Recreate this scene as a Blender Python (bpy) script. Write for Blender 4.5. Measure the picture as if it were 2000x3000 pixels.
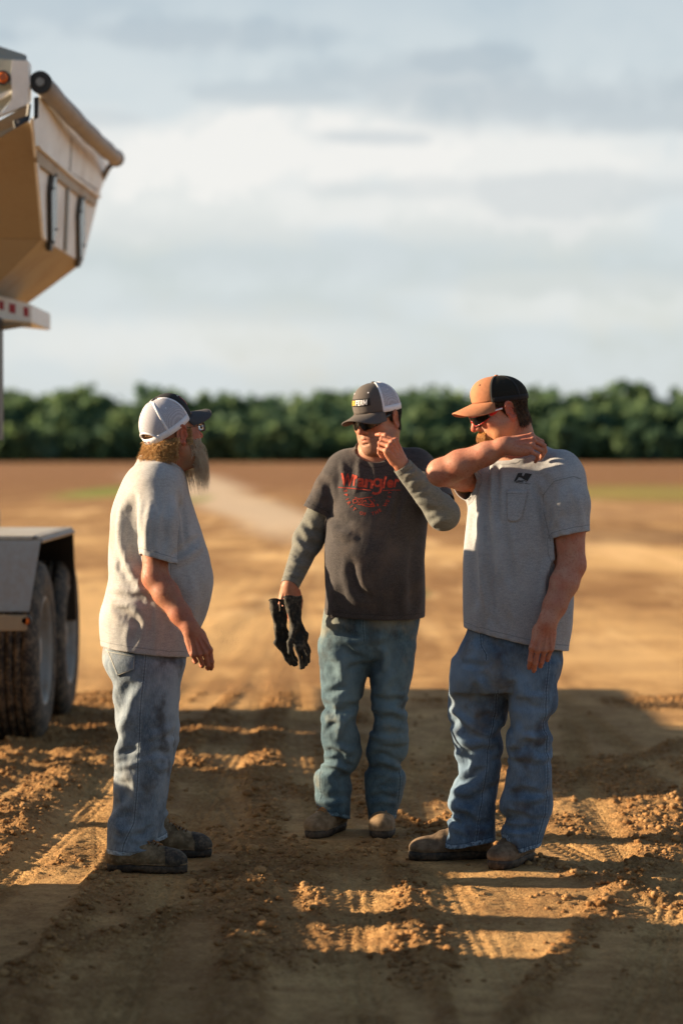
import bpy, bmesh, math, random, os
import numpy as np
from mathutils import Vector, Matrix
C = bpy.context; S = C.scene
random.seed(4); np.random.seed(4)
for o in list(bpy.data.objects): bpy.data.objects.remove(o)
# ------------------------------------------------------------------ camera: 85 mm portrait lens, 1.53 m above the ground
CAMH, FPX = 1.53, 7083.0                      # camera height (m), focal length in pixels of a 3000 px high frame
PITCH = math.atan((1500-1325)/FPX)
cam = bpy.data.cameras.new('camera'); camo = bpy.data.objects.new('camera', cam); S.collection.objects.link(camo)
cam.sensor_fit = 'VERTICAL'; cam.sensor_height = 36; cam.lens = 85; cam.clip_start = .1; cam.clip_end = 5000
camo.location = (0, 0, CAMH); camo.rotation_euler = (math.radians(90)-PITCH, 0, 0)
cam.dof.use_dof = True; cam.dof.focus_distance = 9.0; cam.dof.aperture_fstop = 1.8; cam.dof.aperture_blades = 9
S.camera = camo
S.render.resolution_x, S.render.resolution_y = 682, 1024
S.view_settings.view_transform = 'Standard'; S.view_settings.look = 'None'; S.view_settings.gamma = 1
S.view_settings.exposure = 1.45
S.cycles.max_bounces = 6; S.cycles.transparent_max_bounces = 8
try: S.cycles.use_denoising = True
except Exception: pass
# ------------------------------------------------------------------ sky and sun
SUN_EL, SUN_AZ = math.radians(15.5), math.radians(8.0)   # elevation; degrees behind the men, sun on the left
SUND = Vector((-math.cos(SUN_AZ)*math.cos(SUN_EL), math.sin(SUN_AZ)*math.cos(SUN_EL), math.sin(SUN_EL)))
sl = bpy.data.lights.new('sun', 'SUN'); so = bpy.data.objects.new('sun', sl); S.collection.objects.link(so)
sl.energy = 5.0; sl.angle = math.radians(.55); sl.color = (1, .78, .52)
so.rotation_euler = SUND.to_track_quat('Z', 'Y').to_euler(); so.location = (-20, 10, 12)
def P(px, py, Y):
    """point at forward distance Y that the photograph shows at pixel (px, py) of 2000 x 3000"""
    a, b = (px-1000)/FPX, (1500-py)/FPX
    c, s = math.cos(PITCH), math.sin(PITCH)
    d = np.array([a, c+b*s, -s+b*c]); t = Y/d[1]
    return np.array([0, 0, CAMH])+d*t
def GY(py):
    """forward distance of the ground at pixel row py"""
    b = (1500-py)/FPX; c, s = math.cos(PITCH), math.sin(PITCH)
    return CAMH*(c+b*s)/(s-b*c)
# ------------------------------------------------------------------ world: Nishita sky under soft broken cloud
W = bpy.data.worlds.new('World'); S.world = W; W.use_nodes = True
class NT:
    def __init__(s, nt): s.nt = nt; nt.nodes.clear()
    def n(s, kind, **kw):
        nd = s.nt.nodes.new(kind)
        for k, v in kw.items():
            if k.startswith('_'): setattr(nd, k[1:], v)
        return nd
    def l(s, a, b): s.nt.links.new(a, b)
    def put(s, sock, v):
        if hasattr(v, 'is_output') or isinstance(v, bpy.types.NodeSocket): s.l(v, sock)
        elif v is not None: sock.default_value = v
    def m(s, op, a, b=None, c=None, clamp=False):
        nd = s.n('ShaderNodeMath', _operation=op, _use_clamp=clamp)
        for i, v in enumerate((a, b, c)):
            if v is not None: s.put(nd.inputs[i], v)
        return nd.outputs[0]
    def vm(s, op, a, b=None):
        nd = s.n('ShaderNodeVectorMath', _operation=op)
        s.put(nd.inputs[0], a)
        if b is not None: s.put(nd.inputs[1], b)
        return nd.outputs['Value' if op in ('LENGTH', 'DOT_PRODUCT') else 'Vector']
    def mix(s, f, a, b, blend='MIX'):
        nd = s.n('ShaderNodeMix', _data_type='RGBA', _blend_type=blend)
        s.put(nd.inputs['Factor'], f)
        col = [i for i in nd.inputs if i.type == 'RGBA']
        for sck, v in zip(col, (a, b)): s.put(sck, v if not isinstance(v, tuple) else (*v[:3], 1))
        return [o for o in nd.outputs if o.type == 'RGBA'][0]
    def ss(s, x, a, b, lo=0., hi=1.):
        nd = s.n('ShaderNodeMapRange', _interpolation_type='SMOOTHSTEP')
        s.put(nd.inputs[0], x)
        for i, v in zip((1, 2, 3, 4), (a, b, lo, hi)): s.put(nd.inputs[i], v)
        return nd.outputs[0]
    def noise(s, vec, scale, detail=3, rough=.5, out=0, dist=0., dim='3D'):
        nd = s.n('ShaderNodeTexNoise', _noise_dimensions=dim)
        if vec is not None: s.l(vec, nd.inputs['Vector'])
        nd.inputs['Scale'].default_value = scale; nd.inputs['Detail'].default_value = detail
        nd.inputs['Roughness'].default_value = rough; nd.inputs['Distortion'].default_value = dist
        return nd.outputs[out]
    def mapping(s, vec, sc=(1, 1, 1), rot=(0, 0, 0), loc=(0, 0, 0)):
        nd = s.n('ShaderNodeMapping'); s.l(vec, nd.inputs[0])
        nd.inputs['Scale'].default_value = sc; nd.inputs['Rotation'].default_value = rot; nd.inputs['Location'].default_value = loc
        return nd.outputs[0]
g = NT(W.node_tree)
sky = g.n('ShaderNodeTexSky', _sky_type='NISHITA', _sun_disc=False, _sun_elevation=SUN_EL, _sun_rotation=math.atan2(SUND.x, SUND.y), _air_density=1.0, _dust_density=1.6, _ozone_density=1.6, _altitude=200)
bg1 = g.n('ShaderNodeBackground'); g.l(sky.outputs[0], bg1.inputs[0]); bg1.inputs[1].default_value = .055
dirv = g.n('ShaderNodeTexCoord').outputs['Generated']
sp = g.n('ShaderNodeSeparateXYZ'); g.l(dirv, sp.inputs[0])
az = g.m('ARCTAN2', sp.outputs[0], sp.outputs[1]); el = g.m('ARCSINE', sp.outputs[2])     # real directions in the sky
cb = g.n('ShaderNodeCombineXYZ'); g.l(az, cb.inputs[0]); g.l(g.m('MULTIPLY', el, 1.25), cb.inputs[1])
n1 = g.noise(cb.outputs[0], 13, 7, .58, dist=.25); n2 = g.noise(cb.outputs[0], 42, 4, .55)
nn = g.m('ADD', g.m('MULTIPLY', n1, .75), g.m('MULTIPLY', n2, .25))
# general veil of high cloud, thick and bright in the middle, thinner and bluer overhead
veil = g.m('MULTIPLY', g.ss(el, .24, .13, .5, 1.), g.ss(nn, .32, .60, .72, 1.0))
def bank(x, y, a, b, s=1., edge=.5):
    """cloud bank centred on azimuth/elevation (x, y: hundredths of a radian)"""
    dx = g.m('DIVIDE', g.m('SUBTRACT', az, x/100), a/100); dy = g.m('DIVIDE', g.m('SUBTRACT', el, y/100), b/100)
    r = g.m('SQRT', g.m('ADD', g.m('MULTIPLY', dx, dx), g.m('MULTIPLY', dy, dy)))
    r = g.m('ADD', r, g.m('MULTIPLY', g.m('SUBTRACT', nn, .5), 5.0))
    return g.m('MULTIPLY', g.ss(r, 1+edge, 1-edge), s)
def many(L):
    o = None
    for args in L:
        b = bank(*args); o = b if o is None else g.m('MAXIMUM', o, b)
    return o
white = many([(-3, 12.2, 10, 1.9, .95), (7, 11.5, 9, 2.4, .9), (0, 10.2, 18, 1.4, .8), (4.5, 14.4, 3.2, 1.1, .75), (-3.5, 13.9, 3, .8, .45), (-11, 12.5, 5, 1.5, .45), (22, 12, 10, 3, .8), (-24, 13, 10, 3, .8), (-8, 4.5, 9, 1.3, .5), (9, 6.2, 6, 1.0, .5)])
grey = many([(-7.0, 17.0, 6, .75, .75, .45), (-12, 18.2, 5, 1.0, .45), (-2.5, 14.75, 4.8, .45, .55, .45), (2.6, 15.2, 5.2, .8, .6, .45), (4.6, 16.0, 2.8, .55, .85, .45), (9.5, 14.3, 6.0, 1.1, .8, .45), (12, 13.6, 5, .7, .7, .45), (0.8, 12.9, 2.2, .28, .55, .45), (2.5, 10.8, 4, .4, .3, .45), (-9.5, 13.6, 2.0, .35, .4, .45), (10.5, 10.6, 5, .8, .45, .45), (0, 8.2, 12, 1.2, .25, .45), (8, 7.3, 8, .8, .25), (-4, 6.0, 8, .7, .2)])
c_veil = (.74, .80, .82); c_white = (.97, .955, .92); c_grey = (.57, .63, .67)
sp2 = None
col = g.mix(white, c_veil, c_white); col = g.mix(grey, col, c_grey)
cov = g.m('MAXIMUM', g.m('MAXIMUM', g.m('MULTIPLY', veil, .92), white), g.m('MULTIPLY', grey, .8), clamp=True)
cov = g.m('MULTIPLY', cov, g.m('MULTIPLY', g.ss(el, .70, .20, .10, 1.0), g.ss(g.m('ABSOLUTE', az), 2.2, .9, .35, 1.0)))   # clearer overhead and behind us
bg2 = g.n('ShaderNodeBackground'); g.l(col, bg2.inputs[0]); bg2.inputs[1].default_value = .35
ms = g.n('ShaderNodeMixShader'); g.l(cov, ms.inputs[0]); g.l(bg1.outputs[0], ms.inputs[1]); g.l(bg2.outputs[0], ms.inputs[2])
wo = g.n('ShaderNodeOutputWorld'); g.l(ms.outputs[0], wo.inputs[0])
# ------------------------------------------------------------------ helpers
ROOT = C.scene.collection
def link(o):
    ROOT.objects.link(o); return o
def mesh_obj(name, verts, faces, mat=None, parent=None, smooth=True):
    """verts (n,3) array, faces (m,3|4) array or list -> one mesh object"""
    me = bpy.data.meshes.new(name)
    verts = np.asarray(verts, dtype=np.float32)
    if isinstance(faces, np.ndarray):
        n, k = faces.shape
        me.vertices.add(len(verts)); me.vertices.foreach_set('co', verts.ravel())
        me.loops.add(n*k); me.loops.foreach_set('vertex_index', faces.astype(np.int32).ravel())
        me.polygons.add(n); me.polygons.foreach_set('loop_start', np.arange(0, n*k, k, dtype=np.int32))
        me.update(calc_edges=True); me.validate()
    else:
        me.from_pydata(verts.tolist(), [], faces); me.update()
    if smooth and len(me.polygons): me.polygons.foreach_set('use_smooth', np.ones(len(me.polygons), bool))
    o = bpy.data.objects.new(name, me)
    if mat: me.materials.append(mat)
    if parent: o.parent = parent
    return link(o)
def empty(name, loc, label=None, cat=None, group=None):
    o = link(bpy.data.objects.new(name, None)); o.location = loc; o.empty_display_size = .1
    tag(o, label, cat, group); return o
def tag(o, label=None, cat=None, group=None, kind=None):
    if label: o['label'] = label
    if cat: o['category'] = cat
    if group: o['group'] = group
    if kind: o['kind'] = kind
    return o
def world_parent(child, root):
    """parent, keeping the world-space vertices where they are (root has no rotation)"""
    child.parent = root
    child.matrix_parent_inverse = Matrix.Translation(-root.location)
    return child
def V(*a): return np.array(a, dtype=np.float64)
def nrm(v): v = np.asarray(v, float); return v/ (np.linalg.norm(v)+1e-12)

# ------------------------------------------------------------------ signed distance modelling
class Field:
    """scalar grid; primitives are blended in where they matter only"""
    def __init__(s, lo, hi, h):
        s.lo = np.asarray(lo, float); s.h = h
        s.n = np.ceil((np.asarray(hi, float)-s.lo)/h).astype(int)+1
        s.d = np.full(s.n, 1.0, np.float32)
        s.ax = [(s.lo[i]+h*np.arange(s.n[i])).astype(np.float32) for i in range(3)]
    def box(s, lo, hi, m):
        a = np.clip(np.floor((np.asarray(lo)-m-s.lo)/s.h).astype(int), 0, s.n)
        b = np.clip(np.ceil((np.asarray(hi)+m-s.lo)/s.h).astype(int)+1, 0, s.n)
        sl = tuple(slice(a[i], b[i]) for i in range(3))
        g = (s.ax[0][sl[0]][:, None, None], s.ax[1][sl[1]][None, :, None], s.ax[2][sl[2]][None, None, :])
        return sl, g, bool(np.all(b > a))
    def add(s, prim, k=.0, op='u'):
        fn, lo, hi = prim
        m = max(k*1.1, 0)+3*s.h
        sl, g, ok = s.box(lo, hi, m)
        if not ok: return s
        d = fn(*g).astype(np.float32); o = s.d[sl]
        if op == 'u': s.d[sl] = smin(o, d, k)
        elif op == 's': s.d[sl] = -smin(-o, d, k)      # carve prim out of the field
        elif op == 'i': s.d[sl] = -smin(-o, -d, k)
        return s
    def warp(s, fn, lo, hi):
        """add a displacement field fn(x,y,z) inside a box"""
        sl, g, ok = s.box(lo, hi, 0)
        if ok: s.d[sl] = s.d[sl]+fn(*g).astype(np.float32)
        return s
    def mesh(s, relax=1):
        v, q = surface_nets(s.d)
        v = v*s.h+s.lo
        if relax: v = relax_mesh(v, q, relax)
        return v, q
def smin(a, b, k):
    if k <= 0: return np.minimum(a, b)
    h = np.maximum(k-np.abs(a-b), 0)/k
    return np.minimum(a, b)-h*h*k*.25
def surface_nets(d):
    ins = d < 0
    nx, ny, nz = d.shape
    c = np.zeros((nx-1, ny-1, nz-1), np.uint8)
    for i in (0, 1):
        for j in (0, 1):
            for k in (0, 1): c += ins[i:nx-1+i, j:ny-1+j, k:nz-1+k]
    act = np.argwhere((c > 0) & (c < 8))
    idx = np.full(c.shape, -1, np.int32); idx[act[:, 0], act[:, 1], act[:, 2]] = np.arange(len(act))
    acc = np.zeros((len(act), 3)); cnt = np.zeros(len(act))
    corners = [(i, j, k) for i in (0, 1) for j in (0, 1) for k in (0, 1)]
    val = {co: d[act[:, 0]+co[0], act[:, 1]+co[1], act[:, 2]+co[2]] for co in corners}
    for co in corners:
        for a in range(3):
            if co[a] == 0:
                co2 = list(co); co2[a] = 1; co2 = tuple(co2)
                va, vb = val[co], val[co2]
                m = (va < 0) != (vb < 0)
                t = va[m]/(va[m]-vb[m])
                p = np.tile(np.array(co, float), (m.sum(), 1)); p[:, a] += t
                acc[m] += p; cnt[m] += 1
    v = act+acc/cnt[:, None]
    F = []
    for a in range(3):
        sl0 = [slice(None)]*3; sl1 = [slice(None)]*3; sl0[a] = slice(0, -1); sl1[a] = slice(1, None)
        A, B = ins[tuple(sl0)], ins[tuple(sl1)]
        e = np.argwhere(A != B)
        b, cc = (a+1) % 3, (a+2) % 3
        e = e[(e[:, b] > 0) & (e[:, cc] > 0) & (e[:, b] < d.shape[b]-1) & (e[:, cc] < d.shape[cc]-1)]
        def cell(db, dc):
            q = e.copy(); q[:, b] -= db; q[:, cc] -= dc
            return idx[q[:, 0], q[:, 1], q[:, 2]]
        q = np.stack([cell(1, 1), cell(0, 1), cell(0, 0), cell(1, 0)], 1)
        fl = ~ins[e[:, 0], e[:, 1], e[:, 2]]
        q[fl] = q[fl][:, ::-1]
        F.append(q)
    q = np.concatenate(F); q = q[(q >= 0).all(1)]
    return v, q
def edges_of(q):
    k = q.shape[1]
    e = np.concatenate([np.stack([q[:, i], q[:, (i+1) % k]], 1) for i in range(k)])
    return e
def relax_mesh(v, q, n=1, lam=.5):
    e = np.unique(np.sort(edges_of(q), 1), axis=0)
    for _ in range(n):
        for l in (lam, -lam*1.04):
            s = np.zeros_like(v); c = np.zeros(len(v))
            for i in range(3):
                s[:, i] = np.bincount(e[:, 0], v[e[:, 1], i], len(v))+np.bincount(e[:, 1], v[e[:, 0], i], len(v))
            c = np.bincount(e.ravel(), minlength=len(v))
            v = v+l*(s/np.maximum(c, 1)[:, None]-v)
    return v
def compact(v, q, *attrs):
    u, inv = np.unique(q, return_inverse=True)
    return (v[u], inv.reshape(q.shape).astype(np.int32))+tuple(a[u] for a in attrs)
def keep_big(v, q):
    """largest connected piece"""
    lab = np.arange(len(v)); e = np.unique(np.sort(edges_of(q), 1), axis=0)
    while True:
        m = np.minimum(lab[e[:, 0]], lab[e[:, 1]]); n = lab.copy()
        np.minimum.at(n, e[:, 0], m); np.minimum.at(n, e[:, 1], m); n = n[n]
        if (n == lab).all(): break
        lab = n
    b = np.bincount(lab).argmax()
    return compact(v, q[lab[q[:, 0]] == b])
def vnormals(v, q):
    a, b, c = v[q[:, 0]], v[q[:, 1]], v[q[:, 2]]
    n = np.cross(b-a, c-a)
    if q.shape[1] == 4: n = n+np.cross(c-a, v[q[:, 3]]-a)
    N = np.zeros_like(v)
    for i in range(q.shape[1]):
        for j in range(3): N[:, j] += np.bincount(q[:, i], n[:, j], len(v))
    return N/(np.linalg.norm(N, axis=1)[:, None]+1e-12)
def boundary_verts(q):
    e = np.sort(edges_of(q), 1); u, c = np.unique(e, axis=0, return_counts=True)
    return np.unique(u[c == 1])
def clip_open(v, q, cs, h):
    """open the surface where any of the clip functions c(p) > 0, rim snapped onto c = 0"""
    for c in cs:
        val = c(v)
        keep = ~((val > .45*h)[q].any(1))
        v, q = compact(v, q[keep])
        v, q = keep_big(v, q)
        for it in range(3):
            val = c(v); bi = boundary_verts(q); bi = bi[np.abs(val[bi]) < 1.9*h]
            N = vnormals(v, q)[bi]; p = v[bi]; eps = 1e-4
            g = np.stack([(c(p+np.eye(3)[i]*eps)-c(p-np.eye(3)[i]*eps))/(2*eps) for i in range(3)], 1)
            g = g-N*(g*N).sum(1)[:, None]
            g2 = np.maximum((g*g).sum(1), .05)
            st = g*(val[bi]/g2)[:, None]; L = np.linalg.norm(st, axis=1); st *= np.minimum(1, 1.5*h/np.maximum(L, 1e-9))[:, None]
            v[bi] = p-st
    return v, q
# primitives: (function, bbox lo, bbox hi)
def rc(a, b, ra, rb):
    """round cone (exact distance, vectorised)"""
    a = np.asarray(a, float); b = np.asarray(b, float)
    lo = np.minimum(a-ra, b-rb); hi = np.maximum(a+ra, b+rb)
    ba = b-a; l2 = max(ba@ba, 1e-12); rr = ra-rb; a2 = l2-rr*rr; il2 = 1/l2
    if a2 <= 1e-10: return ell(a if ra > rb else b, (max(ra, rb),)*3)
    def f(x, y, z):
        px, py, pz = x-a[0], y-a[1], z-a[2]
        yy = px*ba[0]+py*ba[1]+pz*ba[2]
        zz = yy-l2
        pp = px*px+py*py+pz*pz
        x2 = np.maximum(pp*l2*l2-yy*yy*l2, 0)          # |p*l2 - ba*y|^2
        y2 = yy*yy*l2; z2 = zz*zz*l2
        k = np.sign(rr)*rr*rr*x2
        r1 = np.sqrt(np.maximum(x2+z2, 0))*il2-rb
        r2 = np.sqrt(np.maximum(x2+y2, 0))*il2-ra
        r3 = (np.sqrt(x2*a2*il2)+yy*rr)*il2-ra
        return np.where(np.sign(zz)*a2*z2 > k, r1, np.where(np.sign(yy)*a2*y2 < k, r2, r3))
    return f, lo, hi
def chain(F, pts, rs, k=.01, k0=None):
    for i in range(len(pts)-1): F.add(rc(pts[i], pts[i+1], rs[i], rs[i+1]), k if i or k0 is None else k0)
def ell(c, r, R=None):
    c = np.asarray(c, float); r = np.asarray(r, float); R = np.eye(3) if R is None else np.asarray(R, float)
    ext = np.sqrt(((R*r[None, :])**2).sum(1))
    def f(x, y, z):
        px, py, pz = x-c[0], y-c[1], z-c[2]
        q = [(px*R[0, i]+py*R[1, i]+pz*R[2, i])/r[i] for i in range(3)]
        k0 = np.sqrt(q[0]**2+q[1]**2+q[2]**2)
        k1 = np.sqrt((q[0]/r[0])**2+(q[1]/r[1])**2+(q[2]/r[2])**2)
        return np.where(k1 > 1e-6, k0*(k0-1)/np.maximum(k1, 1e-6), -r.min())
    return f, c-ext, c+ext
def rbox(c, r, R=None, rd=.005):
    c = np.asarray(c, float); r = np.asarray(r, float)-rd; R = np.eye(3) if R is None else np.asarray(R, float)
    ext = np.abs(R)@(r+rd)
    def f(x, y, z):
        px, py, pz = x-c[0], y-c[1], z-c[2]
        q = [np.abs(px*R[0, i]+py*R[1, i]+pz*R[2, i])-r[i] for i in range(3)]
        return np.sqrt(sum(np.maximum(t, 0)**2 for t in q))+np.minimum(np.maximum(q[0], np.maximum(q[1], q[2])), 0)-rd
    return f, c-ext, c+ext
def spline1(t, ts, vs):
    """monotone-ish cubic interpolation (Catmull-Rom, clamped)"""
    ts = np.asarray(ts, float); vs = np.asarray(vs, float)
    m = np.gradient(vs, ts)
    i = np.clip(np.searchsorted(ts, t)-1, 0, len(ts)-2)
    dx = ts[i+1]-ts[i]; u = np.clip((t-ts[i])/dx, 0, 1)
    return (2*u**3-3*u**2+1)*vs[i]+(u**3-2*u**2+u)*dx*m[i]+(-2*u**3+3*u**2)*vs[i+1]+(u**3-u**2)*dx*m[i+1]
def loft(nodes, n=2.2, off=0., yaw=0.):
    """vertical body: nodes (z, cx, cy, rx, ry), cross sections are super-ellipses turned by yaw"""
    N = np.array(sorted(nodes), float); z0, z1 = N[0, 0], N[-1, 0]
    R = np.max(N[:, 3:])+off
    lo = V(N[:, 1].min()-R, N[:, 2].min()-R, z0); hi = V(N[:, 1].max()+R, N[:, 2].max()+R, z1)
    cs, sn = math.cos(yaw), math.sin(yaw)
    def f(x, y, z):
        cx, cy, rx, ry = (spline1(z, N[:, 0], N[:, i]) for i in (1, 2, 3, 4))
        rx = rx+off; ry = ry+off
        X, Y = x-cx, y-cy
        u = (np.abs(X*cs+Y*sn)/rx); v = np.abs(-X*sn+Y*cs)/ry
        g = (u**n+v**n)**(1/n)
        # first-order distance: (g-1)/|grad g|
        gl = np.maximum(g, 1e-4)
        gx = (u/gl)**(n-1)/rx; gy = (v/gl)**(n-1)/ry
        d = (g-1)/np.maximum(np.sqrt(gx*gx+gy*gy), 1e-3)
        return np.maximum(d, np.maximum(z0-z, z-z1))
    return f, lo, hi
def hash_noise(seed):
    r = np.random.RandomState(seed); T = r.rand(64, 64, 64).astype(np.float32)
    def f(x, y, z):
        x, y, z = np.broadcast_arrays(x, y, z)
        xi, yi, zi = np.floor(x).astype(int), np.floor(y).astype(int), np.floor(z).astype(int)
        fx, fy, fz = x-xi, y-yi, z-zi
        fx = fx*fx*(3-2*fx); fy = fy*fy*(3-2*fy); fz = fz*fz*(3-2*fz)
        s = 0
        for i in (0, 1):
            for j in (0, 1):
                for k in (0, 1):
                    s = s+T[(xi+i) & 63, (yi+j) & 63, (zi+k) & 63]*(fx if i else 1-fx)*(fy if j else 1-fy)*(fz if k else 1-fz)
        return s
    return f
NOISE = hash_noise(7)
def fbm(x, y, z, o=4):
    s = 0; a = .5
    for i in range(o):
        s = s+a*NOISE(x*2**i+17.3*i, y*2**i+5.1*i, z*2**i+9.7*i); a *= .5
    return s/(1-.5**o)
def rot(ax, deg): return np.array(Matrix.Rotation(math.radians(deg), 3, ax))
# ------------------------------------------------------------------ materials
def mat(name):
    m = bpy.data.materials.new(name); m.use_nodes = True; t = NT(m.node_tree)
    b = t.n('ShaderNodeBsdfPrincipled'); o = t.n('ShaderNodeOutputMaterial'); t.l(b.outputs[0], o.inputs[0])
    t.b = b; t.o = o; t.co = t.n('ShaderNodeTexCoord').outputs['Object']; t.mat = m
    return t
def setp(t, col=None, rough=None, metal=None, spec=None, **kw):
    b = t.b
    if col is not None: t.put(b.inputs['Base Color'], col if not isinstance(col, tuple) else (*col[:3], 1))
    if rough is not None: t.put(b.inputs['Roughness'], rough)
    if metal is not None: t.put(b.inputs['Metallic'], metal)
    if spec is not None: t.put(b.inputs['Specular IOR Level'], spec)
    for k, v in kw.items(): t.put(b.inputs[k.replace('_', ' ')], v)
def bump(t, h, strength=.3, dist=.01, base=None):
    n = t.n('ShaderNodeBump'); n.inputs['Strength'].default_value = strength; n.inputs['Distance'].default_value = dist
    t.l(h, n.inputs['Height'])
    if base is not None: t.l(base, n.inputs['Normal'])
    t.l(n.outputs[0], t.b.inputs['Normal']); return n.outputs[0]
def attr(t, name):
    n = t.n('ShaderNodeAttribute'); n.attribute_name = name; return n
def painted(name, col, rough=.45, dirt=.5, dirtcol=(.30, .20, .12), metal=0., scale=3.):
    t = mat(name); n = t.noise(t.co, scale, 5, .6); n2 = t.noise(t.co, scale*9, 4, .6)
    f = t.m('MULTIPLY', t.ss(t.m('ADD', t.m('MULTIPLY', n, .7), t.m('MULTIPLY', n2, .3)), .42, .72), dirt)
    c = t.mix(f, col, dirtcol); v = t.mix(t.m('MULTIPLY', n2, .25), c, tuple(x*.7 for x in col))
    setp(t, v, t.ss(f, 0, 1, rough, .85), metal); bump(t, n2, .12, .004); return t.mat
# heather knit (T-shirts)
def knit(name, col, col2, dirtcol=None, dirt=0., hemcol=None, wear=0.):
    t = mat(name)
    fz = t.noise(t.mapping(t.co, (1, 1, .55)), 620, 2, .6); f2 = t.noise(t.mapping(t.co, (1.6, 1.6, 5)), 34, 4, .7); f3 = t.noise(t.co, 7, 4, .6)
    c = t.mix(t.ss(fz, .36, .64), col, col2)
    c = t.mix(t.m('MULTIPLY', t.ss(f2, .38, .68), .35), c, tuple(x*.68 for x in col))
    c = t.mix(t.m('MULTIPLY', t.ss(f3, .45, .75), .22), c, tuple(min(1, x*1.35) for x in col2))
    if dirt:
        d = t.noise(t.mapping(t.co, (1, 1, 1), loc=(3, 1, 7)), 5, 5, .62)
        c = t.mix(t.m('MULTIPLY', t.ss(d, .50, .74), dirt), c, dirtcol)
    h = attr(t, 'hem').outputs['Fac']          # metres from the nearest rim of the garment
    st = t.m('MULTIPLY', t.ss(t.m('ABSOLUTE', t.m('SUBTRACT', h, .021)), .0022, .0008), .55)
    c = t.mix(st, c, tuple(x*.5 for x in col))
    hb = t.ss(h, .024, .019)
    setp(t, c, .95, spec=.12, Sheen_Weight=.12, Sheen_Roughness=.5)
    hgt = t.m('ADD', t.m('MULTIPLY', t.noise(t.co, 900, 2), .25), t.m('MULTIPLY', hb, 1.4))
    hgt = t.m('SUBTRACT', hgt, t.m('MULTIPLY', st, 1.2))
    b1 = bump(t, t.noise(t.mapping(t.co, (1, 1, .35)), 26, 4, .6), .35, .006)
    bump(t, hgt, .5, .0016, b1); return t.mat
M_TEE1 = knit('pale_heather_knit', (.30, .295, .29), (.455, .445, .435), (.36, .29, .23), .45)
M_TEE3 = knit('grey_heather_knit', (.27, .275, .285), (.41, .41, .415), (.30, .25, .20), .35)
M_TEE2 = knit('faded_charcoal_knit', (.036, .032, .032), (.085, .075, .072), (.17, .12, .085), .35)
M_SLEEVE = knit('grey_green_jersey', (.12, .12, .105), (.19, .19, .165), (.25, .19, .13), .3)
def denim(name, dark, light, fade=.6, dirt=.6, dirtcol=(.045, .032, .022), tan=(.36, .27, .17), tanamt=.3):
    t = mat(name)
    w = t.n('ShaderNodeTexWave', _bands_direction='DIAGONAL'); w.inputs['Scale'].default_value = 260; w.inputs['Distortion'].default_value = 2.5; w.inputs['Detail'].default_value = 2
    t.l(t.co, w.inputs[0])
    fz = t.noise(t.mapping(t.co, (1, 1, .12)), 420, 3, .6); f2 = t.noise(t.mapping(t.co, (1, 1, .5)), 9, 5, .62); f3 = t.noise(t.mapping(t.co, (1, 1, .8), loc=(2, 5, 1)), 26, 4, .6)
    c = t.mix(t.ss(t.m('ADD', t.m('MULTIPLY', f2, .65), t.m('MULTIPLY', f3, .35)), .40, .63), dark, light)
    c = t.mix(t.m('MULTIPLY', t.ss(fz, .40, .66), .30), c, tuple(min(1, x*1.5+.03) for x in light))
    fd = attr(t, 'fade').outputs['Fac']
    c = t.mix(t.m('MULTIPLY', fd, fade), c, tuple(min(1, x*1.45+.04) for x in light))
    d = t.noise(t.mapping(t.co, (1, 1, .7), loc=(7, 3, 2)), 7.5, 5, .6); d2 = t.noise(t.mapping(t.co, (1, 1, .8), loc=(1, 9, 4)), 5, 4, .55)
    c = t.mix(t.m('MULTIPLY', t.ss(d, .53, .68), dirt), c, dirtcol)
    c = t.mix(t.m('MULTIPLY', t.ss(d2, .54, .70), tanamt), c, tan)
    # seams: signed distance across the seam stored with the cloth before it was draped
    sa = attr(t, 'seam').outputs['Fac']; sd = t.m('ABSOLUTE', sa)
    ridge = t.ss(t.m('ABSOLUTE', t.m('SUBTRACT', sd, .004)), .003, .001)
    al = attr(t, 'along').outputs['Fac']
    pk = t.m('MULTIPLY', ridge, t.m('ADD', .45, t.m('MULTIPLY', t.ss(t.m('SINE', t.m('MULTIPLY', al, 520.)), -.2, .6), .55)))
    c = t.mix(t.m('MULTIPLY', pk, .32), c, tuple(min(1, x*1.6+.06) for x in light))
    c = t.mix(t.m('MULTIPLY', t.ss(sd, .0025, .0006), .6), c, tuple(x*.35 for x in dark))
    h = attr(t, 'hem').outputs['Fac']
    hb = t.ss(h, .017, .013)
    puck = t.ss(t.noise(t.mapping(t.co, (1, 1, 1)), 95, 2), .4, .6)
    c = t.mix(t.m('MULTIPLY', hb, t.m('MULTIPLY', puck, .6)), c, tuple(min(1, x*2.0+.06) for x in light))
    st = t.ss(t.m('ABSOLUTE', t.m('SUBTRACT', h, .0155)), .002, .0007)
    c = t.mix(t.m('MULTIPLY', st, .6), c, tuple(x*.5 for x in dark))
    setp(t, c, .92, spec=.15, Sheen_Weight=.08)
    hgt = t.m('ADD', t.m('MULTIPLY', w.outputs[1], .10), t.m('MULTIPLY', hb, t.m('ADD', .8, t.m('MULTIPLY', puck, .9))))
    hgt = t.m('ADD', hgt, t.m('MULTIPLY', pk, 1.3))
    b1 = bump(t, t.noise(t.mapping(t.co, (1, 1, .7)), 30, 4, .55), .55, .007)
    bump(t, hgt, .6, .0016, b1); return t.mat
M_JEAN1 = denim('faded_grey_blue_denim', (.10, .128, .16), (.23, .27, .305), .5, .75, (.05, .042, .038), (.33, .31, .27), .35)
M_JEAN2 = denim('teal_blue_denim', (.028, .058, .082), (.088, .142, .168), .75, .5, (.03, .025, .02), (.30, .26, .17), .5)
M_JEAN3 = denim('mid_blue_denim', (.040, .072, .118), (.122, .186, .258), .6, .6, (.045, .04, .045), (.30, .27, .20), .3)
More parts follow.
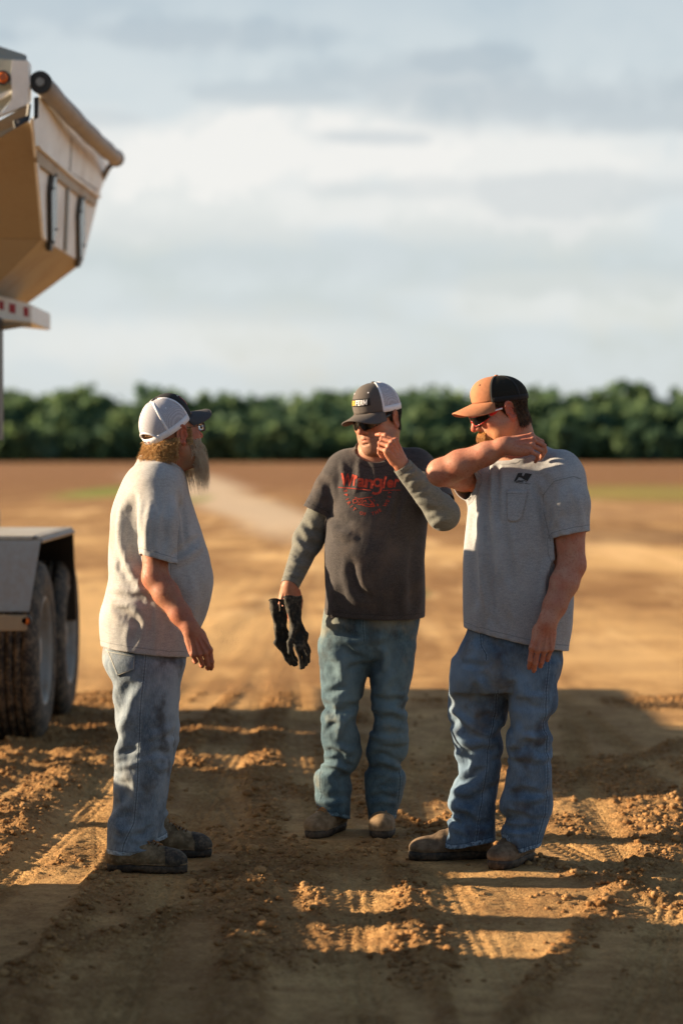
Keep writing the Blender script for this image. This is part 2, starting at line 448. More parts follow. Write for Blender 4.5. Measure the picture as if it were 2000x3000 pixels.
def skin(name, base, red, tanc, hair=None, freck=.4):
    t = mat(name)
    n = t.noise(t.co, 22, 5, .6); n2 = t.noise(t.co, 130, 3, .6); n3 = t.noise(t.co, 9, 3, .5)
    c = t.mix(t.ss(n, .38, .66), base, red); c = t.mix(t.m('MULTIPLY', t.ss(n3, .4, .7), .5), c, tanc)
    c = t.mix(t.m('MULTIPLY', t.ss(n2, .52, .70), freck), c, tuple(x*.55 for x in red))
    rd = attr(t, 'flush').outputs['Fac']; c = t.mix(rd, c, (red[0]*1.1, red[1]*.55, red[2]*.5))
    st = attr(t, 'stubble').outputs['Fac']
    if hair is not None:
        hn = t.noise(t.mapping(t.co, (1, 1, .45)), 420, 2, .6)
        c = t.mix(t.m('MULTIPLY', st, t.ss(hn, .35, .6, .25, .95)), c, hair)
    setp(t, c, t.ss(n2, .3, .7, .48, .72), spec=.32, Subsurface_Weight=.08, Subsurface_Scale=.008)
    t.b.inputs['Subsurface Radius'].default_value = (1, .35, .2)
    bump(t, t.m('ADD', t.noise(t.co, 260, 3, .6), t.m('MULTIPLY', t.noise(t.co, 70, 3), 1.2)), .32, .0022); return t.mat
M_SKIN1 = skin('sunburnt_skin', (.40, .185, .11), (.40, .145, .085), (.31, .135, .075), (.30, .22, .15), .35)
M_SKIN2 = skin('tanned_skin', (.45, .22, .13), (.42, .165, .095), (.34, .155, .088), (.17, .12, .09), .25)
M_SKIN3 = skin('freckled_ruddy_skin', (.48, .245, .16), (.44, .175, .11), (.37, .17, .10), (.52, .23, .09), .5)
def plain(name, col, rough=.6, metal=0., spec=.5, var=.25, sc=40., bs=.2, bd=.002, **kw):
    t = mat(name); n = t.noise(t.co, sc, 4, .6)
    setp(t, t.mix(t.m('MULTIPLY', t.ss(n, .35, .7), var), col, tuple(x*.5 for x in col)), rough, metal, spec, **kw)
    bump(t, n, bs, bd); return t.mat
def mesh_fabric(name, col, hole, sc=330., amt=.7):
    """open knit of a trucker cap: small holes showing what is behind it"""
    t = mat(name)
    v = t.n('ShaderNodeTexVoronoi'); v.inputs['Scale'].default_value = sc; v.inputs['Randomness'].default_value = .15
    t.l(t.mapping(t.co, (1, 1, .8)), v.inputs[0])
    f = t.m('MULTIPLY', t.ss(v.outputs[0], .52, .30), amt)
    setp(t, t.mix(t.m('MULTIPLY', f, .8), col, hole), .85, spec=.2)
    bump(t, v.outputs[0], .4, .001)
    return t.mat
M_CAPWHITE = mesh_fabric('white_cap_mesh', (.50, .49, .53), (.17, .165, .19), amt=.9)
M_CAPBLACK = mesh_fabric('black_cap_mesh', (.022, .020, .014), (.006, .006, .006))
M_WHITETWILL = plain('white_twill', (.76, .75, .78), .9, var=.12, sc=200)
M_BLACKTWILL = plain('black_twill', (.016, .015, .015), .9, var=.3, sc=300, bs=.4)
M_GREYTWILL = plain('grey_brown_twill', (.105, .088, .078), .92, var=.35, sc=300, bs=.4)
M_ORANGETWILL = plain('faded_orange_twill', (.44, .175, .08), .9, var=.3, sc=60, bs=.3)
M_BROWNTWILL = plain('rust_brown_twill', (.36, .115, .05), .9, var=.3, sc=80, bs=.3)
M_GLASSDARK = plain('dark_lens', (.006, .005, .005), .08, spec=.6, var=0, bs=0)
M_FRAMEBLACK = plain('black_plastic', (.012, .011, .011), .3, var=.1, bs=0)
M_FRAMERED = plain('red_plastic', (.60, .012, .02), .22, var=.1, bs=0)
M_FRAMEWHITE = plain('white_plastic', (.8, .78, .78), .25, var=.05, bs=0)
def hairmat(name, c1, c2, tl=.35):
    t = mat(name); n = t.noise(t.co, 90, 3, .6)
    setp(t, t.mix(t.ss(n, .35, .65), c1, c2), .55, spec=.35, Subsurface_Weight=0.)
    tr = t.n('ShaderNodeBsdfTranslucent'); t.l(t.mix(t.ss(n, .35, .65), c1, c2), tr.inputs[0])
    mx = t.n('ShaderNodeMixShader'); mx.inputs[0].default_value = tl
    t.l(t.b.outputs[0], mx.inputs[1]); t.l(tr.outputs[0], mx.inputs[2]); t.l(mx.outputs[0], t.o.inputs[0]); return t.mat
M_HAIR1 = hairmat('curly_dark_blond_hair', (.52, .30, .11), (.82, .56, .26))
M_BEARD1 = hairmat('long_grey_blond_beard', (.80, .70, .56), (.96, .90, .78), .72)
M_HAIR2 = hairmat('short_dark_hair', (.05, .035, .025), (.13, .10, .08))
M_HAIR3 = hairmat('short_brown_hair', (.085, .045, .022), (.20, .115, .055))
M_STACHE = hairmat('ginger_moustache_hair', (.60, .25, .06), (.78, .42, .13))
def leather(name, c, c2, dust=.5, dc=(.30, .21, .13)):
    t = mat(name); n = t.noise(t.co, 16, 5, .65); n2 = t.noise(t.co, 70, 4, .6)
    cc = t.mix(t.ss(n, .35, .65), c, c2)
    cc = t.mix(t.m('MULTIPLY', t.ss(t.m('ADD', t.m('MULTIPLY', n, .5), t.m('MULTIPLY', n2, .5)), .45, .62), dust), cc, dc)
    setp(t, cc, .72, spec=.3); b1 = bump(t, n, .35, .006); bump(t, n2, .5, .0025, b1); return t.mat
M_BOOT1 = leather('worn_olive_brown_leather', (.10, .068, .034), (.20, .14, .075), .5, (.33, .24, .14))
M_BOOT2 = leather('dusty_tan_leather', (.155, .095, .045), (.25, .16, .085), .5, (.34, .24, .14))
M_BOOT3 = leather('oiled_brown_leather', (.085, .055, .030), (.155, .10, .058), .4)
M_SOLE = leather('muddy_rubber_sole', (.022, .018, .014), (.06, .045, .032), .35, (.20, .13, .08))
M_TOECAP = leather('scuffed_dark_toe_cap', (.025, .02, .016), (.05, .04, .03), .35)
M_LACE = plain('orange_brown_lace', (.38, .17, .05), .8)
M_GLOVE = leather('grimy_black_rubber', (.011, .011, .009), (.026, .024, .020), .45, (.16, .13, .09))
M_GLOVEIN = plain('grey_lining', (.42, .38, .32), .95)
M_PRINT = None
# ------------------------------------------------------------------ ground: one sheet out to the horizon
def spaced(lo, hi, step, far_lo, far_hi, gr=1.09):
    mid = list(np.arange(lo, hi, step)); a = []; s = step; x = lo
    while x > far_lo: s *= gr; x -= s; a.append(x)
    b = []; s = step; x = mid[-1]
    while x < far_hi: s *= gr; x += s; b.append(x)
    return np.array(a[::-1]+mid+b)
gx = spaced(-2.3, 2.9, .0125, -900, 900); gy = spaced(6.6, 15.5, .0125, -60, 1500, 1.06)
GX, GYY = np.meshgrid(gx, gy, indexing='ij')
TRACKS = [  # x at y = 9, slope dx/dy, width, depth, tread pitch, strength
    (-.02, -.045, .26, .011, .052, 1.), (.38, -.030, .22, .008, .047, .8), (-.60, .020, .26, .011, .055, 1.), (1.35, .24, .24, .009, .05, .8),
    (-1.18, .030, .24, .010, .06, .8), (2.1, .33, .26, .009, .055, .8), (.95, -.22, .24, .007, .05, .7), (-.3, -.16, .2, .006, .05, .7), (1.7, -.05, .24, .008, .055, .7), (.62, .02, .2, .006, .05, .9), (-.95, -.10, .2, .006, .045, .9), (.15, .11, .2, .006, .05, .8), (-1.6, .02, .22, .007, .05, 1.), (1.05, .05, .2, .006, .05, .8)]
BERMS = [(-.33, -.012, .13, .020), (.18, -.04, .05, .012), (-.86, .025, .08, .014), (-1.40, .03, .20, .032), (1.75, .28, .22, .016), (1.1, .26, .08, .007), (-1.85, .06, .25, .030), (-.05, .5, .12, .009), (.75, -.5, .12, .008)]
def ground_h(x, y):
    ft = np.clip((17-y)/5, .12, 1)
    h = .016*(fbm(x*.7+3, y*.55+1, 0*x, 3)-.5)+.02*(fbm(x*2.1, y*1.6, 0*x+2, 3)-.5)
    n1 = fbm(x*7, y*7, 0*x+5, 3); n2 = fbm(x*26, y*26, 0*x+9, 3)
    broken = np.clip((fbm(x*1.6+8, y*1.2+2, 0*x+11, 3)-.44)*7, 0, 1)          # loose, clodded patches
    for x0, s, w, d, pitch, st in TRACKS:
        u = (x-(x0+s*(y-9)+.03*np.sin(y*.9+x0*7)))/w
        m = np.clip(1.25-np.abs(u)*2.4, 0, 1); m = m*m*(3-2*m)
        fade = np.clip(fbm(y*.8+x0*9, y*0+x0, y*0, 2)*2.4-.55, 0, 1)
        gr = np.cos(u*w*2*math.pi/.045)*(x0*7 % 1 > .45)
        h = h+m*.0035*gr
        ch = np.abs(np.mod((y+.35*np.abs(u)*w*2)/pitch, 1)-.5)*2
        h = h-d*m*(.6+.4*fade)+m*(.25+.75*fade)*st*(.016*np.clip((ch-.45)*4, 0, 1)-.003)
        broken = broken*(1-.85*m)
    for x0, s, w, hh in BERMS:
        u = np.abs((x-(x0+s*(y-9)+.06*(fbm(y*1.2+x0, y*0, y*0+3, 2)-.5)))/w)
        m = np.clip(1.1-u, 0, 1); m = m*m*(3-2*m)*(.35+1.1*fbm(x*3+x0, y*3, 0*x, 2))
        h = h+hh*m*(.55+.9*n1); broken = np.maximum(broken, np.clip(m*1.6, 0, 1))
    h = h+broken*(.026*np.clip(n1-.44, 0, 1)*2+.022*np.clip(n2-.45, 0, 1)*2)+.004*(n2-.5)
    n3 = fbm(x*62, y*62, 0*x+4, 2); h = h+(.0022+.009*broken)*(n3-.5)
    return h*ft, broken
def ground_z(x, y):
    far = np.clip((y-40)/60, 0, 1); h, b = ground_h(np.asarray(x, float), np.asarray(y, float))
    h = h-.012
    for fx, fy in FEET:                                                     # trodden flat where the men stand
        r = np.hypot((x-fx)/.17, (y-fy)/.17); m = np.clip(1.5-r, 0, 1); m = m*m*(3-2*m)
        m = np.clip(m*1.6, 0, 1); h = h*(1-m)
    return h*(1-far), b
FEET = [(-.705, 8.83), (-.60, 9.08), (-.04, 9.64), (.165, 9.66), (.42, 9.05), (.68, 8.92), (-1.85, 12.9), (-1.85, 14.1)]
GZ, GB = ground_z(GX, GYY)
GZ = GZ+np.where(GYY > 20, .10*np.clip((GYY-20)/40, 0, 1)*(fbm(GX*.25, GYY*.12, 0*GX, 3)-.5), 0)
nx, ny = GX.shape
gi = np.arange(nx*ny).reshape(nx, ny)
gq = np.stack([gi[:-1, :-1], gi[1:, :-1], gi[1:, 1:], gi[:-1, 1:]], -1).reshape(-1, 4)
t = mat('packed_sandy_soil')
n1 = t.noise(t.co, 1.1, 6, .6); n2 = t.noise(t.co, 9, 5, .65); n3 = t.noise(t.co, 70, 4, .65); n4 = t.noise(t.mapping(t.co, (.10, .028, 1)), 1., 5, .6)
br = attr(t, 'loose').outputs['Fac']
c = t.mix(t.ss(t.m('ADD', t.m('MULTIPLY', n1, .55), t.m('MULTIPLY', n2, .45)), .38, .64), (.33, .175, .066), (.60, .36, .145))
c = t.mix(t.m('MULTIPLY', br, .7), c, (.235, .115, .040))
c = t.mix(t.m('MULTIPLY', t.ss(n3, .5, .72), .5), c, (.14, .07, .027))
c = t.mix(t.m('MULTIPLY', t.ss(n3, .50, .30), .35), c, (.62, .41, .19))
sp_ = t.n('ShaderNodeSeparateXYZ'); t.l(t.co, sp_.inputs[0]); X_, Y_ = sp_.outputs[0], sp_.outputs[1]
wob = t.m('MULTIPLY', t.m('SUBTRACT', t.noise(t.mapping(t.co, (.05, .02, 1)), 1., 3), .5), 1.)
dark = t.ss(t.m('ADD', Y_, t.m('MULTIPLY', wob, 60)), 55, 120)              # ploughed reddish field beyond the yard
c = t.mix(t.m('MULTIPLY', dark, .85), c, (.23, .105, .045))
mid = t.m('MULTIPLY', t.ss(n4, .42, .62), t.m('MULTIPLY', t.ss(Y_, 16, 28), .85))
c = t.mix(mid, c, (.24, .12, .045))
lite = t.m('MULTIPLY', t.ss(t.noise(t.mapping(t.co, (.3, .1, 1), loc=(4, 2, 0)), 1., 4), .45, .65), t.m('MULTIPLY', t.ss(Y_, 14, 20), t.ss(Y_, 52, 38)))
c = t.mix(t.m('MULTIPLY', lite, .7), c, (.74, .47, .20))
def spot(x, y, a, b, w=.9):
    dx = t.m('DIVIDE', t.m('SUBTRACT', X_, x), a); dy = t.m('DIVIDE', t.m('SUBTRACT', Y_, y), b)
    r = t.m('ADD', t.m('SQRT', t.m('ADD', t.m('MULTIPLY', dx, dx), t.m('MULTIPLY', dy, dy))), t.m('MULTIPLY', wob, .8))
    return t.m('MULTIPLY', t.ss(r, 1.3, .6), w)
fx_ = t.m('ABSOLUTE', t.m('ADD', t.m('SUBTRACT', t.m('SUBTRACT', X_, -.9), t.m('MULTIPLY', t.m('SUBTRACT', Y_, 48), -.094)), t.m('MULTIPLY', wob, 5.)))
wd_ = t.m('ADD', .9, t.m('MULTIPLY', t.m('SUBTRACT', Y_, 48), .016))
pth = t.m('MULTIPLY', t.ss(t.m('DIVIDE', fx_, wd_), 1.6, .4), t.m('MULTIPLY', t.ss(Y_, 34, 54), t.ss(Y_, 210, 130)))
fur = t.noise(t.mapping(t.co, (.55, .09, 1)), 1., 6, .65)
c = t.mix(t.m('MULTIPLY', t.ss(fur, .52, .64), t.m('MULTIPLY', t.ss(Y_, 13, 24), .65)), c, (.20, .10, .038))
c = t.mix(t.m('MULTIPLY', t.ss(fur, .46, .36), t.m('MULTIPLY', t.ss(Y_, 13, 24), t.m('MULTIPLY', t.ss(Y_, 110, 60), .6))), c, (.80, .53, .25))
c = t.mix(t.m('MULTIPLY', pth, .85), c, (.60, .47, .33))
for args, cc in (((-8.8, 96, 1.6, 16, .7), (.17, .25, .035)), ((-4.7, 78, .5, 8, .6), (.19, .23, .05)),
                 ((13.5, 92, 6.5, 18, .6), (.26, .25, .05)), ((9.5, 62, 6, 10, .4), (.42, .25, .12)), ((.75, 26.6, .22, 1.1, .8), (.12, .13, .04)), ((5, 44, 3, 4, .5), (.16, .09, .045))):
    c = t.mix(spot(*args), c, cc)
setp(t, c, .95, spec=.15)
b0 = bump(t, n2, .5, .03); b1 = bump(t, n3, .75, .014, b0); bump(t, t.noise(t.co, 260, 3, .6), .6, .004, b1)
M_SOIL = t.mat
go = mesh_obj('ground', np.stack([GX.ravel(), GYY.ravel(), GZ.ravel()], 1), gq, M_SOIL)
def set_attr(o, name, arr):
    a = o.data.attributes.new(name, 'FLOAT', 'POINT'); a.data.foreach_set('value', np.asarray(arr, np.float32).ravel())
set_attr(go, 'loose', GB)
tag(go, kind='structure', label='rutted sandy brown field soil with tyre tracks')
# clods of broken soil: hundreds of thousands of crumbs nobody could count, one object
def rock_protos(n=7, sub=2):
    out = []
    r = np.random.RandomState(3)
    bm = bmesh.new(); bmesh.ops.create_icosphere(bm, subdivisions=sub, radius=1)
    v = np.array([p.co[:] for p in bm.verts]); f = np.array([[p.index for p in q.verts] for q in bm.faces]); bm.free()
    for k in range(n):
        o = r.rand(3)*50; d = 1+.9*(fbm(v[:, 0]*1.6+o[0], v[:, 1]*1.6+o[1], v[:, 2]*1.6+o[2], 3)-.5)
        out.append((v*d[:, None]*(1, .85, .62), f))
    return out
RP = rock_protos(); RP1 = rock_protos(7, 1)
def scatter_clods(n, seed):
    r = np.random.RandomState(seed); Vs, Fs, off = [], [], 0
    x = r.uniform(-2.1, 2.6, n*9); y = 6.9+(r.rand(n*9)**1.25)*8.5
    _, b = ground_z(x, y); keep = r.rand(n*9) < (b**1.5*.95+.025); x, y = x[keep][:n], y[keep][:n]
    z, b = ground_z(x, y); s = .0020+.0135*r.rand(len(x))**6+.004*b*r.rand(len(x))
    big = (r.rand(len(x)) < .012)*b; s = s+big*.022*r.rand(len(x))
    an = r.uniform(0, 6.28, len(x)); ch = r.randint(0, len(RP), len(x))
    for k in range(len(x)):
        v, f = (RP if s[k] > .008 else RP1)[ch[k]]; c_, s_ = math.cos(an[k]), math.sin(an[k])
        w = np.stack([v[:, 0]*c_-v[:, 1]*s_, v[:, 0]*s_+v[:, 1]*c_, v[:, 2]], 1)*s[k]+(x[k], y[k], z[k]+.2*s[k])
        Vs.append(w); Fs.append(f+off); off += len(w)
    return np.concatenate(Vs), np.concatenate(Fs)
t = mat('broken_soil_clods'); n = t.noise(t.co, 5, 4); n2 = t.noise(t.co, 120, 3)
c = t.mix(t.ss(n, .35, .65), (.23, .115, .042), (.42, .24, .10)); c = t.mix(t.m('MULTIPLY', t.ss(n2, .45, .7), .5), c, (.10, .055, .03)); setp(t, c, .95, spec=.1); bump(t, n2, .6, .004)
M_CLOD = t.mat
v, f = scatter_clods(34000, 5)
tag(mesh_obj('soil_clods', v, f, M_CLOD), kind='stuff', label='crumbly brown soil clods along the tyre tracks')
# ------------------------------------------------------------------ far-off wood, one mass of foliage
def leaf_cloud(r, n, centre, rad, s):
    """n small leaf clumps filling an ellipsoid shell"""
    d = r.normal(size=(n, 3)); d /= np.linalg.norm(d, axis=1)[:, None]; q = d*(.45+.55*r.rand(n, 1)**.5)
    p = centre+q*rad
    a = r.normal(size=(n, 3)); a /= np.linalg.norm(a, axis=1)[:, None]; a = .6*a+.7*d; a /= np.linalg.norm(a, axis=1)[:, None]
    u = np.cross(a, r.normal(size=(n, 3))); u /= np.linalg.norm(u, axis=1)[:, None]; w = np.cross(a, u)
    s = s*(.6+.8*r.rand(n, 1))
    return np.stack([p-u*s-w*s*.7, p+u*s-w*s*.6, p+u*s*.8+w*s, p-u*s*.7+w*s*.8], 1).reshape(-1, 3)
r = np.random.RandomState(11); Vs = []; tint = []
for row, (Y0, hh, n) in enumerate(((372, 5.4, 90), (388, 8.4, 90), (397, 10.6, 100), (408, 12.0, 110))):
    for k in range(n):
        x = -92+184*(k+r.rand()*.8)/n; y = Y0+r.uniform(-6, 6); h = hh*(.82+.26*r.rand()); w = h*(.26+.14*r.rand())
        if row == 3: h *= 1+.05*math.sin(x*.17+1)+.04*math.sin(x*.41)
        tn = r.rand()
        for q in range(19):
            hz = h*(.10+.78*r.rand()); ww = w*(1.15-.75*abs(hz/h-.5))
            c = np.array([x+r.uniform(-.85, .85)*w, y+r.uniform(-.6, .6)*w, hz*(1+.06*r.randn())]); rr = ww*(.22+.42*r.rand())
            m = 22; L = leaf_cloud(r, m, c, np.array([rr, rr, rr*.9]), .6); Vs.append(L); tint.append(np.repeat(tn*.35+.15*r.rand()+.5*r.rand(m), 4))
        # trunk
Vw = np.concatenate(Vs); tint = np.concatenate(tint)
Fw = np.arange(len(Vw)).reshape(-1, 4)
tv = []; tf = []
for k in range(150):
    x, y = r.uniform(-92, 92), r.uniform(385, 406); a = .25
    b0 = len(Vw)+len(tv)
    for z_, s_ in ((-.2, 1.), (8, .5)):
        for i in range(4): tv.append((x+a*s_*math.cos(i*1.57), y+a*s_*math.sin(i*1.57), z_))
    for i in range(4): tf.append([b0+i, b0+(i+1) % 4, b0+4+(i+1) % 4, b0+4+i])
t = mat('woodland_foliage'); tn = attr(t, 'tint').outputs['Fac']
nb = t.noise(t.co, .22, 3)
c = t.mix(t.ss(t.m('ADD', t.m('MULTIPLY', tn, .45), t.m('MULTIPLY', nb, .75)), .36, .88), (.065, .128, .085), (.19, .27, .11))  # distance haze is put into the leaf colours: lightened, bluish greens
setp(t, c, .8, spec=.2)
tr = t.n('ShaderNodeBsdfTranslucent'); t.l(c, tr.inputs[0]); mx = t.n('ShaderNodeMixShader'); mx.inputs[0].default_value = .45
t.l(t.b.outputs[0], mx.inputs[1]); t.l(tr.outputs[0], mx.inputs[2]); t.l(mx.outputs[0], t.o.inputs[0])
wd = mesh_obj('woodland', np.concatenate([Vw, np.array(tv)]), np.concatenate([Fw, np.array(tf)]), t.mat, smooth=False)
set_attr(wd, 'tint', np.concatenate([tint, np.zeros(len(tv))]))
tag(wd, kind='stuff', label='dark green belt of trees along the far edge of the field')
# a few low weeds on the bare soil
# ------------------------------------------------------------------ tandem grain trailer on the left, tail end towards us
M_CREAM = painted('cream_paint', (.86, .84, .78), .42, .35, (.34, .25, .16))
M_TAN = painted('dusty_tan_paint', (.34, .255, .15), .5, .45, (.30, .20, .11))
M_TARP = painted('grey_vinyl_tarp', (.34, .31, .28), .6, .4, (.24, .18, .13), scale=6)
M_STEEL = plain('grey_steel', (.30, .29, .27), .45, .8, var=.4, sc=20)
M_BLACKP = plain('black_painted_steel', (.018, .017, .016), .45, var=.3)
M_RUBBER = leather('dusty_tyre_rubber', (.024, .021, .018), (.052, .044, .035), .75, (.20, .14, .085))
M_AMBER = plain('amber_lens', (.62, .13, .01), .2, var=.2, sc=90, bs=.4)
M_RED = plain('red_reflective_tape', (.36, .02, .03), .35, var=.1)
M_RIM = painted('dull_white_rim', (.30, .27, .23), .5, .85, (.25, .18, .12), scale=9)
M_RUST = plain('rust_brown_lug', (.16, .07, .03), .8)
def sub_of(o, p):
    o.parent = p; o.matrix_parent_inverse = Matrix.Identity(4); return o
def poly_solid(name, quads, mat_, parent, th=.01, bevel=.004):
    """plates given by corner points, each with real thickness"""
    bm = bmesh.new()
    for q in quads:
        q = [Vector(p) for p in q]; n = (q[1]-q[0]).cross(q[2]-q[0]).normalized()*th
        a = [bm.verts.new(p) for p in q]; b = [bm.verts.new(p-n) for p in q]; k = len(q)
        bm.faces.new(a); bm.faces.new(b[::-1])
        for i in range(k): bm.faces.new([a[i], b[i], b[(i+1) % k], a[(i+1) % k]])
    bmesh.ops.recalc_face_normals(bm, faces=bm.faces)
    if bevel: bmesh.ops.bevel(bm, geom=bm.edges, offset=bevel, segments=2, affect='EDGES', clamp_overlap=True)
    me = bpy.data.meshes.new(name); bm.to_mesh(me); bm.free(); me.materials.append(mat_)
    o = link(bpy.data.objects.new(name, me)); return world_parent(o, parent) if parent else o
def box(name, lo, hi, mat_, parent, bevel=.006, R=None, piv=None):
    bm = bmesh.new(); bmesh.ops.create_cube(bm, size=1)
    lo, hi = Vector(lo), Vector(hi)
    for v in bm.verts: v.co = Vector([(lo[i]+hi[i])/2+v.co[i]*(hi[i]-lo[i]) for i in range(3)])
    if bevel: bmesh.ops.bevel(bm, geom=bm.edges, offset=bevel, segments=2, affect='EDGES', clamp_overlap=True)
    if R is not None: bmesh.ops.rotate(bm, cent=piv or (lo+hi)/2, matrix=Matrix(R.tolist() if hasattr(R, 'tolist') else R), verts=bm.verts)
    me = bpy.data.meshes.new(name); bm.to_mesh(me); bm.free(); me.materials.append(mat_)
    o = link(bpy.data.objects.new(name, me)); return world_parent(o, parent) if parent else o
def tube_mesh(pts, rs, seg=10, cap=True):
    pts = [np.asarray(p, float) for p in pts]; rs = [rs]*len(pts) if np.isscalar(rs) else rs
    V_, F_ = [], []; up = None
    for i, p in enumerate(pts):
        t_ = nrm(pts[min(i+1, len(pts)-1)]-pts[max(i-1, 0)])
        if up is None: up = nrm(np.cross(t_, (0.3, .2, 1) if abs(t_[2]) < .9 else (1, 0, .1)))
        up = nrm(up-t_*(up@t_)); w = np.cross(t_, up)
        for k in range(seg):
            a = 2*math.pi*k/seg; V_.append(p+rs[i]*(math.cos(a)*up+math.sin(a)*w))
    for i in range(len(pts)-1):
        for k in range(seg):
            F_.append([i*seg+k, i*seg+(k+1) % seg, (i+1)*seg+(k+1) % seg, (i+1)*seg+k])
    if cap: F_.append(list(range(seg))[::-1]); F_.append([(len(pts)-1)*seg+k for k in range(seg)])
    return V_, F_
def tube(name, pts, rs, mat_, parent=None, seg=10, cap=True):
    v, f = tube_mesh(pts, rs, seg, cap)
    o = mesh_obj(name, np.array(v), f, mat_)
    if cap:
        for p in list(o.data.polygons)[-2:]: p.use_smooth = False
    return world_parent(o, parent) if parent else o
def lathe_x(name, prof, c, mat_, parent, seg=64, mod=None):
    """profile (x, r) turned round an axle parallel to x through c"""
    V_, F_ = [], []; n = len(prof)
    for k in range(seg):
        a = 2*math.pi*k/seg
        for i, (x, r) in enumerate(prof):
            rr = r+(mod(i, k) if mod else 0)
            V_.append((c[0]+x, c[1]+rr*math.cos(a), c[2]+rr*math.sin(a)))
    for k in range(seg):
        for i in range(n-1): F_.append([k*n+i, ((k+1) % seg)*n+i, ((k+1) % seg)*n+i+1, k*n+i+1])
    o = mesh_obj(name, np.array(V_), F_, mat_)
    bm = bmesh.new(); bm.from_mesh(o.data); bmesh.ops.recalc_face_normals(bm, faces=bm.faces); bm.to_mesh(o.data); bm.free()
    return world_parent(o, parent) if parent else o
TR = empty('grain_trailer', (-2.6, 13.4, 0), 'cream tandem axle grain trailer with rolled tarp, parked at the left edge', 'trailer')
# hopper: corners read off the photograph at their real distances
NT_, NB_ = P(94, 362, 12.5), P(124, 699, 13.6)            # near end, top and bottom of the side wall
FT_, FB_ = P(313, 488, 16.5), P(242, 772, 15.7)
_n = nrm(np.cross(FT_-NT_, FB_-NT_)); _d = nrm(NB_-V(0, 0, CAMH)); NB_ = V(0, 0, CAMH)+_d*(((NT_-V(0, 0, CAMH))@_n)/(_d@_n))   # flat side wall
cx_ = -2.85                                             # centre plane of the trailer
def mir(p): return np.array([2*cx_-p[0], p[1], p[2]])
NU, FU = np.array([-2.25, 14.1, 2.25]), np.array([-2.25, 15.2, 2.25])   # where the underside slopes meet the gate
SM_n, SM_f = NB_*.45+NU*.55, FB_*.45+FU*.55
quads = [[NT_, NB_, FB_, FT_], [NB_, NU, FU, FB_], [NT_, mir(NT_), mir(NB_), NB_], [NB_, mir(NB_), mir(NU), NU],
         [FT_, FB_, mir(FB_), mir(FT_)], [FB_, FU, mir(FU), mir(FB_)], [mir(NT_), mir(FT_), mir(FB_), mir(NB_)], [mir(NB_), mir(FB_), mir(FU), mir(NU)]]
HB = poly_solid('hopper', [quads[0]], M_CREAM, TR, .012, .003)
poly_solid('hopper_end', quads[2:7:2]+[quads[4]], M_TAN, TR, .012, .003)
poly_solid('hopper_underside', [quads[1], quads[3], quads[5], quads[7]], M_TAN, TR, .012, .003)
side_n = nrm(np.cross(NB_-NT_, FB_-NT_)); side_n = side_n if side_n[0] > 0 else -side_n
def onside(px, py):
    """point of the side wall seen at this pixel"""
    d = P(px, py, 10.)-V(0, 0, CAMH); t_ = ((NT_-V(0, 0, CAMH))@side_n)/(d@side_n); return V(0, 0, CAMH)+d*t_
# recessed horizontal rail, seam post, shallow upper panel
def strip(name, pts, m, th, off, par=TR):
    q = [onside(*p)+side_n*off for p in pts]
    return poly_solid(name, [q], m, par, th, .003)
strip('upper_side_wall', [(88, 372), (112, 284), (296, 458), (318, 488), (288, 560), (198, 500), (95, 424)], M_CREAM, .010, .004)
strip('side_rail', [(97, 432), (97, 475), (197, 552), (272, 605), (278, 577), (197, 518)], M_TAN, .02, .022)
strip('side_rail_lip', [(95, 424), (97, 434), (197, 520), (278, 579), (279, 570), (197, 509)], M_CREAM, .04, .042)
strip('side_post', [(200, 392), (186, 733), (192, 737), (206, 403)], M_STEEL, .012, .014)
strip('side_upper_panel', [(92, 385), (97, 428), (196, 502), (198, 448), (142, 405)], painted('scuffed_lilac_grey_decal', (.40, .38, .38), .5, .5, (.24, .20, .18), scale=8), .004, .006)
strip('side_upper_panel', [(206, 452), (203, 510), (280, 565), (287, 522)], bpy.data.materials['scuffed_lilac_grey_decal'], .004, .006)
strip('corner_edge', [(86, 345), (119, 694), (127, 703), (101, 440), (96, 380)], M_CREAM, .016, .02)
# long slotted sight windows with rounded ends
for px, y0, y1, w in ((146.5, 523, 697, 8.5), (230, 590, 745, 7.5)):
    a = onside(px, y0+8)+side_n*.02; b = onside(px+1.5, y1-8)+side_n*.02
    along_ = nrm(np.cross(side_n, (b-a)))
    wd_ = np.linalg.norm(onside(px+w, (y0+y1)/2)-onside(px-w, (y0+y1)/2))/2
    ring = []
    for k in range(20):
        an = 2*math.pi*k/20; cc_ = a if math.sin(an) > 0 else b; up_ = nrm(a-b)
        ring.append(cc_+along_*math.cos(an)*wd_*.8+up_*math.sin(an)*wd_*.55)
    sw = poly_solid('sight_window', [ring], M_BLACKP, TR, .03, 0)
    inner = [p*.82+np.mean(ring, 0)*.18 for p in ring]; inner = [ (q-np.mean(ring,0))*V(1,1,1)+np.mean(ring,0)+side_n*.006 for q in inner]
    sub_of(poly_solid('pane', [inner], plain('smoky_grey_pane', (.025, .028, .03), .25, var=.3, sc=12), TR, .004, 0), sw)
    for p_ in (a, b):
        for s_ in (-1, 1): sub_of(tube('clip', [p_+along_*s_*wd_*.4, p_+along_*s_*wd_*.4+side_n*.016], .007, M_BLACKP, TR, 6), sw)
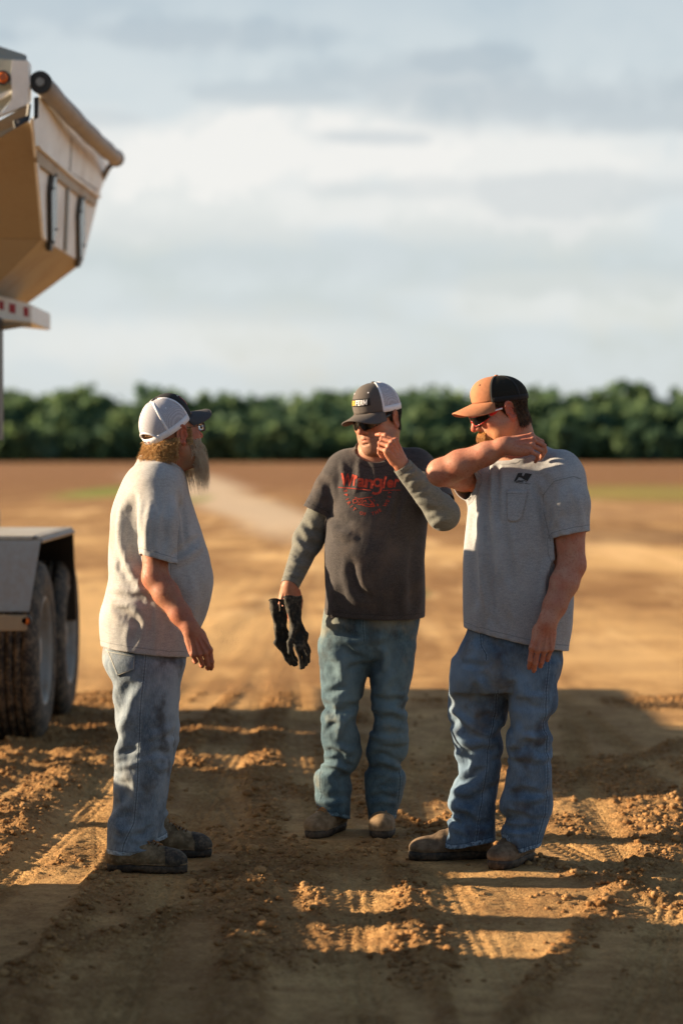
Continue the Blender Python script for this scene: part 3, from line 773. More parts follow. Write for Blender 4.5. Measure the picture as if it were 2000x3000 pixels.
# roll tarp along the top edge
tn_, tf_ = P(121, 243, 12.45), P(338, 462, 15.75)
ptsT = [tn_+(tf_-tn_)*k/12+V(0, 0, -.035*math.sin(math.pi*k/12))+V(.02*math.sin(math.pi*k/12), 0, 0) for k in range(13)]
tube('roll_tarp', ptsT, [.052+.003*math.sin(k*2.1) for k in range(13)], M_TARP, TR, 28)
dT = nrm(tf_-tn_)
c1 = tube('tarp_end_cap', [tn_-dT*.03, tn_+dT*.012], .058, M_BLACKP, TR, 28)
sub_of(tube('hub_ring', [tn_-dT*.042, tn_-dT*.03], .022, M_STEEL, TR, 16), c1)
tube('tarp_end_cap', [tf_-dT*.01, tf_+dT*.045], .056, M_BLACKP, TR, 28)
tube('tarp_crank_arm', [tf_+V(0, .02, -.02), P(318, 492, 16.0), P(301, 525, 16.3)], .018, M_BLACKP, TR, 8)
tube('tarp_crank_arm', [P(296, 470, 16.2), P(293, 530, 16.3)], .016, M_BLACKP, TR, 8)
poly_solid('tarp_bracket', [[P(100, 285, 12.35), P(100, 350, 12.35), P(112, 344, 12.35), P(114, 283, 12.35)]], M_BLACKP, TR, .02, .002)
poly_solid('tarp_bracket', [[P(42, 352, 12.2), P(46, 376, 12.2), P(88, 352, 12.25), P(93, 306, 12.25), P(86, 302, 12.25), P(82, 338, 12.25)]], M_BLACKP, TR, .02, .002)
tube('bracket_bolt', [P(53, 357, 12.2), P(53, 357, 12.17)], .009, M_STEEL, TR, 10)
# near end: sloped head panel, corner post with marker lamp
poly_solid('top_shield', [[P(-260, 60, 12.6), P(-260, 230, 12.35), P(80, 250, 12.35), P(79, 162, 12.6), P(74, 158, 12.6), P(0, 134, 12.6)]], painted('olive_grey_paint', (.30, .29, .24), .5, .4), TR, .015, .004)
CP = poly_solid('upright_post', [[P(36, 175, 12.3), P(33, 205, 12.3), P(36, 290, 12.3), P(10, 325, 12.3), P(-30, 350, 12.3), P(-30, 352, 12.3), P(78, 308, 12.3), P(86, 240, 12.3), P(82, 178, 12.3)]], M_CREAM, TR, .05, .006)
poly_solid('end_flange', [[P(84, 178, 12.3), P(80, 308, 12.3), P(92, 300, 12.5), P(93, 190, 12.5)]], M_CREAM, TR, .01, .002)
poly_solid('end_panel', [[P(-260, 150, 12.4), P(-260, 360, 12.4), P(0, 332, 12.4), P(40, 285, 12.4), P(36, 175, 12.4)]], painted('grey_green_paint', (.40, .40, .34), .5, .4), TR, .012, .002)
poly_solid('end_brace', [[P(-260, 268, 12.33), P(-260, 292, 12.33), P(0, 292, 12.33), P(34, 272, 12.33), P(34, 262, 12.33), P(0, 275, 12.33)]], M_CREAM, TR, .03, .004)
poly_solid('end_sill', [[P(-260, 420, 12.3), P(-260, 500, 12.32), P(0, 404, 12.3), P(86, 354, 12.32), P(80, 308, 12.3), P(0, 352, 12.3)]], M_TAN, TR, .05, .005)
lc = P(12, 230, 12.33); lm = tube('marker_lamp', [lc, lc-V(0, .03, 0)], .037, M_BLACKP, TR, 28)
sub_of(tube('lens', [lc-V(0, .02, 0), lc-V(0, .042, 0), lc-V(0, .048, 0)], [.027, .026, .018], M_AMBER, TR, 24), lm)
for k in range(5): sub_of(tube('lens_dot', [lc-V(.011*math.cos(k*1.4), .047, .011*math.sin(k*1.4)), lc-V(.011*math.cos(k*1.4), .051, .011*math.sin(k*1.4))], .0035, M_BLACKP, TR, 8), lm)
# rear frame beam with red and white tape, and its leg
fb = poly_solid('frame_beam', [[P(-300, 840, 14.0), P(-300, 905, 14.0), P(94, 945, 14.0), P(94, 893, 14.0), P(0, 866, 14.0)]], M_CREAM, TR, .9, .006)
for x0, x1, y0, y1 in ((-30, -12, 872, 898), (-2, 12, 880, 905), (28, 46, 888, 915), (70, 84, 898, 925)):
    strip_ = poly_solid('red_tape', [[P(x0, y0, 13.995), P(x0, y1, 13.995), P(x1, y1+4, 13.995), P(x1, y0+4, 13.995)]], M_RED, TR, .003, 0); sub_of(strip_, fb)
poly_solid('frame_underside', [[P(-300, 915, 14.0), P(-300, 960, 13.9), P(0, 958, 13.9), P(60, 948, 13.9), P(94, 946, 14.0)]], M_TAN, TR, .03, .003)
box('frame_leg', (-2.15, 13.75, 1.6), (-1.945, 13.95, 2.3), M_BLACKP, TR)
# fender
F = lambda px, py, Y: P(px, py, Y)
YN, YF = 12.25, 13.72
xo = -1.57
fz = P(100, 1582, YN)[2]; fz2 = fz
def fp(x, y, z): return V(x, y, z)
xe = P(121, 1585, YN)[0]
M_FENDER = painted('dusty_beige_paint', (.46, .44, .39), .5, .6, (.30, .21, .13), scale=5)
FD = poly_solid('fender', [[fp(-3.9, YN, fz), fp(-3.9, YF, fz2), fp(xe, YF, fz2), fp(xe, YN, fz)]], M_FENDER, TR, .02, .006)
fo = [fp(xe, YN, fz-.012), fp(xe, YF, fz-.012), fp(xe+.02, YF+.22, fz-.50), fp(xe+.02, YF+.16, fz-.50)]
poly_solid('fender_side_skirt', [[fp(xe, YF, fz), fp(-3.9, YF, fz), fp(-3.9, YF+.68, fz-.56), fp(xe-.055, YF+.68, fz-.56)]], M_BLACKP, TR, .015, .003)
poly_solid('fender_lip', [[fp(xe-.05, YN, fz+.006), fp(xe-.05, YF, fz+.006), fp(xe+.006, YF, fz-.02), fp(xe+.006, YN, fz-.02)]], M_STEEL, TR, .02, .004)
xb = P(99, 1800, YN)[0]; zb1 = P(99, 1788, YN)[2]; zb2 = P(82, 1845, YN)[2]
poly_solid('fender_front', [[fp(-3.9, YN-.005, fz-.005), fp(xe, YN-.005, fz-.005), fp(xb, YN-.16, zb1), fp(-3.9, YN-.16, zb1)]], painted('primer_grey_cream_paint', (.36, .34, .30), .5, .6), TR, .012, .004)
poly_solid('light_bar', [[fp(-3.9, YN-.18, zb1-.01), fp(xb, YN-.18, zb1-.01), fp(xb-.01, YN-.18, zb2+.01), fp(-3.9, YN-.18, zb2-.02)]], M_TAN, TR, .04, .006)
lc = P(78, 1818, YN-.18); lm = tube('marker_lamp', [lc, lc-V(0, .03, 0)], .029, M_BLACKP, TR, 24)
sub_of(tube('lens', [lc-V(0, .02, 0), lc-V(0, .04, 0)], [.022, .017], M_AMBER, TR, 20), lm)
# dual wheels on two axles: tyre > tread ribs, rim > lug nuts
def wheel(x_out, yc, w=.27, R=.485):
    cz = R-.02; c = (x_out-w/2, yc, cz)
    prof = [(-w/2+.01, R*.60), (-w/2-.005, R*.72), (-w/2, R*.86), (-w/2+.018, R*.955)]
    n = 5; t0 = -w/2+.03; tw = w-.06
    for k in range(n):
        a = t0+tw*k/n; b = t0+tw*(k+1)/n
        prof += [(a+.004, R), (b-.012, R)]
        if k < n-1: prof += [(b-.010, R-.016), (b, R-.016)]
    prof += [(w/2-.018, R*.955), (w/2, R*.86), (w/2+.005, R*.72), (w/2-.01, R*.60)]
    ty = lathe_x('tyre', prof, c, M_RUBBER, TR, 72)
    rp = [(w/2-.012, R*.61), (w/2-.004, R*.585), (w/2-.03, R*.56), (w/2-.09, R*.52), (w/2-.10, R*.44), (w/2-.085, R*.36), (w/2-.080, R*.22), (w/2-.055, R*.20), (w/2-.035, R*.14), (w/2-.03, .001)]
    rm = lathe_x('rim', rp, c, M_RIM, TR, 48); sub_of(rm, ty)
    for k in range(10):
        a = 2*math.pi*k/10; r_ = R*.31; p = V(c[0]+w/2-.09, c[1]+r_*math.cos(a), c[2]+r_*math.sin(a))
        sub_of(tube('lug_nut', [p, p+V(.035, 0, 0)], .014, M_RUST, TR, 6), ty)
    return ty
xw = P(135, 1900, 12.9)[0]
for yc in (12.95, 14.15):
    wheel(xw, yc); wheel(xw-.33, yc); wheel(-3.75, yc); wheel(-4.08, yc)
    tube('axle', [(-4.2, yc, .46), (xw-.15, yc, .46)], .06, M_BLACKP, TR, 12)
    tube('hub', [(xw-.2, yc, .465), (xw-.075, yc, .465)], .08, M_RIM, TR, 20)
# chassis rails and struts; then unseen panels, boxes and posts added to shape the shadows
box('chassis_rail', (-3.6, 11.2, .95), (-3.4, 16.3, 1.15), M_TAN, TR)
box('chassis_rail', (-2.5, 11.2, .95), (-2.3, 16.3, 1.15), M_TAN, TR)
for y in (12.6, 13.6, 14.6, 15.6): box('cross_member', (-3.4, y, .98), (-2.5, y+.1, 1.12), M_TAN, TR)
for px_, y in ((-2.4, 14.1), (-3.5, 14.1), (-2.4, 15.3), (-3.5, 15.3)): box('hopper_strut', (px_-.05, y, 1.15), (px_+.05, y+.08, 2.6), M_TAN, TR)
box('sun_blocker_panel', (-2.62, 8.85, .47), (-2.50, 11.9, .80), M_TAN, TR)  # unseen panels added to block the sun, gaps left for the lit patches
box('sun_blocker_panel', (-2.62, 4.0, .02), (-2.50, 7.80, 2.2), M_TAN, TR)
box('sun_blocker_panel', (-2.62, 7.80, .93), (-2.50, 8.20, 2.2), M_TAN, TR)
box('sun_blocker_box', (-3.2, 7.82, .02), (-2.52, 8.20, .67), M_BLACKP, TR)  # unseen boxes added to shade strips of the foreground
box('sun_blocker_box', (-3.2, 8.44, .42), (-2.52, 8.84, .66), M_BLACKP, TR)
box('upright_post', (-2.64, 8.20, .0), (-2.50, 8.43, 2.2), M_TAN, TR)  # unseen post added to block the sun between two gaps
for y in (10.15, 11.7): box('sun_blocker_leg', (-2.75, y, 0), (-2.6, y+.12, .95), M_BLACKP, TR)  # unseen uprights added among the sun blockers
# ------------------------------------------------------------------ people: shared builders
def N_(py, xl, xr, Y, ry, dy=0.):
    a, b = P(xl, py, Y), P(xr, py, Y)
    return (a[2], (a[0]+b[0])/2, Y+dy, (b[0]-a[0])/2, ry)
def headR(yaw, pitch=0, roll=0):
    """columns: right, forward, up.  yaw 180 looks at the camera, 90 looks left; positive pitch looks up"""
    return rot('Z', yaw)@rot('X', pitch)@rot('Y', roll)
def build_head(h=.0024, jowl=1., wide=1., neck=None, neck_r=(.060, .066), nose=1.):
    F = Field((-.115, -.135, -.30), (.115, .15, .135), h)
    w = wide
    F.add(ell((0, -.012, .035), (.078, .099, .088)))
    F.add(ell((0, .028, -.030), (.063*w, .064, .088)), .03)
    for s in (-1, 1):
        F.add(rc((s*.054*w, -.008, -.055), (s*.020, .068, -.104), .021, .018), .03)
        F.add(ell((s*.046*w, .058, -.026), (.024, .022, .020)), .02)
        F.add(ell((s*.047*w, .030, -.074), (.025*jowl, .036, .032*jowl)), .03)
    F.add(ell((0, .080, -.102), (.025, .016, .018)), .018)
    F.add(ell((0, .045, -.118), (.042*jowl, .040, .022*jowl)), .03)
    F.add(rc((-.034, .080, .019), (.034, .080, .019), .013, .013), .016)
    F.add(ell((0, .076, -.070), (.036, .022, .030)), .02)
    for s in (-1, 1):
        F.add(ell((s*.032, .100, .000), (.019, .014, .013)), .014, 's')
        F.add(ell((s*.031, .0795, .000), (.0135, .0125, .0125)), .003)
        F.add(rc((s*.018, .088, .0075), (s*.045, .078, .005), .0035, .003), .004)     # upper lid
        F.add(rc((s*.020, .087, -.009), (s*.044, .078, -.008), .0032, .003), .005)    # lower lid
    F.add(rc((0, .090, .012), (0, .112*nose+.002, -.030), .0085, .0105), .012)
    F.add(ell((0, .1135*nose+.002, -.037), (.0115, .011, .0100)), .008)
    for s in (-1, 1):
        F.add(ell((s*.0125, .102, -.040), (.0085, .011, .0075)), .007)
        F.add(ell((s*.0065, .107, -.0485), (.0032, .0045, .003)), .003, 's')
    F.add(rc((-.019, .0895, -.0665), (0, .0955, -.0645), .0045, .0055), .008); F.add(rc((.019, .0895, -.0665), (0, .0955, -.0645), .0045, .0055), .008)
    F.add(rc((-.016, .089, -.0775), (.016, .089, -.0775), .0055, .0055), .006); F.add(ell((0, .0945, -.0775), (.012, .0055, .0055)), .006)
    for s in (-1, 1): F.add(rc((0, .1015, -.0705), (s*.025, .0875, -.0725), .0013, .0016), .0035, 's')
    F.add(ell((0, .0965, -.0885), (.015, .005, .003)), .007, 's')
    for s in (-1, 1):
        F.add(rc((s*.019, .100, -.047), (s*.033, .086, -.066), .0008, .001), .007, 's')   # smile fold
        # ear: flared cup with rim, concha, tragus and lobe
        R = rot('Z', s*-20)@rot('X', -8)
        c = np.array([s*.079, -.012, -.008])
        F.add(ell(c, (.0065, .018, .031), R), .006)
        pts = [c+R@np.array([s*.006, .019*math.sin(a)*1.02-.002, .032*math.cos(a)]) for a in np.linspace(.9, -3.3, 12)]
        chain(F, pts, [.0042-.0008*(i/11) for i in range(12)], .004, .006)
        F.add(ell(c+R@np.array([s*.007, .004, -.004]), (.006, .0095, .015), R), .004, 's')
        F.add(rc(c+R@np.array([s*.005, -.006, .014]), c+R@np.array([s*.006, -.006, -.014]), .003, .003), .004)
        F.add(ell(c+R@np.array([s*.004, .004, -.033]), (.005, .008, .009), R), .006)
        F.add(ell(c+R@np.array([s*.002, .016, -.006]), (.004, .004, .007), R), .004)
    if neck is not None:
        nb = np.asarray(neck)
        F.add(rc((0, -.030, -.055), nb, neck_r[0], neck_r[1]), .03)
        F.add(rc((0, .030, -.105), nb+(0, .035, .0), .030, .034), .03)
    return F
def arm_points(sh, el, wr): return [np.asarray(p, float) for p in (sh, el, wr)]
def add_arm(F, sh, el, wr, ru=.052, re=.042, rf=.043, rw=.028, k=.02):
    """shoulder to wrist with biceps, forearm belly and flattening wrist"""
    sh, el, wr = map(np.asarray, (sh, el, wr))
    chain(F, [sh, sh*.45+el*.55, el], [ru*1.08, ru, re], k)
    f1 = el*.70+wr*.30
    chain(F, [el, f1, el*.30+wr*.70, wr], [re, rf, (rf+rw)/2*.98, rw], k)
def build_hand(F, wr, fwd, back, s, curl, spread=(-6, -1, 4, 10), thumb=(35, 25, 20, 20), L=1., k=.0055, splay=0., ulnar=0.):
    """hand at wrist wr; fwd: wrist -> middle knuckle, back: normal of the back of the hand;
    s=+1: index finger lies towards cross(fwd, back); curl: per finger (index..little) three joint angles"""
    wr = np.asarray(wr, float); fwd = nrm(fwd); back = nrm(np.asarray(back)-fwd*(np.dot(back, fwd))); lat = np.cross(fwd, back)*s
    pt = lambda a, b, c: wr+(fwd*a+lat*b+back*c)*L            # along, towards index, towards back
    mcp = [(.093, .034, .002), (.097, .012, .005), (.092, -.010, .003), (.083, -.030, -.002)]
    rad = [(.0094, .0087, .0080, .0070), (.0096, .0089, .0081, .0071), (.0092, .0084, .0077, .0068), (.0083, .0075, .0069, .0061)]
    ln = [(.044, .026, .021), (.048, .030, .022), (.045, .028, .021), (.036, .021, .019)]
    # palm: four metacarpals, heel and thumb mound
    for i, m in enumerate(mcp):
        F.add(rc(pt(.008, m[1]*.55, .000), pt(*m), .0155*L, .0108*L), .010)
        F.add(rc(pt(.030, m[1]*.75, -.010), pt(m[0]-.012, m[1], -.010), .0145*L, .0098*L), .010)
        F.add(ell(pt(m[0], m[1], m[2]+.004), (.0098*L,)*3), .006)                     # knuckle
        F.add(rc(pt(.03, m[1]*.6, .0155), pt(m[0]-.004, m[1], m[2]+.0125), .0018, .0022), .006)  # tendon
    F.add(rc(pt(-.012, 0, 0), pt(.015, 0, -.002), .026*L, .025*L), .018)
    F.add(ell(pt(.035, .026, -.015), (.026*L, .018*L, .015*L), np.stack([fwd, lat, back], 1)), .012)
    tips = []
    for i, m in enumerate(mcp):
        a = math.radians(-spread[i])
        d0 = fwd*math.cos(a)-lat*math.sin(a) if True else fwd
        d0 = fwd*math.cos(a)+lat*math.sin(-a)*1.0
        ax = nrm(np.cross(d0, back)); p = pt(*m); ang = 0; pts = [p]; n_ = back
        for j in range(3):
            ang += math.radians(curl[i][j]); d = d0*math.cos(ang)-back*math.sin(ang)
            p = p+d*ln[i][j]*L; pts.append(p)
        rr = [x*L for x in rad[i]]
        for j in range(3):
            F.add(rc(pts[j], pts[j+1], rr[j]*.97, rr[j+1]), .0035 if j == 0 else .0016)
            if j: F.add(ell(pts[j], (rr[j]*1.08,)*3), .003)
        d = nrm(pts[3]-pts[2]); nb = nrm(np.cross(np.cross(d, back), d)) if abs(d@back) < .95 else -fwd
        nb = nrm(np.cross(ax, d)); nb = nb if nb@back > -1.1 else -nb
        nb = nrm(back*math.cos(ang)+d0*math.sin(ang))
        F.add(ell(pts[3]-d*.004*L+nb*rr[3]*.55, (.0055*L, .0062*L, .0022*L), np.stack([d, nrm(np.cross(d, nb)), nb], 1)), .001)   # nail
        tips.append(pts)
    # thumb leaves the side of the palm near its base
    t0, t1, t2, t3 = [math.radians(x) for x in thumb]
    b = pt(.022, .026, -.012); d = nrm(fwd*math.cos(t0)+lat*math.sin(t0)-back*math.sin(t1)*.9)
    p1 = b+d*.040*L; d2 = nrm(d+(-lat*math.sin(t2)*.8)+fwd*.25); p2 = p1+d2*.032*L; d3 = nrm(d2-lat*math.sin(t3)*.7); p3 = p2+d3*.026*L
    F.add(rc(b, p1, .0155*L, .0108*L), .010); F.add(rc(p1, p2, .0118*L, .0105*L), .003); F.add(rc(p2, p3, .0105*L, .0088*L), .002)
    F.add(ell(p3-d3*.004+back*.006*L, (.007*L, .0075*L, .0025*L), np.stack([d3, nrm(np.cross(d3, back)), nrm(np.cross(np.cross(d3, back), d3))], 1)), .001)
    return tips, (b, p1, p2, p3)
def field_around(pts, pad, h):
    pts = np.array(pts); return Field(pts.min(0)-pad, pts.max(0)+pad, h)
def join_arrays(parts):
    Vs, Fs, off = [], [], 0
    for v, q in parts: Vs.append(v); Fs.append(q+off); off += len(v)
    return np.concatenate(Vs), np.concatenate(Fs)
# ------------------------------------------------------------------ cloth: cut pattern from a surface, drape it over the body
class Collider:
    """trilinear lookup of a body's distance field"""
    def __init__(s, F):
        s.F = F; s.g = np.gradient(F.d, F.h)
        s.n = np.array(F.d.shape)
    def __call__(s, x):
        p = (x-s.F.lo)/s.F.h; p = np.clip(p, 0, s.n-1.001); i = p.astype(int); f = p-i
        d = 0; g = np.zeros_like(x)
        for a in (0, 1):
            for b in (0, 1):
                for c in (0, 1):
                    w = (f[:, 0] if a else 1-f[:, 0])*(f[:, 1] if b else 1-f[:, 1])*(f[:, 2] if c else 1-f[:, 2])
                    I = (i[:, 0]+a, i[:, 1]+b, i[:, 2]+c); d = d+w*s.F.d[I]
                    for k in range(3): g[:, k] += w*s.g[k][I]
        return d, g/(np.linalg.norm(g, axis=1)[:, None]+1e-9)
def neighbours(v, q, kmax=12):
    e = np.concatenate([edges_of(q), q[:, [0, 2]], q[:, [1, 3]]]); e = np.unique(np.sort(e, 1), axis=0)
    a = np.concatenate([e[:, 0], e[:, 1]]); b = np.concatenate([e[:, 1], e[:, 0]]); o = np.argsort(a, kind='stable'); a, b = a[o], b[o]
    st = np.searchsorted(a, np.arange(len(v))); k = np.arange(len(a))-st[a]; ok = k < kmax
    nb = np.tile(np.arange(len(v))[:, None], (1, kmax)); nb[a[ok], k[ok]] = b[ok]; return nb
def drape(v, q, col, pin, grow=(.02, .02), its=260, grav=.00006, bend=.12, thick=.004, seedamp=.006, seed=1, growf=None, axis=None, freq=9., key='', stiff=.9, drag=.90, hold=.5, hs=9, rest=None):
    """settle cloth v, q over the collider. pin: soft anchoring 0..1; grow: extra cloth (along axis, across axis);
    growf(p): local multiplier; axis(p): local long direction of the garment (default vertical)"""
    import time; t0 = time.time()
    x0 = v.copy(); rv = v if rest is None else rest; nb = neighbours(v, q); own = nb == np.arange(len(v))[:, None]
    e = rv[nb]-rv[:, None]; L = np.linalg.norm(e, axis=2); u = e/np.maximum(L, 1e-9)[:, :, None]
    ax = axis(v) if axis is not None else np.tile(V(0, 0, 1), (len(v), 1))
    al = (u*ax[:, None]).sum(2)**2
    gf = np.ones(len(v)) if growf is None else growf(v)
    gf = (gf[nb]+gf[:, None])/2
    L0 = L*(1+gf*(grow[0]*al+grow[1]*(1-al)))
    N = vnormals(v, q); p = v*freq
    nz = (fbm(p[:, 0]+seed, p[:, 1], p[:, 2], 3)-.5)*2
    x = v+N*(nz*seedamp)[:, None]; xp = x.copy(); w = (~own).astype(float); cnt = np.maximum(w.sum(1), 1)
    pin = np.asarray(pin)[:, None]; G = V(0, 0, -grav)
    for it in range(its):
        vel = (x-xp)*drag; xp = x.copy(); x = x+vel+G
        for k in range(2):
            d = x[nb]-x[:, None]; l = np.linalg.norm(d, axis=2); c = np.where(own, 0, (l-L0)/np.maximum(l, 1e-9))
            x = x+(d*c[:, :, None]).sum(1)/cnt[:, None]*stiff
        dis = x-x0; m = (dis[nb]*w[:, :, None]).sum(1)/cnt[:, None]; x = x+bend*(m-dis)
        x = x+pin*(x0-x)
        if it % 4 == 3:                                     # the wide shape of the garment stays put, only folds may grow
            dis = x-x0
            for k in range(hs): dis = dis*.2+.8*(dis[nb]*w[:, :, None]).sum(1)/cnt[:, None]
            x = x-hold*dis; xp = xp-hold*dis
        dd, g = col(x); pen = np.clip(thick-dd, 0, .05); x = x+g*pen[:, None]
        hit = pen > 0; xp[hit] = xp[hit]*.4+x[hit]*.6
        x[:, 2] = np.maximum(x[:, 2], .012)
    print('DRAPE', key, len(v), 'verts', round(time.time()-t0, 1), 's', 'moved', round(float(np.linalg.norm(x-v, axis=1).mean()), 4), float(np.linalg.norm(x-v, axis=1).max()))
    return x
def creases(v, q, L, eye=None):
    """press folds into the cloth. each: (polyline of photo pixels, depth in m, half width in px[, facing sign])"""
    if not L: return v
    N = vnormals(v, q); o = V(0, 0, CAMH); view = o-v; view /= np.linalg.norm(view, axis=1)[:, None]
    face = smooth01((N*view).sum(1), -.05, .35)
    c, s_ = math.cos(PITCH), math.sin(PITCH); d = v-o
    f = d[:, 1]*c-d[:, 2]*s_; up = d[:, 1]*s_+d[:, 2]*c
    px = np.stack([1000+FPX*d[:, 0]/f, 1500-FPX*up/f], 1)
    out = np.zeros(len(v))
    for line, amp, w in L:
        line = np.array(line, float); best = np.full(len(v), 1e9); tt = np.zeros(len(v)); tot = 0
        seg = np.linalg.norm(np.diff(line, axis=0), axis=1); cum = np.concatenate([[0], np.cumsum(seg)])
        for i in range(len(line)-1):
            a, b = line[i], line[i+1]; t_ = np.clip(((px-a)@(b-a))/((b-a)@(b-a)), 0, 1)
            dd = np.linalg.norm(px-a-t_[:, None]*(b-a), axis=1); m = dd < best; best[m] = dd[m]; tt[m] = (cum[i]+t_[m]*seg[i])/cum[-1]
        taper = np.clip(np.minimum(tt, 1-tt)*4+.12, 0, 1); taper = taper**.7
        u = best/(w*(.55+.45*taper)); prof = np.exp(-u*u)-.42*np.exp(-((u-1.7)/.8)**2)
        out += 1.35*amp*prof*taper
    return v+N*(out*face)[:, None]
def two_stage(make, col, pinf, folds=(), its=(150, 110), h=.0105, hc=.021, **kw):
    """large folds on a coarse cut of the garment first, then the fine cloth over them"""
    from mathutils.kdtree import KDTree
    vc, qc = make(hc); r0 = vc.copy(); vc = creases(vc, qc, [f for f in folds if f[2] >= 14])
    kc = dict(kw); kc['hs'] = max(3, kw.get('hs', 9)//2)
    xc = drape(vc, qc, col, pinf(r0), its=its[0], **kc); dc = xc-r0
    v, q = make(h); rest = v.copy()
    kd = KDTree(len(r0))
    for i, p in enumerate(r0): kd.insert(p, i)
    kd.balance(); disp = np.zeros_like(v)
    for i, p in enumerate(v):
        nn = kd.find_n(p, 5); w = np.array([1/(d*d+1e-6) for _, _, d in nn]); disp[i] = (dc[[j for _, j, _ in nn]]*w[:, None]).sum(0)/w.sum()
    x = rest+disp; x = creases(x, q, [f for f in folds if f[2] < 14])
    kf = dict(kw); kf['seedamp'] = kw.get('seedamp', .006)*.25; kf['freq'] = kw.get('freq', 9.)*2; kf['rest'] = rest; kf['hold'] = 0.35; kf['hs'] = 5
    g = kw.get('grow', (.02, .02)); kf['grow'] = (g[0]*.8, g[1]*.8)
    x = drape(x, q, col, pinf(rest), its=its[1], **kf)
    return x, q, rest
def geo_dist(v, q, src, cap=.06):
    """distance along the surface from a set of vertices"""
    e = np.unique(np.sort(edges_of(q), 1), axis=0); L = np.linalg.norm(v[e[:, 0]]-v[e[:, 1]], axis=1)
    d = np.full(len(v), cap); d[src] = 0
    for _ in range(30):
        o = d.copy(); np.minimum.at(d, e[:, 1], o[e[:, 0]]+L); np.minimum.at(d, e[:, 0], o[e[:, 1]]+L)
        if np.allclose(o, d): break
    return d
def garment(name, v, q, mat_, parent, attrs, subdiv=1, th=.0028):
    o = mesh_obj(name, v, q, mat_)
    for k, a in attrs.items(): set_attr(o, k, a)
    if subdiv:
        m = o.modifiers.new('s', 'SUBSURF'); m.levels = subdiv; m.render_levels = subdiv
    m = o.modifiers.new('t', 'SOLIDIFY'); m.thickness = th; m.offset = -1; m.use_rim = True
    world_parent(o, parent); return o
# ------------------------------------------------------------------ cap
CAPZ = [.040, .112]
def crown_pt(th, t, rx=.0845, ry=.104, cy=-.008, puff=1.):
    """th: 0 = front, pi = back; t: 0 rim .. 1 top"""
    z0, H = CAPZ; front = max(0, math.cos(th))
    p = 2.15+.75*front*puff; rr = (1-t**p)**(1/p)
    rr = rr*(1+.03*math.sin(t*math.pi)*(1+.6*front))
    return np.array([rx*rr*math.sin(th), cy+ry*rr*math.cos(th)+.004*front*t, z0+H*t])
def sheet(name, rows, mat_, th=.0022, smooth=True):
    """grid of points -> thin shell with thickness"""
    A = np.array(rows); n, m = A.shape[:2]; v = A.reshape(-1, 3); i = np.arange(n*m).reshape(n, m)
    q = np.stack([i[:-1, :-1], i[1:, :-1], i[1:, 1:], i[:-1, 1:]], -1).reshape(-1, 4)
    o = mesh_obj(name, v, q, mat_, smooth=smooth)
    md = o.modifiers.new('t', 'SOLIDIFY'); md.thickness = th; md.offset = 0; return o
def place(o, R, c, root):
    """put a piece modelled in head space onto the head"""
    M = Matrix.LocRotScale(Vector(c), Matrix(R.tolist()).to_quaternion(), None)
    o.parent = root; o.matrix_parent_inverse = Matrix.Translation(-root.location); o.matrix_basis = M; return o
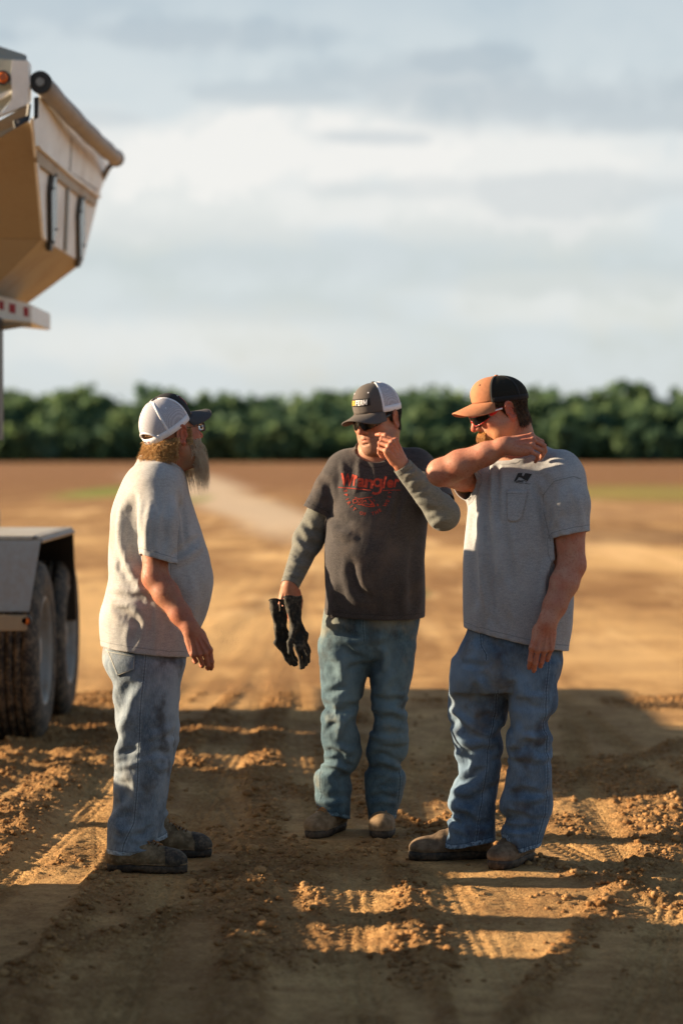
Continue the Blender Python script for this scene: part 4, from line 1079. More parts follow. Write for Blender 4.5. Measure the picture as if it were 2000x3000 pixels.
def make_cap(root, R, c, m_front, m_back, m_brim, m_under, m_seam, m_band, tilt=0., brim_len=.072, curve=4.2, droop=.10, opening=False, split=58):
    T = lambda p: rot('X', tilt)@np.asarray(p)
    parts = []
    capR = R@rot('X', tilt)
    ts = 1-(1-np.linspace(0, 1, 15))**1.6
    a0 = math.radians(split)
    fr = [[crown_pt(a, t) for t in ts] for a in np.linspace(-a0, a0, 25)]
    cap = sheet('cap', fr, m_front); place(cap, capR, c, root)
    def sub(o): o.parent = cap; o.matrix_parent_inverse = Matrix.Identity(4); return o
    ang = np.linspace(a0, 2*math.pi-a0, 61)
    rows = []
    for a in ang:
        dev = abs(a-math.pi); lift = 0.
        if opening: lift = .38*max(0, 1-(dev/.62)**2)**.5 if dev < .62 else 0
        rows.append([crown_pt(a, lift+(1-lift)*t) for t in ts])
    sub(sheet('cap_back', rows, m_back))
    # band of thicker cloth along the rim, seams over the panels, button
    bandrows = [[crown_pt(a, t)*V(1.008, 1.008, 1)+V(0, 0, -.001) for t in (0, .1, .2)] for a in (ang if not opening else [x for x in ang if abs(x-math.pi) > .60])]
    if opening:
        n1 = [r_ for a, r_ in zip([x for x in ang if abs(x-math.pi) > .60], bandrows) if a < math.pi]; n2 = bandrows[len(n1):]
        sub(sheet('rim_band', n1, m_band, .003)); sub(sheet('rim_band', n2, m_band, .003))
        st = [[crown_pt(a, 0)*V(1.012, 1.012, 1)+V(0, 0, dz) for dz in (-.003, .009, .021)] for a in np.linspace(math.pi-.75, math.pi+.75, 17)]
        sub(sheet('cap_strap', st, m_band, .003))
        arch = []
        for k in range(25):
            dev = -.62+1.24*k/24; lift = .38*max(0, 1-(dev/.62)**2)**.5
            arch.append(crown_pt(math.pi+dev, lift)*V(1.01, 1.01, 1))
        sub(tube('opening_binding', arch, .0038, m_band, None, 8))
    else: sub(sheet('rim_band', bandrows, m_band, .003))
    for a in (a0, -a0, math.radians(118), -math.radians(118)):
        pts = [crown_pt(a, t)*V(1.014, 1.014, 1)+V(0, 0, .001*t) for t in np.linspace(.0, .99, 22)]
        sub(sheet('seam_tape', [[p+V(-math.cos(a), math.sin(a), 0)*w for w in (-.0045, 0, .0045)] for p in pts], m_seam if abs(a) > a0+.01 or m_band is m_seam else m_front, .0018))
    sub(tube('centre_seam', [crown_pt(0, t)*V(1, 1.006, 1) for t in np.linspace(.02, .99, 14)], .0010, m_brim, None, 6))
    sub(tube('button', [crown_pt(0, 1.)+V(0, 0, -.001), crown_pt(0, 1.)+V(0, 0, .003), crown_pt(0, 1.)+V(0, 0, .005)], [.0075, .0072, .004], m_brim, None, 14))
    for a in (.5, -.5, 1.6, -1.6):
        e = crown_pt(a, .72); n = nrm(e-V(0, -.008, .03)); sub(tube('eyelet', [e+n*.0005, e+n*.0022], [.0032, .0026], m_seam, None, 10))
    # brim: arched visor
    rows, und = [], []
    A = math.radians(64)
    for k in range(29):
        u = -1+2*k/28; a = u*A; p0 = crown_pt(a, 0); row = []
        phi = u*math.pi/2
        xo = .083*math.sin(phi)**1 if False else .083*np.sign(u)*abs(math.sin(phi))**.9
        yo = p0[1]*(1-abs(math.cos(phi))**.01)+0
        yo = crown_pt(A, 0)[1]+.004+(crown_pt(0, 0)[1]+brim_len-crown_pt(A, 0)[1])*max(0, math.cos(phi))**.62
        p1 = np.array([xo, yo, 0])
        for s_ in np.linspace(0, 1, 10):
            q = p0*(1-s_)+p1*s_
            z = p0[2]+.002*(1-s_)-curve*q[0]**2*s_**.6-droop*np.linalg.norm(q[:2]-p0[:2])
            row.append(np.array([q[0], q[1], z]))
        rows.append(row)
    br = sheet('brim', rows, m_brim, .0030); sub(br)
    br.data.materials.append(m_under)
    ur = [[p-V(0, 0, .0022) for p in r_] for r_ in rows]
    sub(sheet('brim_underside', ur, m_under, .0012))
    edge = [r_[-1] for r_ in rows]
    sub(tube('brim_edge', edge, .0024, m_brim, None, 8))
    for j in (3, 4, 5, 6, 7, 8):
        sub(tube('brim_stitching', [rows[k][j]+V(0, 0, .0014) for k in range(2, 27)], .0005, m_brim, None, 5))
    return cap, sub
# ------------------------------------------------------------------ hair
def strands(name, roots, mat_, root, R=None, c=None, w=.0011, seg=5, steer=None, seed=1, length=.03, curl=0., lenvar=.4, taper=.3):
    """roots: list of (point, direction). thin tapering three-sided strands"""
    r = np.random.RandomState(seed); Vs, Fs, off = [], [], 0
    for p, d in roots:
        p = np.array(p, float); d = nrm(d); L = length*(1-lenvar/2+lenvar*r.rand()); ph = r.rand()*6.28
        a = nrm(np.cross(d, r.normal(size=3))); b = np.cross(d, a); st = L/seg; ww = w*(.7+.6*r.rand())
        for k in range(seg+1):
            for j in range(3):
                an = j*2.094; Vs.append(p+(a*math.cos(an)+b*math.sin(an))*ww*(1-(1-taper)*k/seg))
            if k < seg:
                if steer is not None: d = nrm(d+steer(p, k/seg, r))
                if curl: d = nrm(d+curl*(a*math.cos(ph+k*1.7)+b*math.sin(ph+k*1.7)))
                p = p+d*st
        for k in range(seg):
            for j in range(3):
                j2 = (j+1) % 3; Fs.append((off+k*3+j, off+k*3+j2, off+(k+1)*3+j2, off+(k+1)*3+j))
        off += 3*(seg+1)
    o = mesh_obj(name, np.array(Vs), np.array(Fs), mat_)
    if R is not None: place(o, R, c, root)
    elif root is not None: world_parent(o, root)
    return o
def scalp_roots(n, ok, seed=2, lift=.0):
    """points over the skull ellipsoid (head space) passing ok(p), with outward normals"""
    r = np.random.RandomState(seed); out = []
    while len(out) < n:
        d = nrm(r.normal(size=3)); p = np.array([0, -.012, .035])+d*V(.079, .1, .089)
        if p[2] < 0.02:                                    # below the widest part the head runs straight down into the neck
            p = np.array([d[0]*.079, -.012+d[1]*.1, .035+d[2]*.16]); p[:2] *= (1-.9*max(0, -.02-p[2]))
        if ok(p): out.append((p+d*lift, d))
    return out
# ------------------------------------------------------------------ dressing: T-shirts and jeans cut from the body and draped
from mathutils.bvhtree import BVHTree
def plane_cut(e, a, rad=None):
    e = np.asarray(e, float); a = nrm(a)
    def f(p):
        v = (p-e)@a
        return v if rad is None else np.minimum(v, rad-np.linalg.norm(p-e, axis=1))
    return f
def sleeve_cut(e, a, torso, off=.012, rad=.16):
    """opening at the end of a sleeve; never bites into the torso"""
    pc = plane_cut(e, a, rad); fn = loft(torso, 2.3)[0]
    def f(p):
        return np.minimum(pc(p), fn(p[:, 0], p[:, 1], p[:, 2])-off)
    return f
def capsule_cut(a, b, r, sq=(1, 1, 1)):
    a = np.asarray(a, float)*sq; b = np.asarray(b, float)*sq
    def f(p):
        p = p*sq; t_ = np.clip(((p-a)@(b-a))/((b-a)@(b-a)), 0, 1); return r-np.linalg.norm(p-a-t_[:, None]*(b-a), axis=1)
    return f
def make_shirt(sp, h=.0105):
    nodes = sp['torso']; lo = V(min(n[1]-n[3] for n in nodes)-.25, min(n[2]-n[4] for n in nodes)-.35, min(n[0] for n in nodes)-.02)
    hi = V(max(n[1]+n[3] for n in nodes)+.25, max(n[2]+n[4] for n in nodes)+.25, max(n[0] for n in nodes)+.15)
    F = Field(lo, hi, h); F.add(loft(nodes, sp.get('n', 2.3), yaw=sp.get('tyaw', 0)))
    for a, b, ra, rb in sp.get('shoulder', []): F.add(rc(a, b, ra, rb), .07)
    for pts, rs in sp['sleeves']:
        chain(F, pts, rs, .02, sp.get('sk', .05))
    for pr, k, op in sp.get('extra', []): F.add(pr, k, op)
    v, q = F.mesh(2); v, q = keep_big(v, q)
    v, q = clip_open(v, q, sp['cuts'], h)
    v = relax_mesh(v, q, 1, .3)
    return v, q
def body_coarse(sp, h=.014, off=-.014):
    nodes = sp['torso']; allp = [np.array([n[1]+sx*n[3], n[2]+sy*n[4], n[0]]) for n in nodes for sx in (-1, 1) for sy in (-1, 1)]
    for L in sp['legs']: allp += [np.array([n[1], n[2], n[0]]) for n in L]
    for a in sp['arms']: allp += list(a[:3])
    F = field_around(allp, .16, h)
    tn = [(n[0], n[1], n[2], max(n[3]+off-sp.get('slack', 0)*max(0, min(1, (sp['belly_z']-n[0])/.15)), .05), max(n[4]+off-sp.get('slack', 0)*max(0, min(1, (sp['belly_z']-n[0])/.15)), .05)) for n in nodes]
    F.add(loft(tn, sp.get('n', 2.3)))
    for a, b, ra, rb in sp.get('shoulder', []): F.add(rc(a, b, ra+off, rb+off), .06)
    if sp.get('neckrc'): F.add(rc(*sp['neckrc']), .05)
    for L in sp['legs']:
        F.add(loft([(n[0], n[1], n[2], n[3]-.022, n[4]-.022) for n in L], 2.1), .05)
    for a in sp['arms']: add_arm(F, *a[:3], **a[3])
    for hp, dr, ln_ in sp.get('feet', []):                     # feet inside the boots
        dr = nrm(V(dr[0], dr[1], 0)); F.add(rc(hp+dr*ln_*.17+V(0, 0, .075), hp+dr*ln_*.19+V(0, 0, .17), .049, .054), .02); F.add(rc(hp+dr*ln_*.15+V(0, 0, .055), hp+dr*ln_*.8+V(0, 0, .035), .040, .036), .02); F.add(rc(hp+dr*ln_*.32+V(0, 0, .10), hp+dr*ln_*.55+V(0, 0, .065), .038, .036), .02)
    v, q = F.mesh(1); return keep_big(v, q)+(F,)
def make_jeans(sp, h=.0105):
    L1, L2 = sp['legs']; W = sp['waist']; al = L1+L2+W
    lo = V(min(n[1]-n[3] for n in al)-.03, min(n[2]-n[4] for n in al)-.03, min(n[0] for n in al)-.03)
    hi = V(max(n[1]+n[3] for n in al)+.03, max(n[2]+n[4] for n in al)+.03, max(n[0] for n in al)+.04)
    F = Field(lo, hi, h)
    F.add(loft(W, 2.3)); F.add(loft(L1, 2.15), .045); F2 = Field(lo, hi, h)
    F.add(loft(L2, 2.15), sp.get('crotch_k', .03))
    for pr, k, op in sp.get('jextra', []): F.add(pr, k, op)
    v, q = F.mesh(2); v, q = keep_big(v, q)
    v, q = clip_open(v, q, sp['jcuts'], h); v = relax_mesh(v, q, 1, .3)
    return v, q
def seam_attr(v, q, seams):
    """signed distance across each seam line, only where the cloth faces the seam's side"""
    N = vnormals(v, q); s = np.full(len(v), 1.)
    for line, face, half in seams:
        line = np.array(sorted(line, key=lambda p: p[2])); x = np.interp(v[:, 2], line[:, 2], line[:, 0])
        d = v[:, 0]-x; ok = (N@nrm(face) > .02) & (v[:, 2] > line[0, 2]-.02) & (v[:, 2] < line[-1, 2]+.02) & (np.abs(d) < .06)
        yy = np.interp(v[:, 2], line[:, 2], line[:, 1]); ok &= np.abs(v[:, 1]-yy) < half
        s = np.where(ok & (np.abs(d) < np.abs(s)), d, s)
    return s
class Surf:
    """ray casts onto a finished surface"""
    def __init__(s, v, q): s.t = BVHTree.FromPolygons([tuple(p) for p in v], [tuple(int(i) for i in f) for f in q])
    def hit(s, o, d):
        r = s.t.ray_cast(Vector(o), Vector(d)); return (None, None) if r[0] is None else (np.array(r[0]), np.array(r[1]))
    def px(s, px, py):
        o = V(0, 0, CAMH); d = nrm(P(px, py, 9.)-o); return s.hit(o+d*6, d)
def applique(name, surf, corners, mat_, root, off=.003, nu=14, nv=14, th=.002, bulge=0., outline=None):
    """patch sewn on: bilinear quad of photo pixels dropped on the cloth surface"""
    c = [np.array(x, float) for x in corners]; rows = []
    for i in range(nu+1):
        row = []
        for j in range(nv+1):
            u, w = i/nu, j/nv; p = (c[0]*(1-u)+c[1]*u)*(1-w)+(c[3]*(1-u)+c[2]*u)*w
            if outline: p = outline(p, u, w)
            h_, n_ = surf.px(*p)
            if h_ is None: h_ = row[-1] if row else rows[-1][j] if rows else None
            else:
                if n_@(V(0, 0, CAMH)-h_) < 0: n_ = -n_
                h_ = h_+n_*(off+bulge*math.sin(math.pi*u)*math.sin(math.pi*w))
            if h_ is None: return None
            row.append(h_)
        rows.append(row)
    o = sheet(name, rows, mat_, th); world_parent(o, root); return o
def print_on(name, surf, pieces, mat_, parent, off=.0016):
    """flat tessellated artwork (pixel-space triangles) laid on the cloth"""
    Vs, Fs = [], []; o = 0
    for v2, f2 in pieces:
        idx = {}; 
        for k, p in enumerate(v2):
            h_, n_ = surf.px(*p)
            if h_ is None: continue
            if n_@(V(0, 0, CAMH)-h_) < 0: n_ = -n_
            idx[k] = len(Vs); Vs.append(h_+n_*off)
        for f in f2:
            if all(k in idx for k in f):
                t_ = [idx[k] for k in f]; pp = [Vs[i] for i in t_]
                if max(np.linalg.norm(pp[i]-pp[i-1]) for i in range(len(pp))) < .03: Fs.append(t_)
    if not Fs: return None
    ob = mesh_obj(name, np.array(Vs), Fs, mat_); return world_parent(ob, parent)
def text_mesh(s, size=1., bold=0., shear=0., space=1., cell=.12):
    """letters as a finely divided flat mesh, in text units"""
    cu = bpy.data.curves.new('lettering', 'FONT'); cu.body = s; cu.size = size; cu.offset = bold; cu.shear = shear; cu.space_character = space
    cu.resolution_u = 3; ob = link(bpy.data.objects.new('lettering', cu)); C.view_layer.update()
    me = bpy.data.meshes.new_from_object(ob.evaluated_get(C.evaluated_depsgraph_get())); bpy.data.objects.remove(ob); bpy.data.curves.remove(cu)
    bm = bmesh.new(); bm.from_mesh(me); bpy.data.meshes.remove(me); bmesh.ops.triangulate(bm, faces=bm.faces[:])
    lo = [min(v.co[i] for v in bm.verts) for i in (0, 1)]; hi = [max(v.co[i] for v in bm.verts) for i in (0, 1)]
    for i in (0, 1):
        x = lo[i]+cell
        while x < hi[i]:
            n = Vector((0, 0, 0)); n[i] = 1; p = Vector((0, 0, 0)); p[i] = x
            bmesh.ops.bisect_plane(bm, geom=bm.verts[:]+bm.edges[:]+bm.faces[:], plane_co=p, plane_no=n); x += cell
    bmesh.ops.triangulate(bm, faces=bm.faces[:]); bmesh.ops.remove_doubles(bm, verts=bm.verts, dist=1e-5)
    v = np.array([p.co[:2] for p in bm.verts]); f = [[p.index for p in q.verts] for q in bm.faces]; bm.free()
    v = v-np.array(lo); return v, f, hi[0]-lo[0], hi[1]-lo[1]
def lay_text(s, o, U, W, bold=0., shear=0., space=1., cell=.1, size=1.):
    v, f, w, h = text_mesh(s, size, bold, shear, space, cell)
    o, U, W = (np.array(x, float) for x in (o, U, W))
    return o+v[:, :1]*U+v[:, 1:]*W, f
def stroke(pts, w, n=1):
    """brush line in pixel space"""
    p = np.array(pts, float); d = np.gradient(p, axis=0); d /= np.linalg.norm(d, axis=1)[:, None]; nn = np.stack([-d[:, 1], d[:, 0]], 1)*w/2
    v = np.concatenate([p-nn, p+nn]); k = len(p); return v, [(i, i+1, k+i+1, k+i) for i in range(k-1)]
def dense(pts, n=20):
    p = np.array(pts, float); c = np.concatenate([[0], np.cumsum(np.linalg.norm(np.diff(p, axis=0), axis=1))]); t_ = np.linspace(0, c[-1], n)
    return np.stack([np.interp(t_, c, p[:, 0]), np.interp(t_, c, p[:, 1])], 1)
def smooth01(x, a, b):
    t_ = np.clip((x-a)/(b-a), 0, 1); return t_*t_*(3-2*t_)
def boot(name, heel, toe_dir, L, mats, root, kind='work', Wd=.098, shaft=.125, tilt=0.):
    """heel: ground point under the heel, toe_dir: direction, L length. upper > sole (> tread), toe cap, laces"""
    d = nrm(V(toe_dir[0], toe_dir[1], 0)); s = V(-d[1], d[0], 0); up = V(0, 0, 1); hl = np.asarray(heel, float)
    T = lambda a, b, c: hl+d*a*L+s*b+up*c
    F = Field(np.minimum(T(-.1, 0, 0), T(1.1, 0, 0))-V(.09, .09, .01), np.maximum(T(-.1, 0, 0), T(1.1, 0, 0))+V(.09, .09, shaft+.05), .0045)
    w = Wd/2; R = np.stack([d, s, up], 1)
    F.add(rc(T(.14, 0, .062), T(.45, 0, .058), .036, .040))
    F.add(ell(T(.14, 0, .055), (.052, .038, .045), R), .02)
    F.add(rc(T(.45, .0, .056), T(.74, .002, .046), .044, .043), .02)
    F.add(ell(T(.72, .002, .044), (.29*L, w*.98, .034), R), .02)
    F.add(ell(T(.845, -.002, .046), (.155*L, w*.92, .036), R), .015)
    F.add(rc(T(.17, 0, .075), T(.22, 0, shaft), .039, .040), .03)
    F.add(rc(T(.36, 0, .085), T(.28, 0, shaft), .035, .038), .04)
    F.add(rc(T(.30, 0, .10), T(.58, 0, .070), .034, .034), .03)
    if kind == 'work':
        for k in range(5): F.add(rc(T(.38+.06*k, -.03, .116-.014*k), T(.38+.06*k, .03, .116-.014*k), .003, .003), .008)
    nz = lambda x, y, z: .0020*(fbm(x*22, y*22, z*22, 2)-.5)+.0016*(np.abs(fbm(x*34, y*34, z*60, 2)-.5)*-2)+.0018*np.sin((x*d[0]+y*d[1])*130+fbm(x*15, y*15, z*15, 2)*6)*np.exp(-((((x-hl[0])*d[0]+(y-hl[1])*d[1])/L-.60)/.10)**2)
    F.warp(nz, F.lo, F.lo+F.n*F.h)
    F.add(rbox(T(.5, 0, -.02), (.7*L, .12, .042), R), 0, 's')
    v, q = F.mesh(1); o = mesh_obj(name, v, q, mats[0]); world_parent(o, root)
    m = o.modifiers.new('s', 'SUBSURF'); m.levels = 1; m.render_levels = 1
    if kind == 'work':                                                          # separate toe cap over the front of the upper
        a_ = ((v-hl)@d)/L; edge = .735+.035*((v-hl)@s/w)**2; keep = (a_ > edge)[q].all(1)
        tv, tq = compact(v+vnormals(v, q)*.0022, q[keep]); tc = mesh_obj('toe_cap', tv, tq, mats[2]); tc.parent = o
    # sole outline
    pr = []
    for k in range(64):
        a = 2*math.pi*k/64; ca, sa = math.cos(a), math.sin(a)
        x = .5+.5*np.sign(ca)*abs(ca)**.82; half = (w*.80+(w*1.04-w*.80)*smooth01(x, .25, .70))*(1-.10*math.exp(-((x-.38)/.14)**2))
        pr.append((x*1.03-.012, half*np.sign(sa)*abs(sa)**.62+.002))
    rows = []
    def lug(k): return .006 if (k//2) % 2 else 0.
    for lv, (z, e) in enumerate(((.001, -.002), (.010, .001), (.018, .003), (.027, .003), (.034, -.003))):
        rows.append([T(x*(1+e*1.2/L*.5)-(e/L)*.3, y+np.sign(y)*e, (z+(lug(k) if lv == 0 else 0))+(.014 if lv == 0 and .34 < x < .50 and kind != 'flat' else 0)) for k, (x, y) in enumerate(pr)])
    n = 64; Vv = np.array(rows).reshape(-1, 3); Fq = [(a*n+k, a*n+(k+1) % n, (a+1)*n+(k+1) % n, (a+1)*n+k) for a in range(4) for k in range(n)]
    Fq += [tuple(range(n))[::-1], tuple(4*n+k for k in range(n))]
    so_ = mesh_obj('sole', Vv, Fq, mats[1], smooth=True); so_.parent = o
    if kind == 'work':
        pts = []; bs = Surf(v, q)
        def top(x, y):
            h_, _ = bs.hit(T(x, y, .3), V(0, 0, -1)); return T(x, y, .1) if h_ is None else h_+up*.0022
        for k in range(6): pts += [top(.44+.045*k, -.020), top(.452+.045*k, 0)+up*.002, top(.464+.045*k, .020)]
        for y_ in (-.018, .018): sub_of(tube('lace_bow', [top(.50, 0), top(.50, y_)+up*.010, top(.56, y_*1.9)+up*.006, top(.53, y_*.5)+up*.003], .0022, M_LACE, None, 6), o)
        wl = tube('welt', [T(x*1.004, y*1.03, .0345) for x, y in pr]+[T(pr[0][0]*1.004, pr[0][1]*1.03, .0345)], .0026, mats[2] if mats[2] is not M_TOECAP else M_BOOT2, None, 6, cap=False); wl.parent = o
        la = tube('laces', pts, .0030, M_LACE, None, 6); la.parent = o
        tp = tube('toe_seam', [T(.70+.03*math.cos(t_), w*.93*math.sin(t_), .047+.036*math.cos(t_)) for t_ in np.linspace(-1.5, 1.5, 15)], .0016, mats[2], None, 6); tp.parent = o
    else:
        tp = tube('welt_seam', [T(x*.985, y*.985, .036) for x, y in pr if x > .15], .0018, mats[2], None, 6); tp.parent = o
    return o

def head_attrs(v, red=.5):
    """flush (nose, cheeks, ears) and beard-shadow masks in head space"""
    x, y, z = np.abs(v[:, 0]), v[:, 1], v[:, 2]
    fl = np.exp(-(((x)/.018)**2+((y-.115)/.025)**2+((z+.036)/.02)**2))*.8
    fl = np.maximum(fl, np.exp(-(((x-.045)/.022)**2+((y-.07)/.035)**2+((z+.03)/.022)**2))*.45)
    fl = np.maximum(fl, smooth01(x, .076, .084)*np.exp(-((y+.012)/.03)**2)*.38)
    fl = np.maximum(fl, smooth01(z, -.10, -.17)*.35)*red/.5
    lip = np.exp(-((x/.024)**4+((y-.093)/.012)**2+((z+.071)/.012)**4))*.7
    st = smooth01(z, -.038, -.062)*smooth01(z, -.16, -.13)*smooth01(y, -.03, .01)
    st = np.maximum(st, np.exp(-((x/.03)**4+((z+.056)/.009)**2))*smooth01(y, .07, .085))*(1-lip)
    return np.maximum(fl, lip), st
def hand_flush(v, wr, d):
    r = np.linalg.norm(v-np.asarray(wr)-nrm(d)*.10, axis=1); return .10*smooth01(r, .11, .03)+.30*(fbm(v[:, 0]*30, v[:, 1]*30, v[:, 2]*30, 2))
def region_roots(v, q, ok, n, seed=1, lift=0.):
    """random points on a mesh where ok(v), with normals"""
    r = np.random.RandomState(seed); N = vnormals(v, q); m = ok(v, N); f = q[m[q].all(1)]
    A = np.linalg.norm(np.cross(v[f[:, 1]]-v[f[:, 0]], v[f[:, 2]]-v[f[:, 0]]), axis=1); k = r.choice(len(f), n, p=A/A.sum())
    w = r.dirichlet((1, 1, 1, 1), n)
    return [((v[f[i]]*w_[:, None]).sum(0)+nrm(N[f[i]].mean(0))*lift, nrm(N[f[i]].mean(0))) for i, w_ in zip(k, w)]
def make_shades(root, R, c, m_lens, m_frame, m_temple, drop=.0, wrap=1., yo=0., deep=0.):
    us = np.linspace(-1, 1, 41); rows = []
    top = lambda u: .0145-.006*abs(u)**3+.001*math.cos(u*6)
    bot = lambda u: -.0215-deep+.022*math.exp(-(u/.16)**2)+.018*abs(u)**3.2
    pos = lambda u, z: np.array([u*.0715, .1115+yo-.052*wrap*abs(u)**2.3+.006*math.exp(-(u/.2)**2)*0-.10*(.0-z)*.3, z+drop])
    for u in us: rows.append([pos(u, bot(u)+(top(u)-bot(u))*w) for w in np.linspace(0, 1, 8)])
    o = sheet('sunglasses', rows, m_lens, .0022); place(o, R, c, root)
    def sub(x): x.parent = o; return x
    sub(tube('top_frame', [pos(u, top(u)+.001) for u in us], .0026, m_frame, None, 8))
    sub(tube('nose_bridge', [pos(u, bot(u)) for u in np.linspace(-.22, .22, 13)], .0018, m_frame, None, 8))
    for s in (-1, 1):
        e = pos(s, .006); pts = [e, e+V(s*.004, -.018, .001), V(s*.0785, .030, .010+drop*.5), V(s*.081, .0, .012), V(s*.081, -.016, .008), V(s*.079, -.026, -.006)]
        ro = [[p+V(0, 0, h_) for h_ in (-.006*k_, -.002*k_, .002*k_, .006*k_)] for p, k_ in zip(pts, (1.15, 1.2, .8, .55, .45, .4))]
        sub(sheet('temple_arm', ro, m_temple, .0032))
    return o, sub, pos

def arm_axis(pts):
    pts = [np.asarray(p, float) for p in pts]
    def f(v):
        best = np.full(len(v), 1e9); out = np.zeros((len(v), 3))
        for a, b in zip(pts[:-1], pts[1:]):
            t_ = np.clip(((v-a)@(b-a))/((b-a)@(b-a)), 0, 1); dd = np.linalg.norm(v-a-t_[:, None]*(b-a), axis=1); m = dd < best; best[m] = dd[m]; out[m] = nrm(b-a)
        return out
    return f
def make_tube_garment(pts, rs, cuts, h, k=.03, extra=()):
    F = field_around(pts, max(rs)+.03, h); chain(F, pts, rs, k)
    for pr, kk, op in extra: F.add(pr, kk, op)
    v, q = F.mesh(2); v, q = keep_big(v, q); v, q = clip_open(v, q, cuts, h); return relax_mesh(v, q, 1, .3), q
def fold_warp(F, lo, hi, fn): F.warp(fn, lo, hi)
# ------------------------------------------------------------------ man on the left, seen from behind his right shoulder
Y1 = 8.92
m1 = dict(belly_z=1.02, slack=.03,
  torso=[N_(1352, 425, 492, Y1, .07), N_(1368, 398, 522, Y1, .12), N_(1392, 374, 538, Y1, .16), N_(1425, 354, 548, Y1, .185), N_(1490, 331, 568, Y1, .185), N_(1560, 325, 591, Y1, .19),
         N_(1640, 321, 614, Y1, .195), N_(1690, 320, 622, Y1, .20), N_(1740, 310, 617, Y1, .205), N_(1796, 296, 602, Y1, .21), N_(1850, 296, 580, Y1, .21), N_(1900, 302, 562, Y1, .21), N_(1950, 306, 552, Y1, .205)],
  shoulder=[(P(455, 1418, Y1-.14), P(455, 1418, Y1+.14), .078, .078)],
  sleeves=[([P(458, 1436, Y1-.18), P(462, 1530, Y1-.245), P(467, 1680, Y1-.265)], [.078, .066, .064]),
           ([P(458, 1436, Y1+.18), P(466, 1530, Y1+.245), P(470, 1680, Y1+.265)], [.078, .066, .064])],
  arms=[(P(458, 1446, Y1-.19), P(455, 1692, Y1-.262), P(561, 1846, Y1-.34), dict(ru=.050, re=.045, rf=.045, rw=.029)),
        (P(458, 1446, Y1+.19), P(470, 1690, Y1+.262), P(478, 1850, Y1+.27), dict(ru=.050, re=.045, rf=.045, rw=.029))],
  neckrc=(P(480, 1330, Y1), P(465, 1400, Y1), .064, .072),
  waist=[N_(1840, 310, 566, Y1, .185), N_(1880, 306, 560, Y1, .19), N_(1914, 303, 548, Y1, .195), N_(1960, 318, 536, Y1, .195), N_(1990, 335, 528, Y1, .175), N_(2030, 338, 522, Y1, .16)],
  legs=[[N_(1940, 316, 536, 8.83, .10), N_(1990, 336, 526, 8.82, .105), N_(2082, 338, 517, 8.82, .108), N_(2160, 346, 506, 8.82, .100), N_(2243, 338, 499, 8.82, .092), N_(2312, 335, 492, 8.82, .085), N_(2388, 331, 476, 8.82, .082), N_(2440, 327, 463, 8.82, .080), N_(2500, 325, 458, 8.82, .078)],
        [N_(1940, 330, 540, 9.02, .10), N_(1990, 345, 528, 9.04, .105), N_(2082, 372, 523, 9.06, .105), N_(2140, 384, 524, 9.07, .100), N_(2205, 388, 512, 9.08, .092), N_(2312, 390, 490, 9.09, .085), N_(2388, 386, 486, 9.09, .080), N_(2460, 384, 484, 9.09, .078)]])
m1['cuts'] = [plane_cut(P(430, 1894, Y1), (-.12, 0, -1)), sleeve_cut(P(467, 1632, Y1-.262), (-.28, -.1, -1), m1['torso']), sleeve_cut(P(470, 1632, Y1+.262), (-.1, 0, -1), m1['torso']),
              capsule_cut(P(478, 1380, Y1), P(540, 1200, Y1), .073)]
m1['jcuts'] = [plane_cut(P(430, 1862, Y1), (0, 0, 1)), plane_cut(P(395, 2492, 8.82), (-.12, 0, -1), .2), plane_cut(P(435, 2448, 9.09), (.05, 0, -1), .2)]
def stack_warp(F, legs, zlo, zhi, amp, wl=.055, seed=0):
    """horizontal bunching of cloth over the ankle, stronger on one side"""
    for L in legs:
        N = np.array(sorted(L)); cx, cy = N[:3, 1].mean(), N[:3, 2].mean()
        def fn(x, y, z, cx=cx, cy=cy):
            a = np.arctan2(y-cy, x-cx); near = np.exp(-(((x-cx)**2+(y-cy)**2)/.15**2)**2)
            ph = 2*np.pi*z/wl+1.1*np.sin(a+seed)+.9*np.sin(2*a+seed*2)+2.2*fbm(x*9, y*9, z*5+seed, 2)
            return amp*np.sin(ph)*smooth01(z, zhi, zlo)*near*(.55+.45*np.sin(a*1.+seed*1.7))
        F.warp(fn, V(cx-.16, cy-.16, zlo-.2), V(cx+.16, cy+.16, zhi))
m1['feet'] = [(V(-.850, 8.80, 0), (1, -.12), .285), (V(-.770, 9.10, 0), (1, .10), .275)]
F1S = [  # folds of the T-shirt as the photograph shows them
    ([(395, 1455), (388, 1500), (396, 1560), (415, 1620)], -.014, 15), ([(372, 1500), (380, 1570), (408, 1640), (425, 1700)], -.012, 14), ([(352, 1520), (362, 1600), (400, 1690), (430, 1740)], .010, 14),
    ([(350, 1640), (352, 1665), (375, 1690)], -.006, 7), ([(360, 1655), (400, 1668), (425, 1690)], .008, 12), ([(330, 1760), (380, 1768), (420, 1790)], .009, 13), ([(345, 1775), (375, 1800), (420, 1830)], -.010, 14),
    ([(310, 1735), (350, 1752), (400, 1748), (440, 1760)], -.009, 12), ([(335, 1715), (390, 1728), (450, 1725)], .007, 10),
    ([(520, 1440), (535, 1520), (548, 1610)], -.006, 8), ([(500, 1460), (520, 1520), (524, 1600)], .008, 12), ([(510, 1625), (545, 1600), (580, 1572)], -.010, 12), ([(508, 1650), (550, 1632), (590, 1600)], .007, 12),
    ([(440, 1470), (430, 1540), (428, 1610)], .006, 10), ([(478, 1500), (480, 1560), (474, 1620)], -.006, 10), ([(500, 1480), (503, 1560), (505, 1610)], .006, 9),
    ([(510, 1700), (520, 1760), (515, 1830)], -.006, 16), ([(560, 1690), (568, 1760), (550, 1860)], .005, 16), ([(460, 1770), (470, 1830), (450, 1890)], .005, 14), ([(400, 1800), (395, 1850), (385, 1890)], -.006, 12)]
